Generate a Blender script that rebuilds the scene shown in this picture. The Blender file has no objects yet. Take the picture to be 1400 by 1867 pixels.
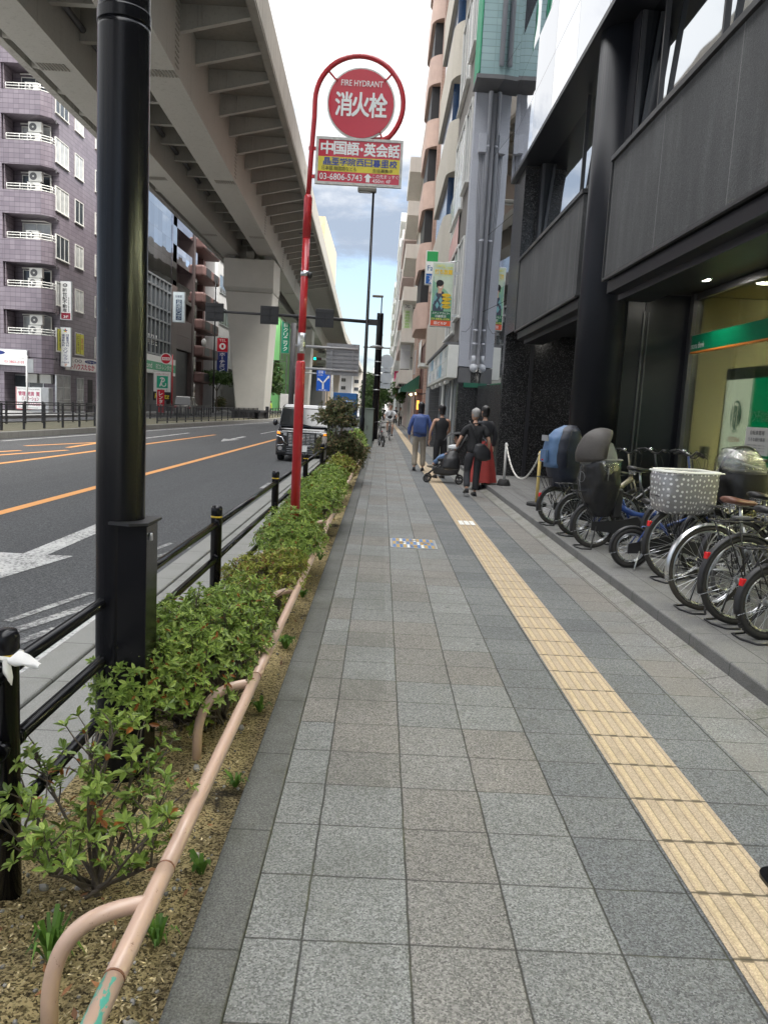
import bpy, bmesh, math, random
import numpy as np
from mathutils import Vector, Matrix, Quaternion, noise as mnoise

SC = bpy.context.scene
COL = SC.collection
R = math.radians

# ------------------------------------------------------------------ camera
def make_camera():
    f = 1402.0
    vp = np.array([697 - 700, 745 - 933.5, f]); vp /= np.linalg.norm(vp)
    e = np.array([1, 0.0535, 0.0])
    up = np.cross(e, vp); up /= np.linalg.norm(up)
    if up[1] > 0: up = -up
    rt = np.cross(vp, up)
    if rt[0] < 0: rt = -rt
    Rw = np.stack([rt, vp, up], 0)            # rows: world axes seen from the camera
    cx, cu, cb = Rw[:, 0], -Rw[:, 1], -Rw[:, 2]
    M = Matrix(((cx[0], cu[0], cb[0], 0), (cx[1], cu[1], cb[1], 0), (cx[2], cu[2], cb[2], 1.5), (0, 0, 0, 1)))
    cd = bpy.data.cameras.new('camera'); co = bpy.data.objects.new('camera', cd); COL.objects.link(co)
    co.matrix_world = M
    cd.sensor_fit = 'HORIZONTAL'; cd.sensor_width = 36.0; cd.lens = 36.0 * f / 1400.0
    cd.clip_start = 0.05; cd.clip_end = 3000
    SC.camera = co
make_camera()

# ------------------------------------------------------------------ sky, sun, exposure
SUN_EL, SUN_AZ = R(62), R(120)        # azimuth measured clockwise from +Y (up the street)
SKY_STRENGTH, CLOUD, SUN_POWER, EXPOSURE = 0.08, 4.7, 2.2, 1.84
def make_world():
    w = bpy.data.worlds.new("World"); SC.world = w; w.use_nodes = True
    nt = w.node_tree; N = nt.nodes; L = nt.links; N.clear()
    out = N.new('ShaderNodeOutputWorld'); bg = N.new('ShaderNodeBackground')
    sky = N.new('ShaderNodeTexSky'); sky.sky_type = 'NISHITA'; sky.sun_disc = False
    sky.sun_elevation = SUN_EL; sky.sun_rotation = SUN_AZ; sky.air_density = 1.0; sky.dust_density = 2.0
    tc = N.new('ShaderNodeTexCoord'); sep = N.new('ShaderNodeSeparateXYZ'); L.new(tc.outputs['Generated'], sep.inputs[0])
    def math_(op, a, b=None, clamp=False):
        n = N.new('ShaderNodeMath'); n.operation = op; n.use_clamp = clamp
        for i, x in enumerate((a, b)):
            if x is None: continue
            if isinstance(x, (int, float)): n.inputs[i].default_value = x
            else: L.new(x, n.inputs[i])
        return n.outputs[0]
    den = math_('ADD', math_('MAXIMUM', sep.outputs[2], 0.0), 0.22)
    comb = N.new('ShaderNodeCombineXYZ')
    L.new(math_('DIVIDE', sep.outputs[0], den), comb.inputs[0]); L.new(math_('DIVIDE', sep.outputs[1], den), comb.inputs[1])
    def noise(scale, detail, rough, off):
        m = N.new('ShaderNodeMapping'); m.inputs['Location'].default_value = off; L.new(comb.outputs[0], m.inputs[0])
        n = N.new('ShaderNodeTexNoise'); n.inputs['Scale'].default_value = scale; n.inputs['Detail'].default_value = detail
        n.inputs['Roughness'].default_value = rough; n.inputs['Distortion'].default_value = 0.25; L.new(m.outputs[0], n.inputs['Vector']); return n.outputs['Fac']
    def ramp(x, p0, p1, c0=(0, 0, 0, 1), c1=(1, 1, 1, 1)):
        r = N.new('ShaderNodeValToRGB'); r.color_ramp.interpolation = 'EASE'
        r.color_ramp.elements[0].position = p0; r.color_ramp.elements[1].position = p1
        r.color_ramp.elements[0].color = c0; r.color_ramp.elements[1].color = c1; L.new(x, r.inputs[0]); return r.outputs[0]
    n1 = noise(1.45, 9, 0.60, (3.1, 1.7, 0)); n2 = noise(2.3, 9, 0.62, (7.3, 2.2, 4)); n3 = noise(0.33, 3, 0.5, (1.3, 5.1, 8))
    # more cloud overhead and low on the horizon, thinner in a belt between
    elev = sep.outputs[2]
    lift = ramp(elev, 0.20, 0.42)
    dens = math_('ADD', math_('ADD', math_('MULTIPLY', n1, 0.62), math_('MULTIPLY', n3, 0.38)), math_('MULTIPLY', lift, 0.17))
    mask = ramp(dens, 0.41, 0.53)
    shade = ramp(math_('ADD', math_('MULTIPLY', n2, 0.80), math_('MULTIPLY', lift, 0.26)), 0.42, 0.64, (0.36, 0.43, 0.54, 1), (1.0, 1.0, 1.0, 1))
    cl = N.new('ShaderNodeVectorMath'); cl.operation = 'SCALE'; L.new(shade, cl.inputs[0]); cl.inputs['Scale'].default_value = CLOUD
    sk = N.new('ShaderNodeVectorMath'); sk.operation = 'SCALE'; L.new(sky.outputs[0], sk.inputs[0]); sk.inputs['Scale'].default_value = 1.05
    mx = N.new('ShaderNodeMix'); mx.data_type = 'RGBA'
    # the veiled sun brightens the cloud high overhead, as an overcast sky does
    zen = math_('ADD', math_('MULTIPLY', ramp(elev, 0.52, 0.80), 4.4), 1.0)
    cz = N.new('ShaderNodeVectorMath'); cz.operation = 'SCALE'; L.new(cl.outputs[0], cz.inputs[0]); L.new(zen, cz.inputs['Scale'])
    L.new(math_('MAXIMUM', mask, 0.16), mx.inputs['Factor']); L.new(sk.outputs[0], mx.inputs['A']); L.new(cz.outputs[0], mx.inputs['B'])
    L.new(mx.outputs['Result'], bg.inputs[0]); bg.inputs[1].default_value = SKY_STRENGTH; L.new(bg.outputs[0], out.inputs[0])
    sd = bpy.data.lights.new('sun', 'SUN'); so = bpy.data.objects.new('sun', sd); COL.objects.link(so)
    sd.energy = SUN_POWER; sd.angle = R(20); sd.color = (1.0, 0.95, 0.88)
    d = Vector((math.sin(SUN_AZ) * math.cos(SUN_EL), math.cos(SUN_AZ) * math.cos(SUN_EL), math.sin(SUN_EL)))
    so.rotation_euler = d.to_track_quat('Z', 'Y').to_euler(); so.location = d * 200
make_world()
SC.view_settings.view_transform = 'Standard'; SC.view_settings.look = 'None'; SC.view_settings.gamma = 1.0
SC.view_settings.use_curve_mapping = False; SC.view_settings.exposure = EXPOSURE
SC.render.engine = 'CYCLES'; SC.cycles.use_denoising = True; SC.cycles.max_bounces = 7; SC.cycles.transparent_max_bounces = 12
SC.cycles.sample_clamp_indirect = 4.0

# ------------------------------------------------------------------ mesh builder
class MB:
    def __init__(s): s.v = []; s.f = []; s.m = []; s.s = []
    def add(s, vs, fs, m=0, sm=False):
        o = len(s.v); s.v.extend(tuple(p) for p in vs)
        for f in fs: s.f.append(tuple(i + o for i in f)); s.m.append(m); s.s.append(sm)
    def box(s, x0, x1, y0, y1, z0, z1, m=0):
        if x0 > x1: x0, x1 = x1, x0
        if y0 > y1: y0, y1 = y1, y0
        if z0 > z1: z0, z1 = z1, z0
        v = [(x0,y0,z0),(x1,y0,z0),(x1,y1,z0),(x0,y1,z0),(x0,y0,z1),(x1,y0,z1),(x1,y1,z1),(x0,y1,z1)]
        s.add(v, [(3,2,1,0),(4,5,6,7),(0,1,5,4),(1,2,6,5),(2,3,7,6),(3,0,4,7)], m)
    def bar(s, p, q, w, h, m=0, up=(0, 0, 1)):
        p = Vector(p); q = Vector(q); d = (q - p).normalized(); u = Vector(up)
        if abs(d.dot(u)) > 0.98: u = Vector((1, 0, 0))
        a = d.cross(u).normalized() * (w / 2); b = a.cross(d).normalized() * (h / 2)
        v = [p - a - b, p + a - b, p + a + b, p - a + b, q - a - b, q + a - b, q + a + b, q - a + b]
        s.add(v, [(3,2,1,0),(4,5,6,7),(0,1,5,4),(1,2,6,5),(2,3,7,6),(3,0,4,7)], m)
    def tube(s, pts, r, seg=10, m=0, closed=False, cap=True, sm=True):
        P = [Vector(p) for p in pts]; n = len(P)
        if not hasattr(r, '__len__'): r = [r] * n
        T = []
        for i in range(n):
            a = P[i - 1] if (i > 0 or closed) else P[i]; b = P[(i + 1) % n] if (i < n - 1 or closed) else P[i]
            T.append((b - a).normalized())
        ref = Vector((0, 0, 1)) if abs(T[0].z) < 0.9 else Vector((1, 0, 0))
        nrm = (ref - T[0] * ref.dot(T[0])).normalized(); vs = []
        for i in range(n):
            nrm = nrm - T[i] * nrm.dot(T[i])
            nrm = nrm.normalized() if nrm.length > 1e-6 else T[i].orthogonal().normalized()
            bn = T[i].cross(nrm)
            for k in range(seg):
                a = 2 * math.pi * k / seg
                vs.append(P[i] + (nrm * math.cos(a) + bn * math.sin(a)) * r[i])
        fs = []
        for i in range(n if closed else n - 1):
            for k in range(seg):
                j = (i + 1) % n; k2 = (k + 1) % seg
                fs.append((i * seg + k, i * seg + k2, j * seg + k2, j * seg + k))
        s.add(vs, fs, m, sm)
        if cap and not closed:
            o = len(s.v) - n * seg
            s.f.append(tuple(o + k for k in reversed(range(seg)))); s.m.append(m); s.s.append(False)
            s.f.append(tuple(o + (n - 1) * seg + k for k in range(seg))); s.m.append(m); s.s.append(False)
    def cyl(s, p, q, r, r2=None, seg=16, m=0, cap=True): s.tube([p, q], [r, r if r2 is None else r2], seg, m, cap=cap)
    def lathe(s, prof, c=(0, 0, 0), seg=20, m=0, sm=True):
        vs = []; n = len(prof)
        for (r, z) in prof:
            for k in range(seg):
                a = 2 * math.pi * k / seg; vs.append((c[0] + r * math.cos(a), c[1] + r * math.sin(a), c[2] + z))
        fs = [(i*seg+k, i*seg+(k+1)%seg, (i+1)*seg+(k+1)%seg, (i+1)*seg+k) for i in range(n-1) for k in range(seg)]
        s.add(vs, fs, m, sm)
        o = len(s.v) - n * seg
        s.f.append(tuple(o + k for k in reversed(range(seg)))); s.m.append(m); s.s.append(False)
        s.f.append(tuple(o + (n-1)*seg + k for k in range(seg))); s.m.append(m); s.s.append(False)
    def loft(s, rings, m=0, sm=True, cap=True):
        n = len(rings[0]); vs = [p for r in rings for p in r]
        fs = [(i*n+k, i*n+(k+1)%n, (i+1)*n+(k+1)%n, (i+1)*n+k) for i in range(len(rings)-1) for k in range(n)]
        s.add(vs, fs, m, sm)
        o = len(s.v) - len(vs)
        if cap:
            s.f.append(tuple(o + k for k in reversed(range(n)))); s.m.append(m); s.s.append(False)
            s.f.append(tuple(o + (len(rings)-1)*n + k for k in range(n))); s.m.append(m); s.s.append(False)
    def poly(s, pts, m=0): s.add(pts, [tuple(range(len(pts)))], m)
    def prism(s, pts, dvec, m=0):
        n = len(pts); d = Vector(dvec); a = [Vector(p) for p in pts]; b = [p + d for p in a]
        s.add(a + b, [tuple(reversed(range(n))), tuple(range(n, 2*n))] + [(i, (i+1)%n, n+(i+1)%n, n+i) for i in range(n)], m)
    def ball(s, c, rx, ry=None, rz=None, seg=14, rings=9, m=0):
        ry = rx if ry is None else ry; rz = rx if rz is None else rz
        vs = [(c[0], c[1], c[2]-rz)]
        for i in range(1, rings):
            t = -math.pi/2 + math.pi*i/rings
            for k in range(seg):
                a = 2*math.pi*k/seg; vs.append((c[0]+rx*math.cos(t)*math.cos(a), c[1]+ry*math.cos(t)*math.sin(a), c[2]+rz*math.sin(t)))
        vs.append((c[0], c[1], c[2]+rz)); fs = []
        for k in range(seg): fs.append((0, 1+(k+1)%seg, 1+k))
        for i in range(rings-2):
            for k in range(seg): fs.append((1+i*seg+k, 1+i*seg+(k+1)%seg, 1+(i+1)*seg+(k+1)%seg, 1+(i+1)*seg+k))
        l = len(vs)-1; b = 1+(rings-2)*seg
        for k in range(seg): fs.append((b+k, b+(k+1)%seg, l))
        s.add(vs, fs, m, True)
    def xf(s, M, start=0):
        for i in range(start, len(s.v)): s.v[i] = tuple(M @ Vector(s.v[i]))
    def merge(s, o, M=None):
        b = len(s.v); s.v.extend(o.v if M is None else [tuple(M @ Vector(p)) for p in o.v])
        s.f.extend(tuple(i + b for i in f) for f in o.f); s.m.extend(o.m); s.s.extend(o.s)
    def build(s, name, mats, parent=None, bevel=0.0, seg=2):
        if not isinstance(mats, (list, tuple)): mats = [mats]
        off = Vector((0, 0, 0)); p = parent
        while p is not None: off += p.location; p = p.parent
        me = bpy.data.meshes.new(name)
        V = [(v[0]-off.x, v[1]-off.y, v[2]-off.z) for v in s.v] if off.length > 0 else s.v
        me.from_pydata(V, [], s.f)
        for mt in mats: me.materials.append(mt)
        me.polygons.foreach_set('material_index', s.m); me.polygons.foreach_set('use_smooth', s.s); me.update()
        o = bpy.data.objects.new(name, me); COL.objects.link(o)
        if parent is not None: o.parent = parent
        if bevel > 0:
            b = o.modifiers.new('bevel', 'BEVEL'); b.width = bevel; b.segments = seg; b.limit_method = 'ANGLE'; b.angle_limit = R(40)
        return o

def tag(o, label=None, cat=None, group=None, kind=None):
    if label: o['label'] = label
    if cat: o['category'] = cat
    if group: o['group'] = group
    if kind: o['kind'] = kind
    return o
def root(name, loc, label, cat, group=None):
    o = bpy.data.objects.new(name, None); COL.objects.link(o); o.location = loc; o.empty_display_size = 0.2
    bpy.context.view_layer.update()
    return tag(o, label, cat, group)
def kids(o): return [c for c in COL.objects if c.parent is o]
def copy_tree(o, parent=None):
    c = o.copy(); COL.objects.link(c)
    if parent is not None: c.parent = parent
    for ch in kids(o): copy_tree(ch, c)
    return c
def copies(o, loc, label, rz=None):
    c = copy_tree(o); c.location = loc; c['label'] = label
    if rz is not None: c.rotation_euler = (0, 0, rz)
    return c
def bez(p0, p1, p2, p3, n=10):
    P = [Vector(p) for p in (p0, p1, p2, p3)]; r = []
    for i in range(n+1):
        t = i/n; u = 1-t; r.append(P[0]*u**3 + P[1]*3*u*u*t + P[2]*3*u*t*t + P[3]*t**3)
    return r

# ------------------------------------------------------------------ writing on flat things
_tc = {}
def text_mesh(body, weight=0.0):
    k = (body, weight)
    if k not in _tc:
        cu = bpy.data.curves.new('t', 'FONT'); cu.body = body; cu.size = 1.0; cu.offset = weight; cu.resolution_u = 3
        o = bpy.data.objects.new('t', cu); COL.objects.link(o)
        bpy.context.view_layer.update()
        me = bpy.data.meshes.new_from_object(o.evaluated_get(bpy.context.evaluated_depsgraph_get()))
        v = np.array([tuple(x.co)[:2] for x in me.vertices]).reshape(-1, 2); f = [tuple(p.vertices) for p in me.polygons]
        bpy.data.objects.remove(o); bpy.data.curves.remove(cu); bpy.data.meshes.remove(me)
        _tc[k] = (v, f)
    return _tc[k]
class Face:
    """a flat sign face: 2-D drawing (metres, origin lower left) laid onto a plane in layers"""
    def __init__(s, mb, o, u, v):
        s.mb = mb; s.o = Vector(o); s.u = Vector(u).normalized(); s.v = Vector(v).normalized(); s.n = s.u.cross(s.v); s.d = 0.004
    def P(s, x, y, lay=1): return s.o + s.u*x + s.v*y + s.n*(s.d*lay)
    def rect(s, x0, x1, y0, y1, m, lay=1): s.mb.poly([s.P(x0,y0,lay), s.P(x1,y0,lay), s.P(x1,y1,lay), s.P(x0,y1,lay)], m)
    def poly(s, pts, m, lay=1): s.mb.poly([s.P(x,y,lay) for x,y in pts], m)
    def ell(s, cx, cy, rx, ry, m, lay=1, seg=40, a0=0, a1=360):
        s.poly([(cx+rx*math.cos(R(a0+(a1-a0)*i/seg)), cy+ry*math.sin(R(a0+(a1-a0)*i/seg))) for i in range(seg+(0 if a1-a0>=360 else 1))], m, lay)
    def ring(s, cx, cy, rx, ry, w, m, lay=1, seg=40, a0=0, a1=360):
        for i in range(seg):
            a = R(a0+(a1-a0)*i/seg); b = R(a0+(a1-a0)*(i+1)/seg)
            s.poly([(cx+rx*math.cos(a),cy+ry*math.sin(a)),(cx+rx*math.cos(b),cy+ry*math.sin(b)),(cx+(rx-w)*math.cos(b),cy+(ry-w)*math.sin(b)),(cx+(rx-w)*math.cos(a),cy+(ry-w)*math.sin(a))][::-1], m, lay)
    def text(s, body, x0, x1, y0, y1, m, lay=2, weight=0.0, slant=0.0):
        v, f = text_mesh(body)
        if len(v) == 0: return
        a = v.min(0); b = v.max(0); q = (v - a) / np.maximum(b - a, 1e-6)
        # heavier strokes: the same outline laid down again a hair's breadth to each side, each copy a hair higher
        for i, (ox, oy) in enumerate([(0, 0)] + ([(1, 1), (-1, 1), (1, -1), (-1, -1)] if weight > 0.008 else [])):
            ox *= weight*(y1-y0)*.55; oy *= weight*(y1-y0)*.55
            s.mb.add([s.P(x0+(x1-x0)*p[0]+slant*(p[1])*(y1-y0)+ox, y0+(y1-y0)*p[1]+oy, lay+i*.04) for p in q], f, m)
    def column(s, body, x0, x1, y0, y1, m, lay=2, weight=0.0, gap=0.12):
        n = len(body); h = (y1-y0)/n
        for i, ch in enumerate(body):
            if ch == ' ': continue
            t = y1 - h*i
            if ch == 'ー': s.rect((x0+x1)/2-(x1-x0)*.06, (x0+x1)/2+(x1-x0)*.06, t-h*.9, t-h*.1, m, lay); continue
            s.text(ch, x0, x1, t-h*(1-gap/2), t-h*gap/2, m, lay, weight)

# ------------------------------------------------------------------ materials
class NT:
    def __init__(s, name):
        s.mat = bpy.data.materials.new(name); s.mat.use_nodes = True; s.t = s.mat.node_tree
        s.b = s.t.nodes['Principled BSDF']; s.out = s.t.nodes['Material Output']; s._pos = None
    def n(s, t, **k):
        x = s.t.nodes.new(t)
        for a, v in k.items(): setattr(x, a, v)
        return x
    def put(s, sock, v):
        if isinstance(v, bpy.types.NodeSocket): s.t.links.new(v, sock)
        elif v is not None: sock.default_value = v
    def m(s, op, a, b=None, clamp=False):
        x = s.n('ShaderNodeMath', operation=op, use_clamp=clamp); s.put(x.inputs[0], a); s.put(x.inputs[1], b); return x.outputs[0]
    def pos(s):
        if s._pos is None: s._pos = s.n('ShaderNodeNewGeometry').outputs['Position']
        return s._pos
    def obj(s): return s.n('ShaderNodeTexCoord').outputs['Object']
    def vec(s, v, scale=(1, 1, 1), loc=(0, 0, 0)):
        x = s.n('ShaderNodeMapping'); s.put(x.inputs[0], v); x.inputs['Scale'].default_value = scale; x.inputs['Location'].default_value = loc; return x.outputs[0]
    def noise(s, v, scale, detail=4, rough=0.55, dist=0.0):
        x = s.n('ShaderNodeTexNoise'); s.put(x.inputs['Vector'], v); x.inputs['Scale'].default_value = scale; x.inputs['Detail'].default_value = detail
        x.inputs['Roughness'].default_value = rough; x.inputs['Distortion'].default_value = dist; return x.outputs['Fac']
    def white(s, v):
        x = s.n('ShaderNodeTexWhiteNoise', noise_dimensions='3D'); s.put(x.inputs['Vector'], v); return x.outputs['Value']
    def voro(s, v, scale, feat='F1', out='Distance'):
        x = s.n('ShaderNodeTexVoronoi', feature=feat); s.put(x.inputs['Vector'], v); x.inputs['Scale'].default_value = scale; return x.outputs[out]
    def ramp(s, x, stops, interp='LINEAR'):
        r = s.n('ShaderNodeValToRGB'); e = r.color_ramp; e.interpolation = interp
        while len(e.elements) < len(stops): e.elements.new(0.5)
        for el, (p, c) in zip(e.elements, stops):
            el.position = p; el.color = (c, c, c, 1) if isinstance(c, (int, float)) else (*c, 1)
        s.put(r.inputs[0], x); return r.outputs[0]
    def mix(s, f, a, b, mode='MIX'):
        x = s.n('ShaderNodeMix', data_type='RGBA', blend_type=mode); s.put(x.inputs['Factor'], f)
        for k, v in (('A', a), ('B', b)):
            if isinstance(v, (tuple, list)): v = (*v, 1) if len(v) == 3 else v
            elif isinstance(v, (int, float)): v = (v, v, v, 1)
            s.put(x.inputs[k], v)
        return x.outputs['Result']
    def xyz(s, v):
        x = s.n('ShaderNodeSeparateXYZ'); s.put(x.inputs[0], v); return x.outputs
    def comb(s, x=0.0, y=0.0, z=0.0):
        c = s.n('ShaderNodeCombineXYZ')
        for i, v in enumerate((x, y, z)): s.put(c.inputs[i], v)
        return c.outputs[0]
    def bump(s, h, strength=0.3, dist=0.01):
        b = s.n('ShaderNodeBump'); b.inputs['Strength'].default_value = strength; b.inputs['Distance'].default_value = dist
        s.put(b.inputs['Height'], h); s.t.links.new(b.outputs[0], s.b.inputs['Normal'])
    def set(s, **k):
        nm = dict(col='Base Color', rough='Roughness', metal='Metallic', spec='Specular IOR Level', coat='Coat Weight', emit='Emission Color', estr='Emission Strength', sheen='Sheen Weight', trans='Transmission Weight', coatr='Coat Roughness', alpha='Alpha', sss='Subsurface Weight')
        for a, v in k.items():
            if isinstance(v, (tuple, list)): v = (*v, 1)
            s.put(s.b.inputs[nm[a]], v)
        return s.mat

MC = {}
def M_(col, rough=0.6, metal=0.0, var=0.10, scale=3.0, bump=0.0, bscale=60.0, spec=0.5, coat=0.0, island=0.0, emit=0.0, name=None):
    """paint, cloth, plain concrete: a colour broken up by soft blotches and fine grain"""
    key = (tuple(col), rough, metal, var, scale, bump, bscale, spec, coat, island, emit, name)
    if key in MC: return MC[key]
    t = NT(name or 'surface'); p = t.obj(); c = tuple(col)
    if var > 0:
        f = t.m('ADD', t.m('MULTIPLY', t.noise(p, scale, 5, 0.6), 0.7), t.m('MULTIPLY', t.noise(p, scale*17, 3), 0.3))
        lo = tuple(x*(1-var*1.6) for x in c); hi = tuple(min(1, x*(1+var*1.6)) for x in c)
        cc = t.ramp(f, [(0.25, lo), (0.75, hi)])
        t.set(rough=t.m('MULTIPLY_ADD' if False else 'ADD', t.m('MULTIPLY', f, 0.16), max(0.02, rough-0.08)))
    else: cc = c; t.set(rough=rough)
    if island > 0:
        g = t.n('ShaderNodeNewGeometry').outputs['Random Per Island']
        hv = t.n('ShaderNodeHueSaturation'); t.put(hv.inputs['Color'], (*cc, 1) if isinstance(cc, tuple) else cc)
        t.put(hv.inputs['Value'], t.m('ADD', t.m('MULTIPLY', g, island*2), 1-island)); cc = hv.outputs[0]
    t.set(col=cc, metal=metal, spec=spec, coat=coat)
    if bump > 0: t.bump(t.noise(p, bscale, 4), bump, 0.01)
    if emit > 0: t.set(emit=c, estr=emit)
    MC[key] = t.mat; return t.mat

def mat_leaf(name, stops, rough=0.45, odd=None):
    t = NT(name); g = t.n('ShaderNodeNewGeometry'); r = g.outputs['Random Per Island']
    c = t.ramp(r, stops)
    if odd: c = t.mix(t.m('GREATER_THAN', t.m('FRACT', t.m('MULTIPLY', r, 37.7)), 1-odd[0]), c, odd[1])
    c = t.mix(t.m('MULTIPLY', t.noise(t.pos(), 2.4, 2), 0.35), c, t.mix(1.0, c, (0.62, 0.66, 0.5), 'MULTIPLY'))
    t.set(col=c, rough=rough, spec=0.35)
    tr = t.n('ShaderNodeBsdfTranslucent'); t.put(tr.inputs[0], c); ad = t.n('ShaderNodeMixShader'); ad.inputs[0].default_value = 0.30
    t.t.links.new(t.b.outputs[0], ad.inputs[1]); t.t.links.new(tr.outputs[0], ad.inputs[2]); t.t.links.new(ad.outputs[0], t.out.inputs[0]); return t.mat

def mat_paving():
    t = NT('paving_slabs'); P = t.xyz(t.pos()); T = 0.3035
    u = t.m('DIVIDE', t.m('SUBTRACT', P[0], 0.155), T); v = t.m('DIVIDE', t.m('SUBTRACT', P[1], 2.297), T)
    # joints wander a little
    wob = t.m('MULTIPLY', t.m('SUBTRACT', t.noise(t.pos(), 9, 3), 0.5), 0.03)
    fu = t.m('FRACT', t.m('ADD', u, wob)); fv = t.m('FRACT', t.m('ADD', v, wob)); iu = t.m('FLOOR', u); iv = t.m('FLOOR', v)
    du = t.m('MINIMUM', fu, t.m('SUBTRACT', 1.0, fu)); dv = t.m('MINIMUM', fv, t.m('SUBTRACT', 1.0, fv))
    rnd = t.white(t.comb(iu, iv, 0.0)); rnd2 = t.white(t.comb(iu, t.m('FLOOR', t.m('DIVIDE', iv, 2.0)), 5.0)); rnd3 = t.white(t.comb(iu, iv, 9.0))
    base = t.mix(t.ramp(rnd2, [(0.45, 0), (0.6, 1)]), (0.200, 0.205, 0.200), (0.190, 0.180, 0.166))
    base = t.mix(t.m('MULTIPLY', rnd, 0.42), base, (0.150, 0.150, 0.146))
    # the two columns beside the yellow strip are darker, bluer slabs
    x = P[0]; c1 = t.m('MULTIPLY', t.m('GREATER_THAN', x, 0.762), t.m('LESS_THAN', x, 1.69))
    dark = t.mix(rnd, (0.122, 0.128, 0.132), (0.155, 0.160, 0.160)); base = t.mix(c1, base, dark)
    grain = t.noise(t.pos(), 230, 3, 0.7); gv = t.voro(t.pos(), 190, out='Color'); gs = t.xyz(gv)[0]
    g = t.m('ADD', t.m('MULTIPLY', grain, 0.55), t.m('MULTIPLY', gs, 0.45))
    col = t.mix(1.0, base, t.ramp(g, [(0.22, 0.42), (0.45, 0.88), (0.60, 1.18), (0.80, 1.75)]), 'MULTIPLY')
    big = t.noise(t.pos(), 0.9, 5, 0.6); col = t.mix(1.0, col, t.ramp(big, [(0.3, 0.84), (0.7, 1.12)]), 'MULTIPLY')
    # light scuffs and a few dark spots
    sc = t.noise(t.vec(t.pos(), (3, 9, 3)), 2.2, 6, 0.72); col = t.mix(t.ramp(sc, [(0.66, 0), (0.76, 0.35)]), col, (0.36, 0.36, 0.35))
    sp = t.voro(t.pos(), 1.9); col = t.mix(t.ramp(sp, [(0.018, 0.6), (0.045, 0)]), col, (0.05, 0.05, 0.05)); sp2 = t.voro(t.vec(t.pos(), (1, 1, 1), (3.3, 1.7, 0)), 3.4); col = t.mix(t.ramp(sp2, [(0.03, 0.30), (0.075, 0)]), col, (0.07, 0.07, 0.068)); s3 = t.noise(t.vec(t.pos(), (1, 1, 1), (9, 4, 0)), 1.3, 7, 0.75, 0.6); col = t.mix(t.ramp(s3, [(0.56, 0), (0.70, 0.32)]), col, (0.095, 0.09, 0.08)); ex = t.ramp(P[0], [(0.0, 1), (0.3, 0)]); col = t.mix(t.m('MULTIPLY', t.m('LESS_THAN', P[0], 0.1), t.ramp(t.noise(t.pos(), 1.6, 5), [(0.4, 0), (0.7, 0.4)])), col, (0.09, 0.092, 0.08))
    # brownish grime to the shop side
    gr = t.m('MULTIPLY', t.ramp(x, [(0.0, 0), (1.0, 1)]), 1.0); gx = t.m('MULTIPLY', t.m('GREATER_THAN', x, 1.69), t.ramp(t.noise(t.pos(), 2.3, 5), [(0.35, 0.05), (0.7, 0.6)]))
    col = t.mix(gx, col, (0.20, 0.185, 0.165))
    # the cross joints of even rows are a touch deeper
    ju = t.ramp(du, [(0.006, 1), (0.016, 0)]); jv = t.ramp(dv, [(0.007, 1), (0.015, 0)]); j = t.m('MAXIMUM', ju, t.m('MULTIPLY', jv, t.m('ADD', t.m('MULTIPLY', rnd3, 0.25), 0.75)))
    moss = t.ramp(t.noise(t.pos(), 3.1, 4), [(0.52, 0), (0.68, 1)]); jc = t.mix(moss, (0.035, 0.034, 0.03), (0.06, 0.062, 0.03))
    col = t.mix(t.m('MULTIPLY', j, 0.88), col, jc)
    t.set(col=col, rough=0.86, spec=0.3); t.bump(t.m('SUBTRACT', t.m('MULTIPLY', g, 0.25), t.m('MULTIPLY', j, 1.0)), 0.55, 0.006); return t.mat

def mat_stone(name, a, b, grain=160, joint=None, stain=(0.1, 0.1, 0.08), stain_amt=0.35, off=(0, 0), speck=1.0, rough=0.85, bump=0.3, axes=(0, 1)):
    """granite / concrete blocks: speckle, blotches, optional joints of size joint=(du,dv)"""
    t = NT(name); P = t.xyz(t.pos()); n1 = t.noise(t.pos(), grain, 3, 0.7); n2 = t.noise(t.pos(), 1.6, 6, 0.62)
    col = t.mix(n2, a, b); lo, hi = 1-0.55*speck, 1+0.75*speck
    col = t.mix(1.0, col, t.ramp(n1, [(0.3, lo), (0.5, 1.0), (0.72, hi)]), 'MULTIPLY')
    st = t.noise(t.pos(), 3.3, 6, 0.7); col = t.mix(t.ramp(st, [(0.5, 0), (0.74, stain_amt)]), col, stain)
    h = n1
    if joint:
        js = []
        for k in (0, 1):
            if joint[k]:
                f = t.m('FRACT', t.m('DIVIDE', t.m('SUBTRACT', P[axes[k]], off[k]), joint[k])); d = t.m('MULTIPLY', t.m('MINIMUM', f, t.m('SUBTRACT', 1.0, f)), joint[k])
                js.append(t.ramp(d, [(0.0022, 1), (0.005, 0)]))
        j = js[0] if len(js) == 1 else t.m('MAXIMUM', js[0], js[1])
        col = t.mix(t.m('MULTIPLY', j, 0.8), col, (0.03, 0.03, 0.025)); h = t.m('SUBTRACT', t.m('MULTIPLY', n1, 0.2), j)
    t.set(col=col, rough=rough, spec=0.3); t.bump(h, bump, 0.004); return t.mat

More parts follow.
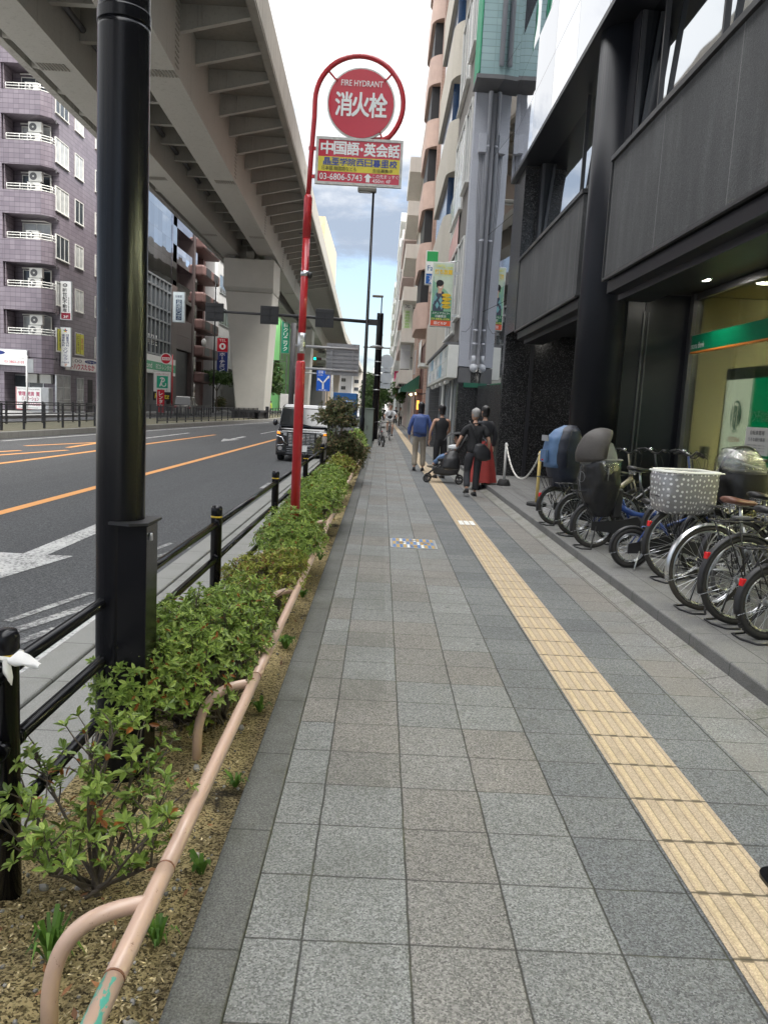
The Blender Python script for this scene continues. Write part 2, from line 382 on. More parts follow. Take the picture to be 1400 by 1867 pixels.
def mat_asphalt():
    t = NT('asphalt'); g = t.noise(t.pos(), 120, 4, 0.75); b = t.noise(t.vec(t.pos(), (0.6, 0.12, 1)), 1.1, 5); v = t.voro(t.pos(), 95, out='Color')
    col = t.mix(b, (0.057, 0.059, 0.062), (0.083, 0.085, 0.088)); g2 = t.m('ADD', t.m('MULTIPLY', g, 0.6), t.m('MULTIPLY', t.xyz(v)[0], 0.4))
    col = t.mix(1.0, col, t.ramp(g2, [(0.25, 0.45), (0.5, 0.95), (0.75, 1.9)]), 'MULTIPLY')
    tr = t.noise(t.vec(t.pos(), (1.3, 0.03, 1)), 1.0, 3); col = t.mix(t.ramp(tr, [(0.5, 0), (0.75, 0.3)]), col, (0.045, 0.045, 0.047))
    t.set(col=col, rough=0.85, spec=0.25); t.bump(g2, 0.5, 0.006); return t.mat

def mat_paint_worn(name, col, wear=0.5):
    t = NT(name); n = t.noise(t.pos(), 26, 6, 0.75); m = t.noise(t.pos(), 1.7, 3)
    f = t.ramp(t.m('ADD', t.m('MULTIPLY', n, 0.7), t.m('MULTIPLY', m, 0.3)), [(wear-0.07, 1), (wear+0.05, 0)])
    t.set(col=t.mix(f, (0.075, 0.075, 0.077), col), rough=0.7); return t.mat

def mat_tiles(name, a, b, w, h, mort=(0.05, 0.045, 0.05), gap=0.03, both=True, rough=0.45, row=0.0):
    """small glazed facade tiles; u runs along the wall whichever way it faces"""
    t = NT(name); P = t.xyz(t.pos()); N = t.xyz(t.n('ShaderNodeNewGeometry').outputs['Normal'])
    u = t.m('ADD', P[0], P[1]); fv = t.m('FRACT', t.m('DIVIDE', P[2], h)); iv = t.m('FLOOR', t.m('DIVIDE', P[2], h))
    uu = t.m('ADD', t.m('DIVIDE', u, w), t.m('MULTIPLY', t.m('FRACT', t.m('MULTIPLY', iv, 0.5)), row*2)); fu = t.m('FRACT', uu); iu = t.m('FLOOR', uu)
    r = t.white(t.comb(iu, iv, 1.0)); col = t.mix(r, a, b)
    big = t.noise(t.vec(t.pos(), (1, 1, 0.35)), 0.7, 5); col = t.mix(1.0, col, t.ramp(big, [(0.3, 0.86), (0.7, 1.1)]), 'MULTIPLY')
    jv = t.m('LESS_THAN', fv, gap*w/h if h < w else gap*1.0); j = jv
    if both: j = t.m('MAXIMUM', jv, t.m('MULTIPLY', t.m('LESS_THAN', fu, gap), 0.6))
    t.set(col=t.mix(j, col, mort), rough=rough); return t.mat

def mat_mirror(name, tint, rough=0.03, wob=0.05, panel=(1.2, 1.0), off=(0, 0), dark=0.0):
    """mirror glass curtain wall: each panel tips its reflection a little; thin joints"""
    t = NT(name); P = t.xyz(t.pos()); u = t.m('DIVIDE', t.m('SUBTRACT', t.m('ADD', P[0], P[1]), off[0]), panel[0]); v = t.m('DIVIDE', t.m('SUBTRACT', P[2], off[1]), panel[1])
    fu = t.m('FRACT', u); fv = t.m('FRACT', v); w = t.n('ShaderNodeTexWhiteNoise', noise_dimensions='3D'); t.put(w.inputs['Vector'], t.comb(t.m('FLOOR', u), t.m('FLOOR', v), 3.0))
    j = t.m('MAXIMUM', t.m('LESS_THAN', fu, 0.018/panel[0]), t.m('LESS_THAN', fv, 0.018/panel[1]))
    g = t.n('ShaderNodeNewGeometry'); d = t.n('ShaderNodeVectorMath', operation='SUBTRACT'); t.put(d.inputs[0], w.outputs['Color']); d.inputs[1].default_value = (0.5, 0.5, 0.5)
    sc = t.n('ShaderNodeVectorMath', operation='SCALE'); t.put(sc.inputs[0], d.outputs[0]); sc.inputs['Scale'].default_value = wob
    n2 = t.n('ShaderNodeTexNoise'); t.put(n2.inputs['Vector'], t.pos()); n2.inputs['Scale'].default_value = 0.9; n2.inputs['Detail'].default_value = 2
    d2 = t.n('ShaderNodeVectorMath', operation='SUBTRACT'); t.put(d2.inputs[0], n2.outputs['Color']); d2.inputs[1].default_value = (0.5, 0.5, 0.5)
    s2 = t.n('ShaderNodeVectorMath', operation='SCALE'); t.put(s2.inputs[0], d2.outputs[0]); s2.inputs['Scale'].default_value = wob*0.8
    a = t.n('ShaderNodeVectorMath', operation='ADD'); t.put(a.inputs[0], g.outputs['Normal']); t.put(a.inputs[1], sc.outputs[0])
    a2 = t.n('ShaderNodeVectorMath', operation='ADD'); t.put(a2.inputs[0], a.outputs[0]); t.put(a2.inputs[1], s2.outputs[0])
    nn = t.n('ShaderNodeVectorMath', operation='NORMALIZE'); t.put(nn.inputs[0], a2.outputs[0]); t.t.links.new(nn.outputs[0], t.b.inputs['Normal'])
    pv = t.ramp(t.xyz(w.outputs['Color'])[1], [(0.0, 0.80), (1.0, 1.08)]); tc_ = t.mix(1.0, tint, pv, 'MULTIPLY')
    t.set(col=t.mix(j, tc_, (0.05, 0.05, 0.055)), metal=t.m('SUBTRACT', 1.0, j), rough=rough); return t.mat

def mat_glass(name, tint=(0.9, 0.95, 0.9), refl=0.10, rough=0.02):
    t = NT(name); tr = t.n('ShaderNodeBsdfTransparent'); tr.inputs[0].default_value = (*tint, 1); gl = t.n('ShaderNodeBsdfGlossy'); gl.inputs['Roughness'].default_value = rough
    fr = t.n('ShaderNodeFresnel'); fr.inputs['IOR'].default_value = 1.5; mx = t.n('ShaderNodeMixShader')
    t.put(mx.inputs[0], t.m('ADD', t.m('MULTIPLY', fr.outputs[0], 0.8), refl, True)); t.t.links.new(tr.outputs[0], mx.inputs[1]); t.t.links.new(gl.outputs[0], mx.inputs[2])
    t.t.links.new(mx.outputs[0], t.out.inputs[0]); return t.mat

def mat_panel_stone():
    """flamed dark granite spandrels: vertical rain streaks, panel joints, glitter"""
    t = NT('flamed_granite'); p = t.pos(); st = t.noise(t.vec(p, (1, 2.6, 0.35)), 1.7, 6, 0.6, 0.3); g = t.noise(p, 42, 5, 0.85); f = t.m('ADD', t.m('MULTIPLY', st, 0.42), t.m('MULTIPLY', g, 0.58))
    col = t.ramp(f, [(0.3, (0.028, 0.029, 0.031)), (0.5, (0.056, 0.058, 0.060)), (0.68, (0.115, 0.117, 0.119))])
    P = t.xyz(p); bl = t.noise(p, 0.8, 4); col = t.mix(1.0, col, t.ramp(bl, [(0.3, 0.78), (0.7, 1.18)]), 'MULTIPLY'); fy = t.m('FRACT', t.m('DIVIDE', t.m('SUBTRACT', P[1], 10.0), 1.72)); j = t.m('LESS_THAN', fy, 0.008); col = t.mix(j, col, (0.16, 0.16, 0.16))
    t.set(col=col, rough=0.62, spec=0.5); t.bump(g, 0.5, 0.01); return t.mat
def mat_granite(name, a, b, scale=70, rough=0.25, glint=0.12):
    t = NT(name); v = t.xyz(t.voro(t.pos(), scale, out='Color')); n = t.noise(t.pos(), scale*1.6, 3, 0.7)
    col = t.mix(t.m('MULTIPLY', v[0], n), a, b); col = t.mix(t.m('GREATER_THAN', v[1], 1-glint), col, tuple(min(1, x*1.7) for x in b)); t.set(col=col, rough=rough); return t.mat

def mat_tactile():
    t = NT('yellow_tactile_tile'); p = t.pos(); P = t.xyz(p); g = t.noise(p, 170, 3, .7); n = t.noise(p, 3, 5, .6)
    col = t.mix(n, (0.36, 0.285, 0.20), (0.44, 0.355, 0.255)); col = t.mix(1.0, col, t.ramp(g, [(0.3, 0.6), (0.5, 1.0), (0.7, 1.4)]), 'MULTIPLY')
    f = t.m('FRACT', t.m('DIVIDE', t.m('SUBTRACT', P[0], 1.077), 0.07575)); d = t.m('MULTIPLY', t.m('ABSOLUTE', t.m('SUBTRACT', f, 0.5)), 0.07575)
    grime_shade = t.m('MULTIPLY', t.ramp(d, [(0.016, 1), (0.0215, 0)]), t.m('ADD', t.m('MULTIPLY', n, 0.6), 0.45)); col = t.mix(grime_shade, col, (0.085, 0.065, 0.035))  # dirt and shading lines along the bar edges, put into the colour
    fy = t.m('FRACT', t.m('DIVIDE', t.m('SUBTRACT', P[1], 2.297), 0.3035)); dy = t.m('MINIMUM', fy, t.m('SUBTRACT', 1.0, fy)); col = t.mix(t.ramp(dy, [(0.010, 0.85), (0.022, 0)]), col, (0.05, 0.04, 0.025))
    st = t.noise(p, 2.2, 6, .7); col = t.mix(t.ramp(st, [(0.55, 0), (0.75, 0.4)]), col, (0.17, 0.14, 0.09)); t.set(col=col, rough=.8); return t.mat
def mat_flyover():
    t = NT('painted_steel_girder'); p = t.pos(); n = t.noise(t.vec(p, (1, 0.35, 0.6)), 0.8, 6, 0.65); g = t.noise(p, 9, 5, 0.7)
    col = t.mix(n, (0.355, 0.347, 0.315), (0.44, 0.43, 0.395)); col = t.mix(t.ramp(g, [(0.54, 0), (0.74, 0.6)]), col, (0.23, 0.22, 0.19))
    dr = t.noise(t.vec(p, (3.0, 3.0, 0.12)), 1.3, 6, 0.75); col = t.mix(t.ramp(dr, [(0.55, 0), (0.74, 0.45)]), col, (0.17, 0.155, 0.125)); t.set(col=col, rough=0.55); return t.mat
def mat_concrete(name, a, b, streak=0.4, form=None):
    t = NT(name); p = t.pos(); n = t.noise(p, 1.1, 6, 0.65); s = t.noise(t.vec(p, (2.2, 2.2, 0.14)), 1.6, 6, 0.7); col = t.mix(n, a, b)
    col = t.mix(t.ramp(s, [(0.48, 0), (0.75, streak)]), col, tuple(x*0.42 for x in a)); g = t.noise(p, 40, 4)
    col = t.mix(1.0, col, t.ramp(g, [(0.3, 0.9), (0.7, 1.1)]), 'MULTIPLY')
    if form:
        P = t.xyz(p); j = t.m('LESS_THAN', t.m('FRACT', t.m('DIVIDE', t.m('ADD', P[0], P[1]), form[0])), 0.02/form[0])
        j = t.m('MAXIMUM', j, t.m('LESS_THAN', t.m('FRACT', t.m('DIVIDE', P[2], form[1])), 0.02/form[1])); col = t.mix(t.m('MULTIPLY', j, 0.6), col, tuple(x*0.4 for x in a))
    t.set(col=col, rough=0.82, spec=0.3); t.bump(g, 0.15, 0.01); return t.mat
def mat_soil():
    t = NT('planting_soil'); p = t.pos(); n = t.noise(p, 2.6, 6, 0.7); g = t.noise(p, 210, 4, 0.8); v = t.xyz(t.voro(p, 160, out='Color'))
    straw = t.ramp(t.m('ADD', t.m('MULTIPLY', g, 0.5), t.m('MULTIPLY', v[0], 0.5)), [(0.25, (0.05, 0.038, 0.022)), (0.45, (0.33, 0.255, 0.125)), (0.60, (0.68, 0.55, 0.30))])
    earth = t.ramp(g, [(0.3, (0.018, 0.015, 0.012)), (0.7, (0.085, 0.072, 0.058))])
    t.set(col=t.mix(t.ramp(n, [(0.34, 0), (0.47, 1)]), earth, straw), rough=0.95, spec=0.1); t.bump(g, 1.0, 0.02); return t.mat

BLACK = M_((0.008, 0.008, 0.010), 0.20, var=0.05, spec=0.25, name='black_paint')
BLACKM = M_((0.02, 0.02, 0.022), 0.5, var=0.2, name='black_matte')
RUBBER = M_((0.018, 0.018, 0.018), 0.75, var=0.2, bump=0.2, bscale=200, name='tyre_rubber')
STEEL = M_((0.62, 0.63, 0.65), 0.28, 1.0, 0.08, name='bright_steel')
ALU = M_((0.55, 0.56, 0.57), 0.38, 0.9, 0.10, name='aluminium')
WHITE = M_((0.78, 0.78, 0.76), 0.4, var=0.05, name='white_paint')
OFFWHITE = M_((0.66, 0.66, 0.62), 0.5, var=0.08, name='off_white')
GREYP = M_((0.36, 0.37, 0.38), 0.5, var=0.1, name='grey_paint')
DGREY = M_((0.10, 0.10, 0.105), 0.55, var=0.15, name='dark_grey')
RED = M_((0.46, 0.018, 0.025), 0.3, var=0.08, coat=0.3, name='red_paint')
SIGNRED = M_((0.52, 0.022, 0.04), 0.22, var=0.04, coat=0.5, name='sign_red')
YEL = M_((0.72, 0.56, 0.03), 0.4, var=0.04, name='sign_yellow')
BLUEI = M_((0.02, 0.05, 0.30), 0.4, var=0.05, name='sign_blue')
GREENI = M_((0.01, 0.24, 0.09), 0.4, var=0.05, name='sign_green')
INK = M_((0.02, 0.02, 0.025), 0.5, var=0.0, name='black_ink')
ORANGE = M_((0.70, 0.22, 0.03), 0.45, var=0.04, name='orange_print')
PINK = M_((0.65, 0.05, 0.16), 0.4, var=0.04, name='pink_print')
WINGLASS = M_((0.05, 0.06, 0.07), 0.05, var=0.3, scale=0.6, spec=1.0, name='window_glass')
CURTAIN = M_((0.42, 0.43, 0.42), 0.15, var=0.25, scale=1.5, spec=1.0, name='curtained_glass')
CHROME = M_((0.75, 0.75, 0.76), 0.12, 1.0, 0.05, name='chrome')
SKIN = M_((0.46, 0.27, 0.19), 0.5, var=0.08, name='skin')
HAIR = M_((0.012, 0.010, 0.010), 0.45, var=0.2, name='black_hair')
AZALEA = mat_leaf('azalea_leaf', [(0.0, (0.10, 0.16, 0.03)), (0.5, (0.21, 0.31, 0.06)), (1.0, (0.40, 0.50, 0.13))], 0.34, (0.03, (0.30, 0.11, 0.03)))
AZALEA_Y = mat_leaf('yellowing_azalea_leaf', [(0.0, (0.15, 0.18, 0.03)), (0.5, (0.28, 0.31, 0.055)), (1.0, (0.42, 0.43, 0.11))], 0.42, (0.12, (0.24, 0.12, 0.04)))
PHOTINIA = mat_leaf('bronze_leaf', [(0.0, (0.06, 0.085, 0.035)), (0.55, (0.13, 0.145, 0.06)), (0.8, (0.20, 0.165, 0.085)), (1.0, (0.30, 0.19, 0.11))], 0.4)
TREELEAF = mat_leaf('street_tree_leaf', [(0.0, (0.03, 0.065, 0.018)), (0.6, (0.065, 0.12, 0.03)), (1.0, (0.11, 0.18, 0.05))])
BARK = M_((0.105, 0.085, 0.068), 0.9, var=0.35, scale=20, bump=0.6, bscale=90, name='bark')

# ================================================================== GROUND, ROAD, PAVEMENT
PAVE = mat_paving(); ASPH = mat_asphalt(); SOIL = mat_soil()
KERB = mat_stone('kerb_stone', (0.085, 0.085, 0.080), (0.13, 0.13, 0.122), 170, (0, 0.6), (0.05, 0.052, 0.035), 0.6, (0, 0.12))
ROADKERB = mat_stone('road_kerb_concrete', (0.19, 0.19, 0.18), (0.26, 0.26, 0.245), 150, (0, 0.6), (0.16, 0.16, 0.14), 0.5, (0, 0.3), 0.5)
PLINTH = mat_stone('plinth_granite', (0.13, 0.13, 0.127), (0.19, 0.188, 0.183), 180, (0.30, 0.60), (0.08, 0.08, 0.07), 0.5, (2.07, 0.2), 0.8)
GUTTER = mat_stone('gutter_concrete', (0.17, 0.165, 0.15), (0.25, 0.245, 0.225), 90, (0, 0.6), (0.075, 0.085, 0.035), 0.65, (0, 0.2), 0.8)
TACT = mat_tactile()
RWHITE = mat_paint_worn('worn_white_line', (0.48, 0.48, 0.47), 0.55); RWHITE2 = mat_paint_worn('faded_white_mark', (0.42, 0.42, 0.41), 0.50)
RORANGE = mat_paint_worn('orange_line', (0.62, 0.29, 0.09), 0.66)
MEDIAN = mat_stone('median_soil_moss', (0.095, 0.092, 0.06), (0.15, 0.14, 0.10), 60, None, (0.05, 0.06, 0.03), 0.6)
FARPAVE = mat_stone('far_pavement', (0.26, 0.26, 0.25), (0.33, 0.33, 0.32), 60, None, (0.2, 0.2, 0.19), 0.4)
def struct(name, mb, mats, bevel=0): return tag(mb.build(name, mats, None, bevel), kind='structure')
def kx(y): return -12.35 + (y - 24)*0.060 if y < 67 else -9.77 - (y - 67)*0.004      # edge of the median kerb
b = MB(); b.poly([(-900, -300, -0.30), (900, -300, -0.30), (900, 2200, -0.30), (-900, 2200, -0.30)]); struct('ground', b, FARPAVE)
b = MB(); b.poly([(-60, -25, -0.12), (-1.86, -25, -0.12), (-1.70, 420, -0.12), (-60, 420, -0.12)]); struct('road', b, ASPH)
b = MB(); b.poly([(-0.31, -6, 0), (2.0, -6, 0), (2.0, 28, 0), (-0.31, 28, 0)]); b.poly([(-0.31, 28, 0), (2.0, 28, 0), (2.0, 420, 0), (-1.05, 420, 0), (-1.05, 46, 0), (-0.31, 46, 0)]); b.poly([(2.0, 20.6, 0.0), (14, 20.6, 0.0), (14, 420, 0.0), (2.0, 420, 0.0)])
struct('pavement', b, PAVE)
b = MB(); b.box(-0.46, -0.312, -6, 28, -0.25, 0.016); struct('planter_kerb', b, KERB, 0.008)
b = MB(); b.box(-1.86, -1.66, -25, 420, -0.28, 0.0); b.box(-1.655, -1.13, -25, 420, -0.3, -0.012); struct('road_kerb', b, ROADKERB, 0.015)
b = MB(); b.prism([(2.0, -6, -.25), (2.137, -6, -.25), (2.137, -6, .036), (2.0, -6, .004)], (0, 26.5, 0)); struct('gutter', b, GUTTER)
b = MB(); b.box(2.14, 8.0, -6, 20.45, -0.25, 0.12); struct('bank_plinth', b, PLINTH, 0.012)
# planter soil: a bumpy sheet
b = MB(); nx, ny = 14, 420; vs = []; fs = []
for j in range(ny + 1):
    for i in range(nx + 1):
        x = -1.14 + 0.69*i/nx; y = -2 + 48*(j/ny)**1.6
        e = min(1, min(i, nx - i)/2.0); z = -0.03 + e*(0.03*mnoise.noise((x*4, y*4, 0)) + 0.015*mnoise.noise((x*13, y*13, 3))) + 0.02
        vs.append((x, y, z))
for j in range(ny):
    for i in range(nx): fs.append((j*(nx+1)+i, j*(nx+1)+i+1, (j+1)*(nx+1)+i+1, (j+1)*(nx+1)+i))
b.add(vs, fs, 0, True); struct('planting_bed', b, SOIL)
# tactile strip with raised bars
b = MB(); b.poly([(1.077, -6, 0.004), (1.380, -6, 0.004), (1.380, 90, 0.004), (1.077, 90, 0.004)])
T = 0.3035
for i in range(-8, 200):
    y0 = 2.297 + T*i + 0.012; y1 = y0 + T - 0.024
    for k in range(4):
        x = 1.077 + 0.303*(0.125 + 0.25*k); w = 0.016
        v = [(x-w,y0,.004),(x+w,y0,.004),(x+w,y1,.004),(x-w,y1,.004),(x-w*.62,y0+.012,.0095),(x+w*.62,y0+.012,.0095),(x+w*.62,y1-.012,.0095),(x-w*.62,y1-.012,.0095)]
        b.add(v, [(4,5,6,7),(0,1,5,4),(1,2,6,5),(2,3,7,6),(3,0,4,7)], 1)
TACTBAR = mat_stone('yellow_tactile_bar', (0.44, 0.345, 0.225), (0.52, 0.415, 0.28), 150, None, (0.36, 0.29, 0.16), 0.5, (0, 0), 0.5)
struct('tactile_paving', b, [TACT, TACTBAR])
b = MB()
for k in range(3):
    x = 1.077 + 0.303*(0.125 + 0.25*(k+0.6)); b.box(x-.03, x+.03, 10.25, 10.62, 0.0085, 0.0115)
tag(b.build('paint_mark', mat_paint_worn('white_dab', (0.7, 0.7, 0.68), 0.6)), kind='structure')
# road markings
Zr = -0.115
def strip(mb, pts, w, m=0):
    for (a, c) in zip(pts[:-1], pts[1:]):
        a = Vector((*a, Zr)); c = Vector((*c, Zr)); n = Vector((-(c-a).y, (c-a).x, 0)).normalized()*(w/2)
        mb.poly([a-n, c-n, c+n, a+n][::1] if n.x < 0 else [a+n, c+n, c-n, a-n][::-1], m)
b = MB()
strip(b, [(-5.05, 4), (-4.93, 10), (-4.70, 34), (-4.4, 60), (-4.2, 120)], 0.17)
strip(b, [(-8.6, 11), (-8.18, 17.5), (-7.72, 36)], 0.17); strip(b, [(-9.35, 18.5), (-8.75, 21.6)], 0.17); strip(b, [(-10.0, 19.0), (-9.6, 20.6)], 0.17)
strip(b, [(-10.3, 22.4), (-8.9, 27.8)], 0.17); strip(b, [(-9.15, 22.6), (-9.5, 28.5)], 0.17); strip(b, [(-7.6, 60), (-7.2, 120)], 0.15)
struct('orange_road_line', b, RORANGE)
b = MB()
strip(b, [(-11.75, 24), (-11.75+0.062*40, 64)], 0.15); strip(b, [(-1.98, 3), (-1.98, 6.5)], 0.10)
for y in range(40, 120, 10): strip(b, [(-6.2, y), (-6.15, y+5)], 0.12)
strip(b, [(-9.1, 29.5), (-9.05, 36.5)], 0.14)
struct('white_road_line', b, RWHITE)
b = MB()
def arrow(x, y, l, w, t, m=0):      # points towards the camera
    b.poly([(x-t/2, y+l*.42, Zr), (x+t/2, y+l*.42, Zr), (x+t/2, y+l, Zr), (x-t/2, y+l, Zr)], m); b.poly([(x, y, Zr), (x+w/2, y+l*.42, Zr), (x-w/2, y+l*.42, Zr)], m)
arrow(-3.37, 5.6, 4.6, 0.75, 0.24); arrow(-6.3, 30.5, 5.2, 0.7, 0.2)
struct('road_arrow', b, RWHITE)
b = MB()
for (p, q, w) in [((-2.42,5.0),(-2.12,5.9),.10), ((-2.55,5.25),(-2.30,6.15),.07), ((-2.28,4.75),(-2.16,5.15),.08), ((-2.30,7.55),(-2.08,7.62),.08), ((-2.22,7.7),(-2.05,8.3),.08), ((-2.36,8.0),(-2.28,8.5),.06), ((-2.5,7.4),(-2.2,7.3),.06), ((-2.6,4.5),(-2.5,5.0),.07), ((-2.2,14.5),(-2.2,15.6),.1), ((-2.05,14.6),(-2.1,15.3),.1)]: strip(b, [p, q], w)
struct('cycle_lane_mark', b, RWHITE2)
# the median: kerb and planted strip, then the far carriageway and pavement
b = MB(); ys = [-20] + list(range(0, 200, 8))
for a, c in zip(ys[:-1], ys[1:]):
    b.add([(kx(a),a,-.3),(kx(c),c,-.3),(kx(c),c,.09),(kx(a),a,.09),(kx(a)-.2,a,.09),(kx(c)-.2,c,.09),(kx(c)-.2,c,-.3),(kx(a)-.2,a,-.3)], [(0,1,2,3),(3,2,5,4),(4,5,6,7)])
struct('median_kerb', b, ROADKERB)
b = MB()
for a, c in zip(ys[:-1], ys[1:]): b.poly([(kx(a)-4.6,a,.06), (kx(a)-.19,a,.06), (kx(c)-.19,c,.06), (kx(c)-4.6,c,.06)])
struct('median_ground', b, MEDIAN)
b = MB(); b.box(-60, -20.2, 20, 420, -0.3, 0.06); struct('far_pavement', b, FARPAVE)

# pebbles and dry litter in the bed
random.seed(4); b = MB()
for i in range(800):
    y = 1.2 + 9*random.random()**2.2; x = random.uniform(-1.1, -0.47); r = random.uniform(0.003, 0.009)*(1.0 if random.random() < .94 else 2.6)
    st = len(b.v); b.ball((0, 0, 0), r, r*random.uniform(.6, 1), r*random.uniform(.45, .8), 6, 4)
    for k in range(st, len(b.v)): b.v[k] = tuple(c*(1+random.uniform(-.32, .32)) for c in b.v[k])
    b.xf(Matrix.Translation((x, y, r*.35 - 0.004 + 0.012)) @ Matrix.Rotation(random.random()*6.3, 4, 'Z'), st)
tag(b.build('pebbles', M_((0.22, 0.21, 0.195), 0.9, var=0.3, scale=40, island=0.6, name='pebble')), kind='stuff', label='pale pebbles and grit strewn over the planting bed', cat='pebbles')

# ================================================================== PLANTS
def leaf_cloud(shoots, ll, ratio=0.37, n=(5, 8), spread=(45, 82), fold=0.18, seed=1, droop=0.0):
    """shoots: list of (point, direction); every shoot ends in a whorl of leaves. Each leaf is six corners, folded on its midrib"""
    rs = np.random.RandomState(seed); b = MB(); V = []; F = []
    for (p, d) in shoots:
        d = Vector(d).normalized(); a = d.orthogonal().normalized(); c = d.cross(a); k = rs.randint(n[0], n[1]+1); ph = rs.rand()*6.28; s0 = 0.75 + rs.rand()*0.5
        for i in range(k):
            an = ph + 6.283*i/k + rs.randn()*0.25; tl = R(spread[0] + (spread[1]-spread[0])*rs.rand())
            out = a*math.cos(an) + c*math.sin(an); ax = (d*math.cos(tl) + out*math.sin(tl)); ax.z -= droop*rs.rand(); ax.normalize()
            L = ll*s0*(0.65 + 0.6*rs.rand()); sd = ax.cross(d)
            if sd.length < 1e-3: sd = ax.orthogonal()
            sd.normalize(); nn = sd.cross(ax); w = L*ratio*0.5; q = Vector(p) + d*(rs.rand()-0.7)*ll*0.6
            up = nn*(fold*w*2); o = len(V)
            V += [q, q+ax*L*.36+sd*w+up, q+ax*L*.72+sd*w*.82+up*.8, q+ax*L-nn*L*.08, q+ax*L*.72-sd*w*.82+up*.8, q+ax*L*.36-sd*w+up]
            F += [(o, o+1, o+2, o+3), (o, o+3, o+4, o+5)]
    b.add(V, F, 0, False); return b
def bush_shoots(c, r, n, seed, lump=0.25, shell=0.55, under=0.15):
    rs = np.random.RandomState(seed); out = []
    lob = [(Vector((rs.uniform(-.6,.6)*r[0], rs.uniform(-.6,.6)*r[1], rs.uniform(-.1,.45)*r[2])), rs.uniform(.45, .75)) for _ in range(7)]
    while len(out) < n:
        l, s = lob[rs.randint(7)] if rs.rand() < .75 else (Vector((0,0,0)), 0.92)
        v = Vector(rs.randn(3)).normalized()
        if v.z < -under and rs.rand() < .85: continue
        rad = (shell + (1-shell)*rs.rand()**.5)*s*(1 + lump*mnoise.noise((v.x*2+seed, v.y*2, v.z*2)))
        p = Vector((v.x*r[0]*rad, v.y*r[1]*rad, v.z*r[2]*rad)) + l; p += Vector(c)
        if p.z < 0.04: continue
        d = Vector((v.x, v.y, v.z*0.8 + 0.55)); out.append((p, d))
    return out
def twigs(b, base, shoots, share, r0, seed, kink=0.05, every=1):
    rs = np.random.RandomState(seed)
    for i, (p, d) in enumerate(shoots):
        if i % every: continue
        p = Vector(p); bs = Vector(base) + Vector((rs.randn()*share, rs.randn()*share, 0)); m1 = bs.lerp(p, .38) + Vector((rs.randn()*kink, rs.randn()*kink, .03)); m2 = bs.lerp(p, .75) + Vector((rs.randn()*kink*.7, rs.randn()*kink*.7, 0))
        b.tube([bs, m1, m2, p], [r0, r0*.72, r0*.45, r0*.28], 5, 0, cap=False)
def azalea(c, r, n, ll, seed, label, leaf=None, rtw=0.006, every=4, group='azalea bushes in the roadside bed', shell=0.55, nn=(5, 8), base=None, name='azalea_bush'):
    t = root(name, (c[0], c[1], 0.0), label, 'bush', group); sh = bush_shoots(c, r, n, seed, shell=shell)
    leaf_cloud(sh, ll, seed=seed, n=nn).build('foliage', leaf or AZALEA, t)
    b = MB(); twigs(b, base or (c[0], c[1], -0.02), sh, 0.05, rtw, seed, every=every); b.build('branches', BARK, t); return t
# the open, twiggy bush at the very front: shoots gathered at the ends of real branches
random.seed(11); rs = np.random.RandomState(8); sh = []; tw = MB(); bs = Vector((-0.80, 2.18, -0.01))
t = root('azalea_bush', (bs.x, bs.y, 0), 'nearest azalea bush, open and twiggy, bare stems showing below its leaves', 'bush', 'azalea bushes in the roadside bed')
for k in range(15):
    an = 2*math.pi*k/15 + rs.randn()*.2; el = R(rs.uniform(38, 80)); l = rs.uniform(.34, .50)
    d = Vector((math.cos(an)*math.cos(el)*.80, math.sin(an)*math.cos(el)*1.0, math.sin(el))); tip = bs + d*l
    tip.x = max(-1.08, min(-0.56, tip.x)); mid = bs.lerp(tip, .5) + Vector((rs.randn()*.03, rs.randn()*.03, -.02)); tw.tube([bs + Vector((rs.randn()*.015, rs.randn()*.015, 0)), bs.lerp(mid, .5), mid, tip], [.0085, .0065, .005, .003], 6, cap=False)
    for j in range(11):
        s = rs.uniform(.35, 1.0); a0 = mid.lerp(tip, (s-.35)/.65) if s > .5 else bs.lerp(mid, s*1.2+.2)
        dd = (d*0.7 + Vector((rs.randn()*.55, rs.randn()*.55, abs(rs.randn())*.5+.25))).normalized(); e = a0 + dd*rs.uniform(.06, .16)
        e.x = max(-1.12, min(-0.52, e.x)); e.z = min(e.z, 0.50)
        if e.z < .13 and rs.rand() < .7: continue
        tw.tube([a0, a0.lerp(e, .55) + Vector((rs.randn()*.01, rs.randn()*.01, .008)), e], [.003, .0024, .0016], 5, cap=False); sh.append((e, dd + Vector((0, 0, .35))))
        if rs.rand() < .45: e2 = e - dd*.035 + Vector((rs.randn()*.03, rs.randn()*.03, .01)); sh.append((e2, dd + Vector((rs.randn()*.5, rs.randn()*.5, .3))))
leaf_cloud(sh, 0.034, 0.39, (5, 9), (42, 85), seed=5).build('foliage', AZALEA, t); tw.build('branches', BARK, t)
azalea((-0.80, 3.52, 0.30), (0.33, 0.74, 0.33), 2300, 0.031, 21, 'bushy bright green azalea right behind the black lamp post', every=5)
azalea((-0.74, 5.15, 0.28), (0.30, 0.52, 0.24), 620, 0.032, 22, 'thin yellowish azalea beside the second post of the guard rail', AZALEA_Y, every=3)
azalea((-0.78, 6.75, 0.30), (0.33, 0.85, 0.31), 1500, 0.036, 23, 'dense green azalea at the foot of the red fire hydrant pole', every=8)
azalea((-0.76, 9.0, 0.33), (0.33, 1.15, 0.30), 1300, 0.042, 24, 'long green azalea growing behind the red fire hydrant pole', every=9)
azalea((-0.78, 11.7, 0.30), (0.32, 1.3, 0.27), 1000, 0.05, 27, 'low green azalea below the bronze leaved garden tree', every=9)
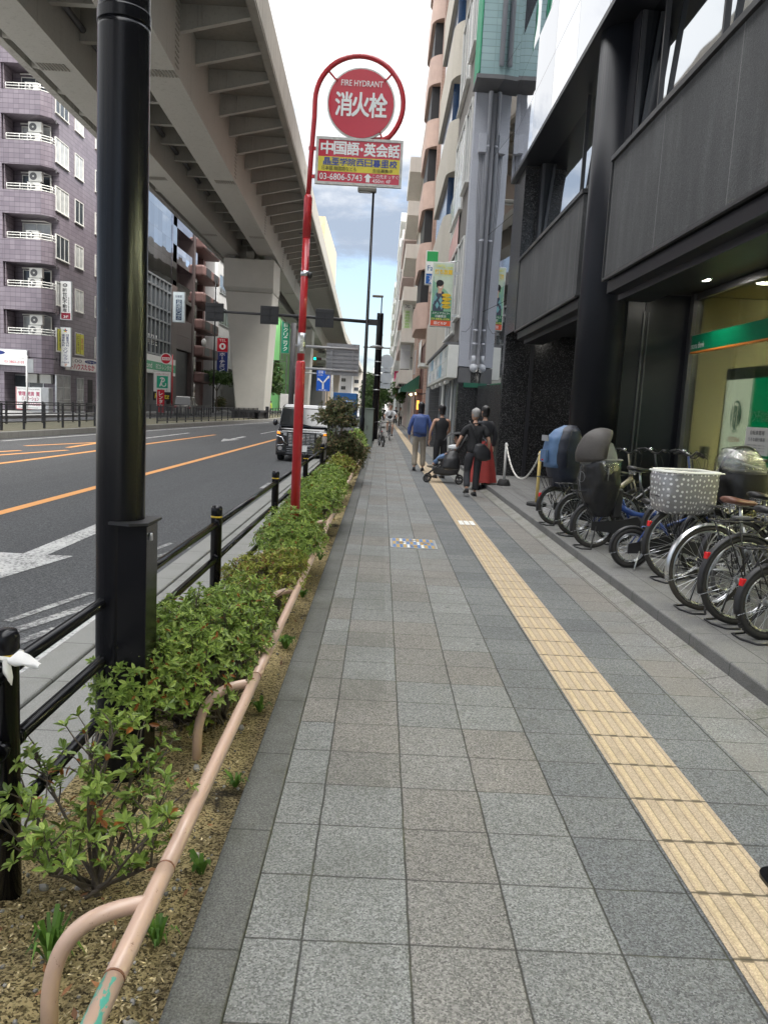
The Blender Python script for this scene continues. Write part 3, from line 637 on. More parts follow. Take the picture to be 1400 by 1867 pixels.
azalea((-0.70, 14.3, 0.33), (0.32, 0.5, 0.33), 420, 0.06, 25, 'small rounded yellow green bush under the bronze leaved tree', AZALEA_Y, every=6, nn=(5, 7))
azalea((-0.78, 18.6, 0.30), (0.30, 2.2, 0.32), 700, 0.085, 26, 'straggling green bush past the bronze leaved tree', every=8, nn=(4, 6))
azalea((-0.72, 24.0, 0.35), (0.28, 2.4, 0.42), 600, 0.10, 29, 'dark green leafy clump at the foot of the slim second lamp post', every=8, nn=(4, 6))
# weeds
def weed(x, y, n, h, seed, label, w=0.012, group='weeds in the planting bed'):
    rs = np.random.RandomState(seed); t = MB()
    for k in range(int(n*1.7)):
        w_ = w*.55; an = rs.rand()*6.28; l = h*rs.uniform(.5, 1.2); o = Vector((math.cos(an), math.sin(an), 0)); lean = rs.uniform(.25, .9); s = Vector((-o.y, o.x, 0))*w_*rs.uniform(.6, 1.2); c = Vector((x, y, 0.0)) + o*.008
        p1 = c + o*l*lean*.35 + Vector((0,0,l*.55)); p2 = c + o*l*lean*.75 + Vector((0,0,l*.85)); p3 = c + o*l*lean*1.1 + Vector((0,0,l*.8*(1-lean*.45)))
        t.add([c-s*.5, c+s*.5, p1+s, p1-s, p2+s*.8, p2-s*.8, p3], [(0,1,2,3),(3,2,4,5),(5,4,6)], 0)
    o = t.build('weed', WEED); tag(o, label, 'weed', group); return o
WEED = mat_leaf('weed_blade', [(0.0, (0.06, 0.14, 0.02)), (1.0, (0.16, 0.30, 0.05))])
weed(-0.80, 1.86, 22, 0.13, 1, 'tall grassy weed in front of the nearest azalea'); weed(-0.545, 1.95, 16, 0.09, 2, 'spreading weed between the pink rail and the kerb, nearest the camera')
weed(-0.50, 2.28, 9, 0.06, 3, 'broad leaved weed with a white leaf against the kerb', 0.02); weed(-0.50, 2.85, 12, 0.06, 4, 'small weed on the kerb side of the rail, beside the first joint')
weed(-0.52, 3.6, 12, 0.07, 5, 'weed tuft at the kerb opposite the bushy azalea'); weed(-0.52, 4.6, 16, 0.09, 6, 'leafy weed at the kerb opposite the yellowish azalea', 0.02)
weed(-0.95, 1.42, 14, 0.08, 7, 'ground ivy sprout by the foot of the nearest rail hoop', 0.022); weed(-0.74, 1.50, 10, 0.07, 8, 'weed at the bottom edge of the photo below the pink rail')
weed(-0.55, 5.9, 14, 0.08, 9, 'weed beside the rail next to the dense azalea', 0.02); weed(-0.53, 7.4, 14, 0.08, 10, 'weed beside the rail level with the hydrant pole', 0.02)
# dead leaves
b = MB(); rs = np.random.RandomState(3)
for k in range(160):
    x = rs.uniform(-1.1, -.5); y = 1.2+7*rs.rand()**2; a = rs.rand()*6.28; l = rs.uniform(.012, .026); u = Vector((math.cos(a), math.sin(a), rs.uniform(-.3, .5)))*l; v = Vector((-math.sin(a), math.cos(a), rs.uniform(-.3, .3)))*l*.35; c = Vector((x, y, .022))
    b.add([c-u, c+v, c+u, c-v], [(0,1,2),(0,2,3)])
tag(b.build('dead_leaves', M_((0.20, 0.085, 0.03), 0.7, var=0.2, island=0.5, name='dead_leaf')), 'brown fallen leaves lying on the planting bed', 'dead leaves', None, 'stuff')

# dry straw, moss crumbs and bark bits lying loose
b = MB(); rs = np.random.RandomState(12); V = []; F = []
for k in range(5200):
    y = 1.15+8*rs.rand()**2.4; x = rs.uniform(-1.12, -.475)
    if mnoise.noise((x*3.1, y*3.1, 7)) < -.12: continue
    a = rs.rand()*6.28; l = rs.uniform(.003, .011); w = rs.uniform(.0012, .004); c = Vector((x, y, .010+.012*rs.rand())); u = Vector((math.cos(a), math.sin(a), rs.uniform(-.5, .5)))*l; v = Vector((-math.sin(a), math.cos(a), rs.uniform(-.4, .4)))*w; o = len(V); V += [c-u, c+v, c+u, c-v]; F.append((o, o+1, o+2, o+3))
b.add(V, F, 0); tag(b.build('straw_litter', M_((.46, .37, .21), .9, var=.25, scale=30, island=.6, name='straw')), 'pale dry straw and moss crumbs covering the planting bed', 'litter', None, 'stuff')
# the bronze-leaved tree and its prop
def crown_tree(loc, trunk_h, blobs, n, ll, leaf, label, cat='tree', group=None, name='garden_tree', seed=1, r0=0.035, every=6, lim=None, nn=(4, 7)):
    t = root(name, loc, label, cat, group); rs = np.random.RandomState(seed); L = Vector(loc); sh = []; tot = sum(b_[1][0]*b_[1][1]*b_[1][2]+.02 for b_ in blobs)
    tr = MB(); top = L + Vector((0, 0, trunk_h)); tr.tube([L + Vector((0,0,-.05)), L + Vector((rs.randn()*.02, rs.randn()*.02, trunk_h*.5)), top], [r0, r0*.8, r0*.6], 8)
    for bi, (c, r) in enumerate(blobs):
        c = L + Vector(c); s = bush_shoots(c, r, max(20, int(n*(r[0]*r[1]*r[2]+.02)/tot)), seed*13+bi, lump=.5, shell=.35, under=.9); sh += s
        tr.tube([top - Vector((0,0,trunk_h*.15)), top.lerp(c, .5) + Vector((rs.randn()*.04, rs.randn()*.04, 0)), c], [r0*.55, r0*.4, r0*.2], 6); twigs(tr, c, s, r[0]*.1, r0*.16, seed+bi, every=every)
    leaf_cloud(sh, ll, 0.45, nn, (35, 90), seed=seed).build('crown', leaf, t); tr.build('trunk', BARK, t); return t
crown_tree((-0.90, 15.0, 0), 0.75, [((0.05, 0, 1.42), (.36, .38, .27)), ((-.18, .1, 1.25), (.26, .3, .2)), ((.22, -.1, 1.22), (.22, .25, .18)), ((.22, 0.1, .78), (.38, .42, .34)), ((-.12, .2, .70), (.30, .34, .26)), ((.40, .25, .55), (.30, .35, .28))], 1900, 0.052, PHOTINIA, 'bronze leaved small tree tied to a grey wooden stake, in two tiers', seed=3)
t = root('tree_stake', (-1.06, 14.6, 0), 'grey weathered wooden stake holding up the bronze leaved tree', 'stake')
b = MB(); b.tube([(-1.06, 14.6, -.05), (-1.06, 14.6, 0.92)], .045, 12); b.build('post', M_((0.22, 0.20, 0.18), 0.85, var=0.25, scale=12, bump=.4, name='weathered_wood'), t)
b = MB(); b.tube([(-1.06+.05*math.cos(a), 14.6+.05*math.sin(a), .72+.006*a) for a in [i*.4 for i in range(34)]], .006, 5); b.build('rope', M_((0.05, 0.045, 0.04), .9, name='hemp_rope'), t)

# ================================================================== STREET FURNITURE
# black guard rail along the kerb: posts and rails are parts of one fence
t = root('guard_rail', (-1.04, 2.13, 0), 'black tubular guard rail between the planting bed and the road', 'guard rail')
GY = [-0.85, 2.13, 4.96, 7.75, 10.85, 13.85, 16.85]
for i, y in enumerate(GY):
    b = MB(); b.lathe([(.036, -.1), (.036, .76), (.0375, .762), (.0375, .80), (.030, .818), (.0, .822)], (-1.04, y, 0), 20); p = b.build('post', BLACK, t)
    b = MB(); b.lathe([(.0366, .742), (.0374, .743), (.0374, .752), (.0366, .753)], (-1.04, y, 0), 20); b.build('reflector_band', M_((0.60, 0.40, 0.03), .35, var=.05, name='gold_reflector'), p)
    for z in (.705, .475, .245):
        b = MB(); b.cyl((-1.035, y-.062, z), (-1.035, y-.030, z), .026, seg=14); b.cyl((-1.035, y+.030, z), (-1.035, y+.062, z), .026, seg=14); b.cyl((-1.035, y-.05, z-.034), (-1.035, y-.05, z+.034), .006, seg=8); b.build('rail_clamp', BLACK, p)
for z in (.705, .475, .245):
    for (a, c) in zip(GY[:-1], GY[1:]):
        b = MB(); b.tube([(-1.035, a+.03, z), (-1.035, c-.03, z)], .0215, 14); b.build('rail', BLACK, t)
# ribbon tied round the first post
b = MB(); rs = np.random.RandomState(5); cl = M_((0.72, 0.71, 0.69), .8, var=.08, scale=20, name='white_cloth')
b.tube([(-1.04+.0405*math.cos(a), 2.13+.0405*math.sin(a), .742+.004*math.sin(3*a)) for a in [i*2*math.pi/24 for i in range(24)]], .009, 6, closed=True)
def cloth(mb, pts, ws, sag=.006):
    vs = []; n = len(pts)
    for i, p in enumerate(pts):
        p = Vector(p); d = (Vector(pts[min(i+1, n-1)]) - Vector(pts[max(i-1, 0)])).normalized(); s = d.cross(Vector((.3, -.8, .5))).normalized()
        for k in range(5): vs.append(p + s*ws[i]*(k-2)/2 + Vector((0, -.012*(1-((k-2)/2)**2) + .004*math.sin(i*2+k), sag*math.sin(i*1.7+k))))
    mb.add(vs, [(i*5+k, i*5+k+1, (i+1)*5+k+1, (i+1)*5+k) for i in range(n-1) for k in range(4)], 0, True)
cloth(b, [(-1.01, 2.085, .745), (-.985, 2.08, .752), (-.955, 2.075, .75), (-.93, 2.072, .742), (-.915, 2.07, .738)], [.005, .018, .021, .015, .003])
cloth(b, [(-1.02, 2.083, .742), (-1.012, 2.078, .722), (-1.002, 2.074, .70), (-.997, 2.072, .682)], [.005, .010, .010, .002])
cloth(b, [(-1.03, 2.085, .745), (-1.055, 2.08, .75), (-1.085, 2.08, .745), (-1.10, 2.082, .738)], [.005, .016, .017, .004])
tag(b.build('ribbon', cl), 'white cloth ribbon knotted round the top of the nearest guard rail post', 'ribbon')

# low pink pipe rail with hoops
PIPE = None
def mat_pipe():
    t = NT('pink_beige_pipe_paint'); p = t.pos(); n = t.noise(p, 6, 5, .65); f = t.noise(p, 75, 3, .7); col = t.mix(n, (0.49, 0.33, 0.25), (0.60, 0.425, 0.33))
    col = t.mix(t.ramp(f, [(0.64, 0), (0.74, .8)]), col, (0.19, 0.095, 0.06)); y = t.xyz(p)[1]
    # chips that lay bare the old turquoise coat near the first joint
    zone = t.m('MULTIPLY', t.m('GREATER_THAN', y, 1.30), t.m('LESS_THAN', y, 1.472)); chip = t.m('MULTIPLY', t.m('GREATER_THAN', t.noise(t.vec(p, (1.4, .45, 1)), 26, 4, .6), 0.53), zone)
    col = t.mix(chip, col, (0.10, 0.46, 0.37)); t.set(col=col, rough=.34, coat=.25); return t.mat
PIPE = mat_pipe()
t = root('pipe_rail', (-0.50, 1.5, 0), 'low pink beige pipe rail edging the planting bed, chipped to turquoise at the near end', 'pipe rail')
seg = [(-.5, 1.47), (1.47, 1.86), (1.86, 3.30), (3.30, 6.1), (6.1, 9.0), (9.0, 12.2), (12.2, 16), (16, 20), (20, 26.5)]
ZR = 0.285
def rx(y): return -0.50 + 0.03*max(0, y-10)/16
def rz(y): return ZR if y < 5 else ZR
for i, (a, c) in enumerate(seg):
    n = 6; b = MB(); b.tube([(rx(a+(c-a)*k/n), a+.001+(c-a-.002)*k/n, rz(a)) for k in range(n+1)], .0225 if i != 1 else .0232, 18); b.build('rail', PIPE, t)
for y in [1.47, 1.86, 3.30, 6.1, 9.0]:
    b = MB(); b.tube([(rx(y), y-.003, ZR), (rx(y), y+.003, ZR)], .0238, 18); b.build('weld_joint', M_((0.20, 0.09, 0.05), .8, var=.3, scale=60, name='rusty_weld'), t)
for (yj, yf) in [(1.72, 1.62), (3.22, 3.06), (4.95, 4.8), (6.62, 6.55), (8.05, 8.0), (9.4, 9.3), (11, 10.9), (12.7, 12.6), (14.5, 14.4), (16.3, 16.2), (18.2, 18.1), (20, 19.9), (22, 21.9)]:
    P = bez((rx(yj), yj, ZR), (rx(yj)-.10, yj-.05, ZR+.01), (-.70, yf+.03, ZR-.01), (-.70, yf, 0.10), 14) + [(-.70, yf, -.05)]
    b = MB(); b.tube(P, .020, 14); b.build('hoop', PIPE, t)

# the big black lamp post in front
t = root('lamp_post', (-0.99, 2.95, 0), 'thick black lamp post in the foreground with an access box at its foot', 'lamp post')
b = MB(); b.lathe([(.0905, -.1), (.0905, 0), (.0905, 1), (.0905, 2), (.0905, 2.78), (.0905, 2.80)], (-.99, 2.95, 0), 40); b.build('lower_shaft', BLACK, t)
b = MB(); b.lathe([(.0905, 2.801), (.0925, 2.803), (.0925, 2.805), (.0925, 2.84), (.0925, 2.842), (.089, 2.844), (.089, 2.848), (.089, 2.88), (.089, 4), (.088, 8.5)], (-.99, 2.95, 0), 40); b.build('upper_shaft', BLACK, t)
b = MB(); b.box(-.975, -.862, 2.862, 3.01, .02, 1.015); p = b.build('access_box', BLACK, t, .004)
b = MB(); pts = [(-1.0, 2.842), (-.915, 2.82), (-.856, 2.857), (-.852, 3.03), (-.945, 3.05)]; b.prism([(x, y, 1.017) for x, y in pts], (0, 0, .010)); b.build('lid', BLACKM, p)
b = MB(); b.cyl((-.861, 2.90, .975), (-.852, 2.90, .975), .009, seg=10); b.box(-.861, -.851, 2.893, 2.907, .955, .972); b.build('lock', STEEL, p)
b = MB(); b.bar((-.99, 2.95, 8.45), (-2.6, 2.95, 8.62), .07, .07); b.build('arm', BLACK, t); b = MB(); b.box(-3.1, -2.5, 2.83, 3.07, 8.56, 8.68); b.build('lamp_head', BLACKM, t, .03)

# fire hydrant pole with its two signs
HX, HY = -0.752, 7.0
t = root('hydrant_sign_pole', (HX, HY, 0), 'tall red fire hydrant pole curled into a ring round its sign', 'sign pole')
b = MB(); b.lathe([(.043, -.1), (.043, 1.84), (.041, 1.87), (.034, 1.885)], (HX, HY, 0), 24); b.build('lower_pole', RED, t)
b = MB(); b.tube([(HX, HY, 1.89), (HX+.01, HY, 2.95)], .033, 20); b.tube([(HX+.01, HY, 2.95), (HX+.012, HY, 3.28), (HX+.012, HY, 3.31)], [.036, .036, .026], 20); b.build('middle_pole', RED, t)
cx, cz, rr = -0.335, 4.085, 0.378
P = [(HX+.012, HY, 3.29), (HX+.022, HY, 3.6), (cx-rr, HY, 3.95)] + [(cx+rr*math.cos(R(a)), HY, cz+rr*math.sin(R(a))) for a in range(180, -52, -8)] + [(cx+.15, HY+.02, cz-.318), (cx+.06, HY+.022, cz-.30)]
b = MB(); b.tube(P, .0215, 16); b.build('curled_pipe', RED, t)
b = MB(); b.prism([(cx+.04, HY+.008, cz-.292), (cx+.04, HY+.008, cz-.278), (cx+.22, HY+.008, cz-.26), (cx+.20, HY+.008, cz-.30)], (0, .016, 0)); b.build('gusset', RED, t)
dc, dz, dr = -0.318, 4.075, .292
for a in (140, 45, -52):
    b = MB(); b.bar((dc+dr*.97*math.cos(R(a)), HY, dz+dr*.97*math.sin(R(a))), (cx+rr*math.cos(R(a-2)), HY, cz+rr*math.sin(R(a-2))), .014, .014); b.cyl((dc+dr*.96*math.cos(R(a)), HY-.03, dz+dr*.96*math.sin(R(a))), (dc+dr*.96*math.cos(R(a)), HY+.02, dz+dr*.96*math.sin(R(a))), .009, seg=8); b.build('strut', RED, t)
b = MB(); b.tube([(HX+.002, HY+.001, 1.95), (HX+.003, HY+.001, 2.13)], .0365, 20); sl = b.build('number_sleeve', ALU, t)
b = MB(); F = Face(b, (HX-.005, HY-.036, 1.97), (1, 0, 0), (0, 0, 1)); F.rect(0, .026, 0, .14, 0)
for k in range(3): F.text('荒川区'[k], .004, .022, .105-.033*k, .13-.033*k, 1)
F.text('24', .004, .022, .012, .032, 1); b.build('number_plate', [OFFWHITE, INK], sl)
b = MB(); b.cyl((HX+.008, HY, 2.62), (HX+.008, HY, 2.665), .037, seg=20); b.build('clamp_band', STEEL, t)
b = MB(); b.ball((HX+.055, HY-.01, 2.63), .022, .028, .03, 12, 8); b.build('clamp_knob', BLACKM, t)
b = MB(); b.cyl((HX-.055, HY, 2.985), (HX+.075, HY, 2.985), .006, seg=8); b.build('through_bolt', BLACKM, t)
# round sign
t = root('hydrant_sign', (dc, HY, dz-dr), 'round red FIRE HYDRANT sign hanging inside the curled red pipe', 'sign')
b = MB(); a_ = [(dc+dr*math.cos(2*math.pi*k/64), dz+dr*math.sin(2*math.pi*k/64)) for k in range(64)]
b.prism([(x, HY-.012, z) for x, z in a_], (0, .02, 0)); b.build('disc', OFFWHITE, t)
b = MB(); F = Face(b, (dc, HY-.0125, dz), (1, 0, 0), (0, 0, 1)); F.ell(0, 0, dr*.955, dr*.955, 0, 1, 64)
F.text('FIRE HYDRANT', -.175, .180, .138, .185, 1, 2, .012); F.text('消', -.218, -.078, -.105, .085, 1, 2, .035); F.text('火', -.075, .070, -.105, .088, 1, 2, .035); F.text('栓', .072, .222, -.108, .088, 1, 2, .035)
b.build('sign_face', [SIGNRED, M_((.80, .80, .79), .4, var=.03, name='sign_white')], t)
b = MB()
for k in range(7):
    z = dz-dr*.80 - .018 - k*.019; x = dc-dr*.60-.004*k
    b.tube([(x+(.006*math.cos(a) if k%2 else 0), HY+(0 if k%2 else .006*math.cos(a)), z+.012*math.sin(a)) for a in [i*.7 for i in range(9)]], .0018, 5, closed=True)
b.build('chain', STEEL, t)
# language school board
x0, x1, z0, z1 = -0.688, 0.062, 3.405, 3.795
t = root('school_board', (-.31, HY, z0), 'red and yellow language school board on the hydrant pole', 'sign')
b = MB(); f_ = .022
b.box(x0, x1, HY-.016, HY+.016, z1-f_, z1); b.box(x0, x1, HY-.016, HY+.016, z0, z0+f_); b.box(x0, x0+f_, HY-.015, HY+.015, z0+f_, z1-f_); b.box(x1-f_, x1, HY-.015, HY+.015, z0+f_, z1-f_)
b.build('frame', M_((.50, .49, .46), .5, .3, .25, 30, name='tarnished_frame'), t)
b = MB(); b.box(x0+f_, x1-f_, HY-.008, HY+.008, z0+f_, z1-f_, 0); W_, H_ = x1-x0-2*f_, z1-z0-2*f_; F = Face(b, (x0+f_, HY-.0085, z0+f_), (1, 0, 0), (0, 0, 1)); F.d = .002
F.rect(0, W_, H_*.60, H_, 1); F.rect(0, W_, H_*.25, H_*.60, 2); F.rect(0, W_, 0, H_*.25, 1)
for i, ch in enumerate('中国語'): F.text(ch, .022+i*.112, .126+i*.112, H_*.66, H_*.96, 3, 2, .05)
F.ell(.372, H_*.80, .013, .015, 3, 2)
for i, ch in enumerate('英会話'): F.text(ch, .395+i*.103, .492+i*.103, H_*.65, H_*.95, 3, 2, .05)
for i, ch in enumerate('晶亜学院西日暮里校'): F.text(ch, .045+i*.0715, .110+i*.0715, H_*.40, H_*.575, 4, 2, .035)
F.text('日本語.韓国語なども', .035, .335, H_*.275, H_*.375, 5, 2, .01); F.text('生徒募集中', .475, .645, H_*.275, H_*.36, 5, 2, .01)
F.text('03-6806-5743', .018, .385, H_*.05, H_*.20, 3, 2, .012); F.text('この先まっすぐ', .475, .700, H_*.135, H_*.23, 3, 2, 0); F.text('450m 4F', .475, .635, H_*.025, H_*.115, 3, 2, 0)
F.poly([(.435-.036, H_*.14), (.435, H_*.235), (.435+.036, H_*.14), (.435+.016, H_*.14), (.435+.016, H_*.03), (.435-.016, H_*.03), (.435-.016, H_*.14)][::-1], 3, 2)
b.build('board', [GREYP, SIGNRED, M_((.66, .55, .05), .4, var=.06, name='board_yellow'), M_((.80, .80, .79), .4, var=.03, name='sign_white'), BLUEI, INK], t)
b = MB()
for z in (z0+.06, z1-.10): b.bar((HX, HY, z), (x0+.01, HY, z), .014, .03)
b.build('bracket', RED, t)

# slim lamp posts
def slim_lamp(x, y, h, label, r=.07, arm=.55):
    t = root('lamp_post', (x, y, 0), label, 'lamp post', 'slim lamp posts along the pavement'); b = MB(); b.lathe([(r*1.25, -.1), (r*1.25, 1.1), (r, 1.16), (r*.55, h)], (x, y, 0), 14); b.build('shaft', BLACK, t)
    b = MB(); b.box(x-arm, x+.10, y-.13, y+.13, h-.02, h+.13); b.build('lamp_head', M_((.13, .12, .10), .5, name='bronze_housing'), t, .04)
    b = MB(); b.box(x-arm+.05, x-.1, y-.09, y+.09, h-.035, h-.022); b.build('lens', M_((.45, .46, .45), .3, name='lamp_lens'), t); return t
slim_lamp(-.70, 28.0, 8.95, 'slim black lamp post rising right of the language school board'); slim_lamp(-.45, 58.0, 9.6, 'distant slim lamp post behind the traffic signal pole', .075, .7); slim_lamp(-.45, 88.0, 9.6, 'farthest slim lamp post, past the signal pole', .075, .7)

# traffic signal mast (seen from behind)
Y0 = 38.0; X0 = -.33
t = root('signal_mast', (X0, Y0, 0), 'dark steel signal mast with a long arm over the road, seen from behind', 'signal mast')
b = MB(); b.lathe([(.165, -.1), (.160, 5.95), (.16, 6.05)], (X0, Y0, 0), 20); b.build('pole', BLACK, t)
for z in (2.4, 3.1, 3.75, 4.35): b = MB(); b.lathe([(.168, z-.02), (.168, z+.02)], (X0, Y0, 0), 20); b.build('steel_band', ALU, t)
b = MB(); b.tube([(X0, Y0, 5.60), (-4, Y0, 5.70), (-8.75, Y0, 5.72)], [.085, .075, .05], 12); b.bar((X0-.05, Y0, 5.6), (X0-.6, Y0, 5.61), .26, .26); b.build('arm', BLACKM, t)
for x in (-8.29, -5.65, -3.0):
    b = MB(); b.box(x-.44, x+.44, Y0-.10, Y0-.05, 5.24, 6.10); 
    for k in range(-1, 2): b.box(x-.44, x+.44, Y0-.125, Y0-.10, 5.66+k*.29-.012, 5.66+k*.29+.012)
    b.box(x-.012, x+.012, Y0-.12, Y0-.10, 5.24, 6.10); p = b.build('backing_board', BLACKM, t, .02)
    b = MB(); b.box(x-.40, x+.40, Y0+.02, Y0+.18, 5.50, 5.84); b.build('signal_box', DGREY, p, .03)
b = MB(); b.tube([(X0-.75, Y0, 4.42), (X0+.55, Y0, 4.42)], .035, 10); b.lathe([(.02, -.05), (.30, -.04), (.33, .02), (.1, .09), (.02, .1)], (X0-.1, Y0-.05, 4.45), 18); b.build('loudspeaker', GREYP, t)
for (x, z, kind, r) in [(X0+.42, 3.78, 'o', .34), (X0+.42, 3.0, 'o', .30)]:
    b = MB(); b.prism([(x+r*math.cos(2*math.pi*k/28), Y0+.02, z+r*math.sin(2*math.pi*k/28)) for k in range(28)], (0, .012, 0)); tag(b.build('road_sign', ALU), 'grey back of a round road sign, ' + ('upper of two on the signal mast' if z > 3.4 else 'lower of two on the signal mast'), 'road sign', 'road signs on the signal mast')
for z, w, h in [(3.36, .5, .22), (2.62, .52, .26)]:
    b = MB(); b.box(X0+.14, X0+.14+w, Y0+.02, Y0+.035, z-h/2, z+h/2); tag(b.build('plate_sign', ALU), 'grey back of a small plate sign, ' + ('between the round signs' if z > 3 else 'below the round signs'), 'road sign', 'road signs on the signal mast')
# the big grey back of a gantry sign, on its own post by the median
t = root('gantry_sign', (-6.6, 56, 0), 'grey ribbed back of a large gantry sign on two steel arms', 'road sign'); X1 = -8.0+2.3
b = MB(); b.lathe([(.2, -.1), (.19, 7.2)], (-6.6, 56, 0), 16); b.build('pole', DGREY, t)
for z in (4.1, 5.65): b = MB(); b.tube([(-6.6, 56, z), (-1.95, 56, z-.06)], .085, 10); b.build('arm', GREYP, t)
b = MB(); b.box(-4.2, -1.85, 56.13, 56.2, 3.72, 5.95); 
for k in range(8): b.box(-4.2, -1.85, 56.06, 56.128, 3.72+k*.28, 3.72+k*.28+.2)
for x in (-3.8, -2.3): b.box(x-.05, x+.05, 55.96, 56.058, 3.8, 5.9)
b.build('panel', M_((.30, .30, .31), .45, .5, .15, 1.5, name='sign_back'), t)
# blue direction sign further down
t = root('direction_sign', (-9.6, 92, 0), 'blue direction sign with white branching arrows under the flyover', 'road sign')
b = MB(); b.cyl((-9.6, 92, 0), (-9.6, 92, 6.6), .12, seg=10); b.cyl((-9.6, 91.9, 5.2), (-6.4, 91.9, 5.2), .07, seg=8); b.build('pole', GREYP, t)
b = MB(); b.box(-7.9, -6.3, 91.78, 91.84, 3.2, 5.7, 0); F = Face(b, (-7.9, 91.775, 3.0), (1, 0, 0), (0, 0, 1)); F.d = .01
F.rect(.68, .86, .42, 1.25, 1); F.poly([(.68,1.1),(.86,1.1),(1.38,1.75),(1.24,1.85)][::1], 1); F.poly([(.68,1.1),(.86,1.1),(.35,1.60),(.22,1.48)], 1); F.poly([(1.2,1.9),(1.48,1.68),(1.5,2.05)], 1); F.poly([(.12,1.35),(.40,1.6),(.1,1.72)], 1)
F.text('田端', .2, .75, 2.22, 2.55, 1); F.text('根津', .95, 1.45, 2.22, 2.55, 1); F.text('三河島', .1, .7, 1.95, 2.12, 1); F.text('明治通り', .3, 1.3, .24, .38, 1); b.build('panel', [M_((.01, .10, .52), .35, var=.05, name='sign_blue_bright'), WHITE], t)
# cabinet
t = root('utility_cabinet', (-.62, 29.3, 0), 'grey green utility cabinet standing beside the slim lamp post', 'cabinet')
b = MB(); b.box(-.86, -.32, 29.1, 29.5, 0, 1.46); b.build('body', M_((.20, .235, .205), .5, var=.12, name='cabinet_green'), t, .02)
b = MB(); b.box(-.89, -.29, 29.06, 29.54, 1.462, 1.50); b.build('roof', M_((.17, .20, .175), .5, name='cabinet_roof'), t, .01); b = MB(); b.box(-.60, -.59, 29.092, 29.098, .1, 1.4); b.box(-.55, -.52, 29.07, 29.098, .7, .85); b.build('door_edge', DGREY, t)
# manhole cover with painted stripes
t = root('manhole_cover', (.43, 8.58, .0), 'rounded rectangular manhole cover striped in blue, white and yellow', 'manhole cover')
def rrect(x0, x1, y0, y1, r, n=5): 
    o = []
    for (cx_, cy_, a) in [(x1-r, y0+r, -90), (x1-r, y1-r, 0), (x0+r, y1-r, 90), (x0+r, y0+r, 180)]: o += [(cx_+r*math.cos(R(a+90*k/n)), cy_+r*math.sin(R(a+90*k/n))) for k in range(n+1)]
    return o
b = MB(); b.prism([(x, y, .001) for x, y in rrect(.17, .69, 8.28, 8.90, .05)], (0, 0, .005)); b.build('rim', M_((.42, .42, .42), .4, .6, .15, name='manhole_steel'), t)
b = MB(); F = Face(b, (0, 0, .006), (1, 0, 0), (0, 1, 0)); F.d = .0012; F.poly(rrect(.185, .675, 8.30, 8.885, .04), 0)
for k in range(12):
    x = .20+k*.039
    for q in range(6): y = 8.31+q*.095; F.rect(x, x+.027, y+.004, y+.084, [1, 2, 1, 2, 3, 1, 2, 1, 3, 2, 1, 2][(k+(q//2)) % 12], 2)
for (x, y) in [(.43, 8.78), (.43, 8.40), (.29, 8.60), (.57, 8.60)]: F.ell(x, y, .045, .032, 4, 4, 16); F.ell(x, y, .025, .017, 2, 5, 12)
b.build('cover', [M_((.26, .28, .28), .5, var=.2, scale=30, name='manhole_grey'), M_((.03, .15, .44), .5, var=.15, name='manhole_blue'), M_((.52, .30, .03), .5, var=.15, name='manhole_yellow'), WHITE, DGREY], t)
# black-rimmed plate at the right edge of the photo
t = root('cable_cover', (1.44, 2.30, 0), 'black rimmed rounded plate at the right edge by the yellow strip', 'floor plate')
b = MB(); o_ = rrect(1.345, 1.72, 2.02, 2.44, .06, 6); i_ = rrect(1.372, 1.693, 2.047, 2.413, .04, 6); n = len(o_)
b.add([(x, y, .005) for x, y in o_] + [(x, y, .022) for x, y in o_] + [(x, y, .022) for x, y in i_] + [(x, y, .012) for x, y in i_], [f for k in range(n) for f in ((k, (k+1)%n, n+(k+1)%n, n+k), (n+k, n+(k+1)%n, 2*n+(k+1)%n, 2*n+k), (2*n+k, 2*n+(k+1)%n, 3*n+(k+1)%n, 3*n+k))]); b.build('rim', BLACK, t)
b = MB(); b.poly([(x, y, .012) for x, y in i_]); b.build('plate', M_((.13, .135, .14), .5, var=.15, name='plate_grey'), t)
# rope barrier on the plinth
def post(name, x, y, h, col, label, base_r=.15, tall=False):
    t = root(name, (x, y, .12), label, 'barrier post', 'barrier posts on the bank plinth')
    b = MB(); b.lathe([(base_r, .0), (base_r, .025), (base_r*(.55 if not tall else .72), .085 if not tall else .12), (.0, .09 if not tall else .125)] if tall else [(base_r, 0), (base_r, .045), (base_r*.9, .055), (0, .056)], (x, y, .12), 28); b.build('base', RUBBER, t)
    b = MB(); b.lathe([(.026, .05), (.026, h-.03), (.0, h-.005)], (x, y, .12), 16); b.build('shaft', col, t)
    b = MB(); b.tube([(x+.03*math.cos(a), y+.03*math.sin(a), .12+h-.06+.012*math.sin(2*a)) for a in [i*2*math.pi/16 for i in range(16)]], .009, 6, closed=True); b.build('rope_knot', ROPE, t); return t
ROPE = M_((.62, .60, .56), .85, var=.15, scale=60, name='white_rope')
post('barrier_post', 2.49, 11.97, .87, M_((.72, .55, .20), .45, var=.06, name='yellow_pipe'), 'yellow barrier post with a flat black base beside the parked bicycles', .155); post('barrier_post', 2.48, 15.2, .86, WHITE, 'white barrier post with a domed black rubber base', .135, True)
b = MB(); A, B_ = Vector((2.49, 11.97, .93)), Vector((2.48, 15.2, .92)); n = 60
for s in (0, math.pi):
    b.tube([A.lerp(B_, k/n) + Vector((.008*math.cos(k*1.3+s), 0, -.52*(1-(2*k/n-1)**2) + .008*math.sin(k*1.3+s))) for k in range(n+1)], .011, 6)
tag(b.build('barrier_rope', ROPE), 'white twisted rope slung between the yellow and white barrier posts', 'rope')

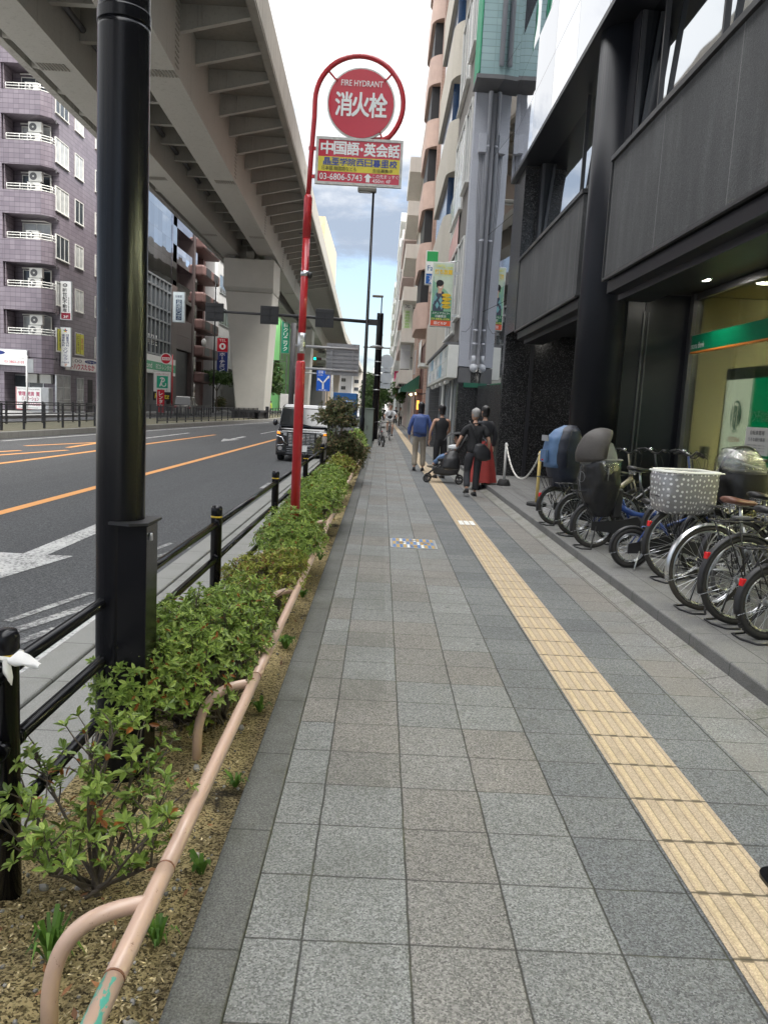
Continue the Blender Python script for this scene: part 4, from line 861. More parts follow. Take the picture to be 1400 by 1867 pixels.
# ================================================================== FLYOVER
FLY = mat_flyover(); FLYD = mat_concrete('deck_soffit', (0.24, 0.23, 0.205), (0.31, 0.30, 0.265), .3); PARA = mat_concrete('weathered_parapet', (0.29, 0.28, 0.255), (0.38, 0.37, 0.34), .7, (3.0, 50))
def fe(y): y = min(y, 180); return -4.88 - 0.024*y          # outer face of the parapet
def fr(y): y = min(y, 180); return -7.75 - 0.034*y         # right girder, outer web
def fl(y): y = min(y, 180); return -13.9 - 0.014*y         # left girder, outer (left) web
YS = [-30, 0, 14, 24, 32, 39, 49, 61, 79, 98, 122, 152, 180, 240, 330, 420]  # flyover and piers scaled up about the camera, the factor baked into the numbers
t = root('flyover', (-9, 0, 14), 'long elevated steel girder flyover carried on grey piers above the road', 'flyover')
def lines(mb, fx, zs, m=0):
    """sweep a cross-section [(fx(y)+dx, z)...] along the flyover"""
    n = len(zs)
    vs = [(f(y)+dx, y, z) for y in YS for (f, dx, z) in zs]
    mb.add(vs, [(i*n+k, i*n+(k+1)%n, (i+1)*n+(k+1)%n, (i+1)*n+k) for i in range(len(YS)-1) for k in range(n)], m)
    mb.f.append(tuple(len(mb.v)-len(vs)+k for k in range(n))); mb.m.append(m); mb.s.append(False)
b = MB(); lines(b, None, [(fe, -.35, 17.12), (fe, -.35, 17.52), (fl, -3.05, 17.52), (fl, -3.05, 17.12)]); b.build('deck', FLYD, t)
b = MB(); lines(b, None, [(fe, 0, 16.73), (fe, 0, 18.40), (fe, -.22, 18.40), (fe, -.349, 16.76)]); b.build('parapet', PARA, t)
b = MB(); lines(b, None, [(fl, -3.11, 16.73), (fl, -3.11, 18.40), (fl, -3.36, 18.40), (fl, -3.54, 16.76)]); b.build('parapet', PARA, t)
b = MB(); lines(b, None, [(fe, -.02, 16.60), (fe, -.02, 16.725), (fe, -.36, 16.725), (fe, -.36, 16.60)]); b.build('drip_edge', FLYD, t)
for f, s in ((fr, -1), (fl, 1)):
    b = MB(); lines(b, None, [(f, 0, 14.31), (f, 0, 17.11), (f, s*1.49, 17.11), (f, s*1.49, 14.31)]); g = b.build('girder', FLY, t)
    b = MB(); lines(b, None, [(f, .03 if s < 0 else -.03, 14.24), (f, .03 if s < 0 else -.03, 14.305), (f, s*1.52, 14.305), (f, s*1.52, 14.24)]); b.build('bottom_flange', FLY, g)
    b = MB()
    for k in range(12):                    # bolted splices: rows of ribs round the girder every 12 m
        y = 17.7 + 14.9*k; x = f(y)
        for j in range(9): xx = x + s*(.08 + .13*j); b.box(xx-.03, xx+.03, y-.32, y+.32, 14.21, 14.238)
        xo = x + (.0 if s < 0 else 0); d = -s*.03
        for j in range(12): b.box(x, x+d, y-.26, y+.26, 14.5+.21*j, 14.56+.21*j)
    b.build('bolted_splices', M_((.24, .23, .20), .6, var=.2, name='splice_plate'), g)
for k in range(34):
    y = 3.2 + 2.995*k; x0, x1 = fr(y), fe(y)-.36
    b = MB(); b.prism([(x0, y-.012, 17.10), (x0, y-.012, 16.04), (x1, y-.012, 16.73), (x1, y-.012, 17.10)], (0, .024, 0)); b.bar((x0, y, 16.02), (x1, y, 16.71), .26, .03); b.bar((x0+.9, y-.03, 16.34), (x0+.9, y-.03, 17.09), .10, .02); b.build('bracket', FLY, t)
    b = MB(); xa, xb = fl(y)+1.49, fr(y)-1.49; b.box(xa, xb, y-.012, y+.012, 15.47, 17.10); b.box(xa, xb, y-.14, y+.14, 15.43, 15.465); b.box((xa+xb)/2-.02, (xa+xb)/2+.02, y-.09, y-.013, 15.47, 17.09); b.build('cross_beam', FLY, t)
    if k < 20: b = MB(); x0, x1 = fl(y), fl(y)-3.05; b.prism([(x0, y-.012, 17.10), (x0, y-.012, 16.04), (x1, y-.012, 16.73), (x1, y-.012, 17.10)], (0, .024, 0)); b.build('bracket', FLY, t)
b = MB(); xc = fr(30)-1.49-.35; b.tube([(fl(14)+1.6, 14, 15.9), (fl(26)+1.6, 26, 15.9), (fl(40)+1.6, 40, 15.9), (fl(57)+1.6, 57, 15.9)], .13, 10); b.build('drain_pipe', DGREY, t)
b = MB(); F = Face(b, (fe(56)+.012, 55.4, 17.3), (-.024, 1, 0), (0, 0, 1)); F.text('2m', 0, 1.4, 0, .6, 0, 1, .03); b.build('height_mark', INK, t)
PIERM = M_((.40, .395, .36), .6, var=.08, scale=.7, name='painted_pier'); 
def pier(y, z1, label, d=4.0):
    xl, xr = fl(y)+.37, fr(y)+.02; t = root('flyover_pier', ((xl+xr)/2, y, 0), label, 'pier', 'piers under the flyover'); w = xr - xl
    zc = z1 - 2.4; bl, br = xl + w*.30, xr - w*.13
    b = MB(); r0 = [(bl, y+.5, 0), (br, y+.5, 0), (br, y+d, 0), (bl, y+d, 0)]; r1 = [(xl+.12, y+.35, zc-.35), (xr-.05, y+.35, zc-.35), (xr-.05, y+d, zc-.35), (xl+.12, y+d, zc-.35)]
    b.loft([r0, r1], 0, False); b.build('shaft', PIERM, t, .12, 3)
    b = MB(); q = lambda z, i: [(xl+i, y+i, z), (xr-i, y+i, z), (xr-i, y+d+.1-i, z), (xl+i, y+d+.1-i, z)]; b.loft([[(xl+.12, y+.34, zc-.35), (xr-.05, y+.34, zc-.35), (xr-.05, y+d, zc-.35), (xl+.12, y+d, zc-.35)], q(zc, 0), q(z1, 0)], 0, False); b.build('pier_head', PIERM, t, .05)
    for x in (xl+.55, xr-.65):
        b = MB(); b.box(x-.45, x+.45, y+.6, y+1.5, z1, z1+.12); b.box(x-.3, x+.3, y+.7, y+1.4, z1+.121, 14.24); b.build('bearing', M_((.20, .20, .19), .6, name='bearing_steel'), t)
    b = MB(); b.box((xl+xr)/2-.35, (xl+xr)/2+.35, y+.7, y+1.5, z1, z1+.8); b.build('stopper', FLYD, t)
    return t
pier(69.5, 13.85, 'nearest grey flyover pier, broad headed, behind the median railing'); pier(129, 13.75, 'second flyover pier, half hidden by the red hydrant pole'); pier(185, 13.75, 'third flyover pier, below the grey gantry sign'); pier(244, 13.75, 'far flyover pier at the end of the visible row')

# ================================================================== MEDIAN RAILINGS
def railing(off, y0, y1, step, label, pickets=False, zb=.06, rails=(.90, .58, .28), h=.95):
    f = lambda y: kx(y) - off
    t = root('median_railing', (f(y0), y0, zb), label, 'railing', 'black railings on the median'); y = y0
    n = int((y1-y0)/step)
    for i in range(n+1):
        y = y0 + step*i; b = MB(); b.box(f(y)-.035, f(y)+.035, y-.035, y+.035, zb-.1, zb+h); b.build('post', BLACKM, t)
    for z in rails: b = MB(); b.tube([(f(y0+step*i)+.045, y0+step*i, zb+z) for i in range(n+1)], .022, 6); b.build('rail', BLACKM, t)
    if pickets:
        b = MB(); yy = y0
        while yy < y0+step*n: b.box(f(yy)-.008, f(yy)+.008, yy-.008, yy+.008, zb+.12, zb+h-.06); yy += .13
        tag(b.build('pickets', BLACKM, t), kind='stuff')
railing(.95, 22.3, 41.8, 1.5, 'black three rail median railing nearest the road, open between its posts'); railing(3.6, 23, 41.2, 1.5, 'rear black median railing on the far side of the median strip'); railing(.95, 42.2, 67.0, 1.65, 'black median railing with close upright bars in front of the pier', True, rails=(.92, .14)); railing(.9, 74, 96, 2, 'black railing along the median beyond the first pier', False); railing(4.2, 42.2, 66, 2.0, 'rear black railing with upright bars behind the first pier', True, rails=(.92, .14))
t = root('metal_bench', (kx(71)-1.2, 71, .06), 'low black metal bench frame on the median right of the pier', 'bench')
b = MB(); b.box(kx(71)-3.1, kx(71)-.5, 65.7, 71.2, .62, .80); b.build('seat', BLACKM, t)
for x in (-2.9, -1.6, -.7): b = MB(); b.box(kx(71)+x-.06, kx(71)+x+.06, 65.8, 71.1, .0, .62); b.build('leg', BLACKM, t)
b = MB(); b.box(kx(69)-.62, kx(69)-.36, 69.2, 69.6, .0, 1.15); tag(b.build('bollard_cabinet', BLACKM, None, .03), 'small black box at the end of the barred median railing', 'control box')

# ================================================================== BUILDING KIT
_wc = {}
ROT = {'y-': 0.0, 'x-': -math.pi/2, 'x+': math.pi/2}
def window(par, face, x, y, z, w, h, n=2, fm=None, gm=None, fw=.05, sill=True, name='window', rails=0, deep=.05, uneven=0):
    """one framed window as a part of a building; (x,y,z) = middle of its lower edge on the wall"""
    fm = fm or ALU; gm = gm or WINGLASS; key = (face, round(w, 3), round(h, 3), n, fm.name, gm.name, fw, sill, rails, deep, uneven)
    if key not in _wc:
        b = MB(); d0, d1 = 0.0, -deep
        b.box(-w/2, w/2, d1, .05, 0, fw); b.box(-w/2, w/2, d1, .05, h-fw, h); b.box(-w/2, -w/2+fw, d1, .05, fw, h-fw); b.box(w/2-fw, w/2, d1, .05, fw, h-fw)
        for i in range(1, n):
            u = -w/2 + w*(i/n + (uneven*(1 if i == 1 else 0))); b.box(u-fw*.4, u+fw*.4, d1*.8, .05, fw, h-fw)
        for i in range(rails): z_ = fw + (h-2*fw)*(i+1)/(rails+1); b.box(-w/2+fw, w/2-fw, d1*.7, .05, z_-fw*.35, z_+fw*.35)
        if sill: b.box(-w/2-.04, w/2+.04, d1-.06, .05, -.05, -.002)
        b.box(-w/2+.01, w/2-.01, d1*.3, .04, .01, h-.01, 1); o = b.build(name, [fm, gm]); _wc[key] = o.data; o.parent = par; o.name = name
    else:
        o = bpy.data.objects.new(name, _wc[key]); COL.objects.link(o); o.parent = par
    o.location = Vector((x, y, z)) - par.location; o.rotation_euler = (0, 0, ROT[face]); return o
def repeat_part(par, o, loc):
    c = o.copy(); COL.objects.link(c); c.parent = par; c.location = Vector(loc) ; return c
def sign_box(name, o, u, w, h, d, label, cat, frame=None, group=None):
    """box sign: o = lower-left front corner, u = reading direction; returns (root, MB, Face)"""
    o = Vector(o); u = Vector(u).normalized(); n = u.cross(Vector((0, 0, 1))); t = root(name, o, label, cat, group); b = MB()
    b.prism([o, o+u*w, o+u*w+Vector((0,0,h)), o+Vector((0,0,h))], -n*d); b.build('box', frame or ALU, t); m = MB(); F = Face(m, o + n*.002, u, (0, 0, 1)); F.d = .006; return t, m, F

# ================================================================== BANK BUILDING (right foreground)
SPAN = mat_panel_stone(); GRAN = mat_granite('dark_granite', (0.008, 0.008, 0.009), (0.055, 0.055, 0.056), 75); MIRR = mat_mirror('mirror_cladding', (.62, .65, .70), .02, .045, (1.72, 1.02), (1.0, .48)); MIRW = mat_mirror('bank_window_glass', (.62, .66, .70), .02, .012, (50, 50))
DARKM = M_((0.014, 0.015, 0.019), .35, var=.2, scale=1.5, name='dark_bronze_metal'); PROF = M_((.10, .10, .105), .3, .6, .1, name='dark_profile'); PANELB = M_((.008, .0085, .012), .3, var=.15, scale=1, name='black_panel')
BX, SOF = 2.72, 3.30
t = BANK = root('bank_building', (3.0, 11.0, .12), 'dark granite and mirror glass bank building at the right, bicycles parked before it', 'building')
b = MB(); b.box(3.2, 20, -25, 20.45, 6.62, 26); b.box(5.2, 20, 17.9, 20.45, 0, 6.62); b.box(8.3, 20, -25, 17.9, 0, 6.62); b.box(4.42, 8.3, 11.2, 17.9, .1, 6.62); b.build('core', GRAN, t)
def spandrel(y0, y1):
    b = MB(); b.box(BX, BX+.28, y0, y1, 3.285, 4.70); s = b.build('spandrel', SPAN, t)
    b = MB(); b.box(BX-.035, BX+.25, y0-.03, y1+.03, 4.705, 4.765); b.box(BX-.02, BX+.02, y0-.028, y1+.028, 3.25, 3.283); b.box(BX-.022, BX+.018, y1+.002, y1+.03, 3.285, 4.70); b.box(BX+.05, BX+.27, y0, y1, 4.767, 4.83); b.build('coping', M_((.075, .076, .078), .3, .5, .25, 2.0, name='spandrel_trim'), s)
    b = MB(); b.box(BX+.05, BX+.5, y0, y1+.0, 3.10, 3.248); b.box(BX+.20, BX+.6, y0, y1, 3.02, 3.098); b.build('lintel', DARKM, t)
spandrel(-12, 10.06); spandrel(11.5, 16.62)
b = MB(); b.box(3.30, 8.3, -12, 11.2, 3.32, 3.45); b.box(2.95, 4.42, 11.2, 17.72, 3.32, 3.45); b.build('soffit', M_((.05, .05, .047), .4, var=.1, name='soffit_panel'), t)
# window bands above the spandrels
def band(y0, y1, mull):
    b = MB(); b.loft([[(3.05, y0, 4.83), (3.10, y0, 4.83), (3.10, y1, 4.83), (3.05, y1, 4.83)], [(3.128, y0, 6.62), (3.178, y0, 6.62), (3.178, y1, 6.62), (3.128, y1, 6.62)]], 0, False); w = b.build('window', MIRW, t)
    b = MB()
    for y in mull: b.box(2.99, 3.048, y-.02, y+.02, 4.84, 6.60)
    b.box(3.0, 3.048, y0, y1, 4.835, 4.90); b.build('mullions', PROF, w)
band(-12, 10.35, [y for y in np.arange(-11.2, 10.4, 1.72)] + [10.33]); band(12.1, 16.4, [12.12, 12.95, 16.38])
b = MB(); b.box(2.98, 3.25, 10.36, 11.9, 4.75, 6.62); b.box(3.0, 3.25, 16.4, 16.64, 4.75, 6.62); b.build('window_jamb', DARKM, t)
b = MB(); b.box(2.60, 3.25, -12, 17.99, 6.625, 6.70); b.build('window_head', DARKM, t)
# mirror cladding, storey by storey
b = MB(); b.box(2.60, 3.2, -12, 17.99, 6.702, 9.55); b.box(2.60, 3.2, 17.6, 17.99, 9.552, 11.6); b.box(2.60, 3.2, -12, 17.99, 11.602, 15.3); b.box(2.60, 3.2, -12, 20.45, 15.302, 26.0); m = b.build('mirror_cladding', MIRR, t)
b = MB(); FIN = [(2.72, 18.02), (3.19, 18.02), (3.19, 20.3), (2.45, 20.3)]; b.prism([(x, y, 2.2) for x, y in FIN], (0, 0, 13.1)); b.build('mirror_return', mat_mirror('mirror_return', (.70, .73, .76), .02, .01, (60, 1.9), (0, .3)), t)
b = MB(); b.prism([(x, y, .1) for x, y in FIN], (0, 0, 2.098)); b.box(3.2, 5.1, 18.02, 20.44, .1, 6.6); b.build('granite_base', GRAN, t)
b = MB(); b.box(BX-.02, 5.2, 17.72, 18.01, .1, 6.62); b.box(BX-.02, 3.04, 16.66, 17.718, 3.29, 6.62); 
p = b.build('granite_pier', GRAN, t)
b = MB(); b.box(3.28, 3.36, 17.69, 17.717, .1, 3.29); b.box(2.71, 5.0, 17.712, 17.718, 1.30, 1.31); b.build('slit', INK, p)
# round column and the walls behind it
b = MB(); b.lathe([(.335, 0), (.335, 6.5)], (3.0, 11.0, .12), 48); b.build('column', M_((.014, .015, .019), .36, .0, .08, 1.0, spec=.12, name='column_cladding'), t)
b = MB(); b.box(3.05, 3.62, 11.10, 11.2, .1, 3.30); b.box(3.64, 4.42, 11.14, 11.2, .1, 3.30); b.build('black_wall_panel', PANELB, t)
b = MB(); b.box(3.34, 3.355, 11.085, 11.098, .12, 3.05); b.box(3.60, 3.625, 11.07, 11.098, .12, 3.05); b.box(3.68, 3.70, 11.12, 11.138, .12, 3.05); b.box(4.26, 4.34, 11.03, 11.13, .12, 3.30); b.build('wall_profile', PROF, t)
b = MB(); b.box(4.24, 4.38, 10.95, 11.03, .12, 3.31); b.box(4.24, 4.36, -12, 10.948, .12, .22); b.box(4.26, 4.36, -12, 10.948, 3.22, 3.31); b.box(4.25, 4.37, 8.02, 8.10, .22, 3.22); b.box(4.25, 4.37, 4.0, 4.08, .22, 3.22); b.build('shopfront_frame', PROF, t)
b = MB(); b.box(4.295, 4.305, -12, 10.948, .222, 3.218); b.build('shopfront_glass', mat_glass('shopfront_pane', (.86, .90, .80), .05), t)
# the lit banking hall behind the glass
CREAM = M_((.60, .57, .40), .6, var=.05, name='cream_wall'); b = MB()
b.poly([(4.43, 11.13, .12), (8.2, 11.13, .12), (8.2, 11.13, 3.3), (4.43, 11.13, 3.3)]); b.poly([(8.2, 11.13, .12), (8.2, -12, .12), (8.2, -12, 3.3), (8.2, 11.13, 3.3)])
b.box(6.0, 6.1, 10.2, 11.12, .13, 3.0); b.box(5.6, 5.75, 8.2, 8.4, .13, 3.3); b.build('hall_wall', CREAM, t)
b = MB(); b.poly([(4.32, -12, .125), (8.2, -12, .125), (8.2, 11.13, .125), (4.32, 11.13, .125)]); b.build('hall_floor', M_((.22, .19, .12), .4, name='hall_floor'), t)
b = MB(); b.poly([(4.40, -12, 3.31), (4.40, 11.12, 3.31), (8.2, 11.12, 3.31), (8.2, -12, 3.31)]); b.box(5.2, 5.35, 6.0, 10.6, 3.0, 3.305); b.build('hall_ceiling', M_((.55, .50, .33), .6, name='hall_ceiling'), t)
TUBE = M_((1.0, .95, .74), .5, var=0, emit=42.0, name='fluorescent_tube')
for (x, y0, y1) in [(5.5, 6.6, 10.0), (6.9, 5.0, 9.4), (5.9, 1.0, 5.2), (6.6, -6, 0)]:
    b = MB(); b.box(x-.035, x+.035, y0, y1, 3.262, 3.30); tag(b.build('ceiling_light', TUBE, t))
b = MB(); b.box(4.43, 4.50, 10.55, 10.72, 1.05, 1.22); b.build('intercom', M_((.30, .31, .30), .4, .5, .1, name='intercom'), t)
# the green fascia on the glass and its lettering
b = MB(); b.box(4.262, 4.294, -12, 11.08, 2.515, 2.735, 0); b.box(4.258, 4.294, -12, 11.08, 2.49, 2.513, 1); F = Face(b, (4.262, 11.02, 2.515), (0, -1, 0), (0, 0, 1)); F.d = .003; F.text('Resona Bank', .0, .52, .035, .115, 2, 1, .005)
b.build('fascia', [M_((.0, .19, .085), .35, var=.04, name='bank_green'), ORANGE, WHITE], t)
# cash machine booth panel, logo and name
BG = M_((.0, .20, .09), .35, var=.05, emit=.75, name='booth_green'); b = MB(); b.box(4.52, 4.60, 8.1, 10.32, .98, 2.26, 0); F = Face(b, (4.515, 10.32, .98), (0, -1, 0), (0, 0, 1)); F.d = .003
F.rect(.06, .78, .05, 1.13, 1); F.rect(.78, 2.22, .05, 1.13, 2); 
F.ell(.43, .66, .15, .205, 3, 2); F.text('R', .345, .535, .50, .83, 1, 3, .05); F.text('R', .375, .515, .53, .80, 3, 4, .0); F.ring(.45, .66, .135, .19, .018, 1, 3, 30, 200, 330); F.text('RESONA', .27, .60, .335, .40, 4, 2, .01)
for i, ch in enumerate('りそな銀行'): F.text(ch, .86+i*.118, .965+i*.118, .60, .735, 5, 2, .02)
for i, ch in enumerate('日暮里支店'): F.text(ch, .90+i*.088, .975+i*.088, .36, .445, 5, 2, .0)
F.rect(0, 2.22, 0, .05, 0, 1); b.build('cash_booth_panel', [M_((.34, .36, .34), .4, .3, .1, name='booth_frame'), M_((.62, .66, .58), .4, var=.12, scale=1.2, emit=.62, name='frosted_panel'), BG, M_((.0, .20, .12), .4, var=0, name='logo_green'), M_((.55, .10, .05), .4, var=0, name='logo_red'), WHITE], t)
# notice on the glass
tn = root('paper_notice', (4.25, 8.75, 1.2), 'white printed parking notice taped up by the cash booth window', 'notice'); b = MB(); b.box(4.236, 4.24, 8.42, 8.98, 1.205, 1.515, 0); F = Face(b, (4.235, 8.98, 1.205), (0, -1, 0), (0, 0, 1)); F.d = .002
F.text('自転車置場', .12, .45, .225, .275, 1); F.text('りそな銀行専用', .09, .47, .15, .195, 1)
for k in range(3): F.text('お客様以外の駐輪はご遠慮ください', .06, .50, .10-.03*k, .115-.03*k, 1)
b.build('sheet', [M_((.62, .60, .56), .7, var=.05, name='paper'), INK], tn); b = MB(); b.box(4.242, 4.2935, 8.60, 8.75, 1.28, 1.42); b.build('tape', GREYP, tn)
# downlights
for i, (x, y) in enumerate([(3.9, 9.9), (3.75, 16.4), (3.9, 5.4)]):
    tl = root('downlight', (x, y, 3.32), ['round lit downlight over the parked bicycles', 'round lit downlight in the recess beyond the column', 'downlight over the nearest bicycles'][i], 'downlight', 'downlights in the bank soffit'); b = MB(); b.lathe([(.115, -.012), (.125, 0.0)], (x, y, 3.318), 24); b.build('trim', WHITE, tl)
    b = MB(); b.lathe([(.10, -.0135), (.10, -.0125)], (x, y, 3.318), 24); b.build('lens', M_((1, .96, .88), .5, var=0, emit=14.0, name='downlight_glow'), tl)
    ld = bpy.data.lights.new('downlight_lamp', 'SPOT'); lo = bpy.data.objects.new('downlight_lamp', ld); COL.objects.link(lo); lo.parent = tl; lo.location = (0, 0, -.03); ld.energy = 14; ld.spot_size = R(120); ld.spot_blend = .6; ld.color = (1, .93, .80); ld.shadow_soft_size = .08

# ================================================================== RIGHT-HAND ROW BEYOND THE BANK
RX = 1.95
# --- grey lavender building next door
LAV = mat_concrete('lavender_render', (.33, .34, .38), (.40, .41, .455), .25); BRN = mat_concrete('brown_grey_cladding', (.135, .125, .115), (.19, .178, .165), .35); WFR = M_((.62, .62, .60), .4, var=.08, name='white_frame')
t = root('grey_building', (RX+2, 24, 0), 'lavender grey building next to the bank, drain pipe down its blind side wall', 'building'); G1 = t
b = MB(); b.box(RX, 2.62, 20.6, 21.05, 2.72, 30); b.box(2.625, 12, 20.62, 26, 2.72, 30); b.build('side_wall', LAV, t)
b = MB(); b.box(RX+.02, 2.62, 21.06, 26, 3.45, 30); b.build('front_wall', BRN, t)
for k in range(8):
    z = 3.75 + 3.5*k
    window(t, 'x-', RX+.02, 22.0, z+.35, 1.35, 2.1, 2, WFR); window(t, 'x-', RX+.02, 24.35, z+.05, 2.9, 2.5, 3, WFR, CURTAIN if k % 2 else WINGLASS, fw=.07)
b = MB(); pipe = M_((.36, .37, .41), .45, var=.08, name='drain_grey'); b.tube([(2.32, 20.5, 3.0), (2.32, 20.5, 30)], .06, 12)
for z in (3.3, 3.65, 5.9, 8.2): b.lathe([(.068, z-.03), (.068, z+.03)], (2.32, 20.5, 0), 12)
b.build('drain_pipe', pipe, t); b = MB(); b.tube([(2.32, 20.46, 2.78), (2.32, 20.46, 3.0)], .062, 12); b.ball((2.33, 20.42, 2.68), .115, .10, .115, 16, 10); b.build('pipe_outlet', M_((.42, .43, .46), .4, var=.08, name='outlet_grey'), t)
b = MB(); b.box(2.08, 2.28, 20.42, 20.59, 8.05, 8.5); b.build('meter_box', LAV, t, .01)
b = MB()
for (x, p) in [(2.12, 0), (2.16, .02), (2.2, .05)]: b.tube([(x, 20.57, 8.05), (x+.01, 20.57, 7.0), (2.2+p, 20.56, 5.6), (2.22, 20.56, 4.0), (2.21, 20.56, 2.9)], .006, 5)
b.tube([(1.96, 20.57, 3.62), (2.06, 20.5, 3.60), (2.17, 20.5, 3.72), (2.24, 20.5, 3.95)], .007, 5); b.build('cables', DGREY, t)
NET = M_((.12, .26, .24), .7, var=.2, scale=8, name='green_net_cloth'); NET2 = mat_tiles('netted_blocks', (.20, .30, .31), (.25, .35, .36), .5, .16, (.15, .22, .22), .03, True, .7)
b = MB(); b.box(RX-.02, 2.60, 19.75, 20.58, 9.62, 12.6); b.box(RX-.02, 2.60, 19.95, 20.58, 12.61, 26); s = b.build('balcony_block', NET2, t); b = MB(); b.box(RX-.10, 2.6, 19.72, 20.58, 9.52, 9.615); b.build('balcony_soffit', DGREY, s)
b = MB(); b.box(RX-.06, RX-.03, 19.74, 20.9, 9.66, 26); b.build('net', M_((.03, .24, .13), .8, var=.3, scale=10, name='green_scaffold_net'), s); b = MB(); b.tube([(2.42, 19.68, 9.8), (2.42, 19.68, 26)], .06, 10); b.build('drain_pipe', pipe, s)
# street floor, set back under the overhang
b = MB(); b.box(RX+.02, 2.62, 20.62, 21.05, 0, 2.28); b.box(2.18, 2.62, 20.60, 21.4, 2.3, 2.70); b.build('granite_pillar', GRAN, t)
b = MB(); b.box(RX+.02, 2.28, 20.55, 20.95, 2.30, 2.69); b.build('beam', DGREY, t)
b = MB(); b.box(2.10, 2.62, 20.52, 20.60, 2.18, 2.30); b.build('green_strip', M_((.01, .10, .06), .5, name='dark_green'), t)
b = MB(); b.ball((2.58, 20.5, 2.44), .045, .045, .035, 10, 6); b.build('entrance_lamp', M_((1, .95, .85), .5, var=0, emit=8, name='lamp_glow'), t)
b = MB(); b.box(RX+.25, 3, 21.06, 28, .0, 2.70); b.box(RX+.02, RX+.24, 21.5, 21.75, 0, 2.7); b.box(RX+.02, RX+.24, 23.4, 23.6, 0, 2.7); b.box(RX+.02, RX+.24, 26.9, 27.2, 0, 2.7); b.build('shop_wall', M_((.27, .28, .29), .5, var=.12, name='shopfront_grey'), t)
for (y, w) in [(22.55, 1.4), (25.2, 3.0)]: window(t, 'x-', RX+.25, y, .15, w, 2.3, 2 if w < 2 else 4, ALU, WINGLASS)
b = MB(); b.cyl((RX-.05, 24.6, 0), (RX-.05, 24.6, 2.6), .055, seg=10); b.cyl((RX-.02, 21.9, 0), (RX-.02, 21.9, 2.6), .03, seg=8); b.build('white_pipe', OFFWHITE, t)
# lit shop sign along its front
t = root('shop_sign', (1.7, 25, 2.4), 'long white panelled shop sign along the lavender grey building', 'sign'); b = MB(); b.box(1.66, RX-.005, 20.8, 29.6, 2.42, 3.28); b.build('box', OFFWHITE, t, .01)
b = MB(); b.box(1.60, RX, 20.9, 29.6, 3.285, 3.36); b.build('canopy_edge', DGREY, t); b = MB(); F = Face(b, (1.655, 29.5, 2.46), (0, -1, 0), (0, 0, 1))
rs = np.random.RandomState(6)
for k in range(9):
    for j in range(2):
        F.rect(.1+k*.96, .98+k*.96, .04+j*.39, .40+j*.39, [0, 1, 0, 2, 0, 1, 3, 0, 2][(k+j*4) % 9])
        if (k+j) % 2: F.text(['日暮里', '歓迎', '見学', '受付中'][(k+j) % 4], .2+k*.96, .85+k*.96, .12+j*.39, .30+j*.39, 4)
b.build('panels', [WHITE, M_((.55, .66, .74), .3, var=.1, name='pale_blue_print'), M_((.62, .64, .62), .3, var=.15, name='pale_grey_print'), M_((.20, .45, .62), .3, var=.1, name='blue_print'), M_((.25, .30, .36), .4, name='print_ink')], t)
b = MB(); 
for k in range(4): b.cyl((1.74, 21.4+1.9*k, 2.33), (1.74, 22.1+1.9*k, 2.33), .055, seg=10)
b.build('lamp_tubes', OFFWHITE, t)
# projecting golf school sign
o = Vector((1.19, 22.0, 3.86)); t = root('golf_school_sign', o, 'tall projecting golf school sign with a smiling golfer in a sweater vest', 'sign'); W_, H_ = .60, 1.74
b = MB(); b.box(o.x, o.x+W_, 22.0, 22.16, o.z, o.z+H_); b.build('box', OFFWHITE, t, .008)
b = MB(); F = Face(b, (o.x, 21.997, o.z), (1, 0, 0), (0, 0, 1)); F.d = .003; F.rect(.02, .58, .02, .17, 3); F.rect(.02, .58, .17, .42, 2); F.rect(.02, .58, .42, 1.72, 0); F.poly([(.02, .42), (.58, .42), (.58, .8), (.40, 1.0), (.02, 1.25)], 1, 2)
F.text('回ビル2F', .12, .47, .055, .135, 6, 3, .03); F.text('03-6806-6506', .04, .55, .185, .235, 5, 3, .02); F.text('日暮里店', .15, .45, .25, .315, 6, 3, .02); F.text('ステップゴルフ+', .06, .54, .335, .395, 6, 3, .02)
F.text('5,980円で', .09, .34, 1.60, 1.68, 5, 3, .02); F.text('打ち放題', .07, .55, 1.42, 1.55, 7, 3, .06); F.text('通い放題!', .28, .56, 1.575, 1.63, 5, 3, .02); F.text('シミュレーションゴルフ', .09, .53, 1.365, 1.405, 5, 3, .02)
F.poly([(.06, .42), (.06, .72), (.13, .90), (.24, .97), (.34, .95), (.40, .80), (.36, .42)], 8, 3); F.poly([(.18, .90), (.28, .90), (.29, 1.0), (.19, 1.02)], 9, 4); F.ell(.245, 1.11, .085, .125, 9, 5, 24); F.ell(.225, 1.18, .105, .085, 10, 6, 24); F.poly([(.13, 1.16), (.19, 1.16), (.17, 1.05), (.14, 1.06)], 10, 6); F.poly([(.20, 1.06), (.29, 1.08), (.28, 1.055), (.23, 1.04)], 6, 6)
for (x, y) in [(.12, .78), (.27, .72), (.18, .58), (.31, .56)]: F.poly([(x, y-.10), (x+.055, y), (x, y+.10), (x-.055, y)], 11, 4)
F.poly([(.04, .60), (.08, .60), (.16, 1.0), (.13, 1.02)], 12, 7); F.poly([(.06,.9),(.08,.9),(.05,1.35),(.035,1.35)], 12, 7)
for k in range(4): F.ell(.42+.01*(k%2), .86-.105*k, .125, .045, 7, 7, 20); F.text(['レッスン受け放題', '手ぶらで通える', 'マンツーマン', '全打席個室'][k], .33, .52, .85-.105*k, .875-.105*k, 2, 8)
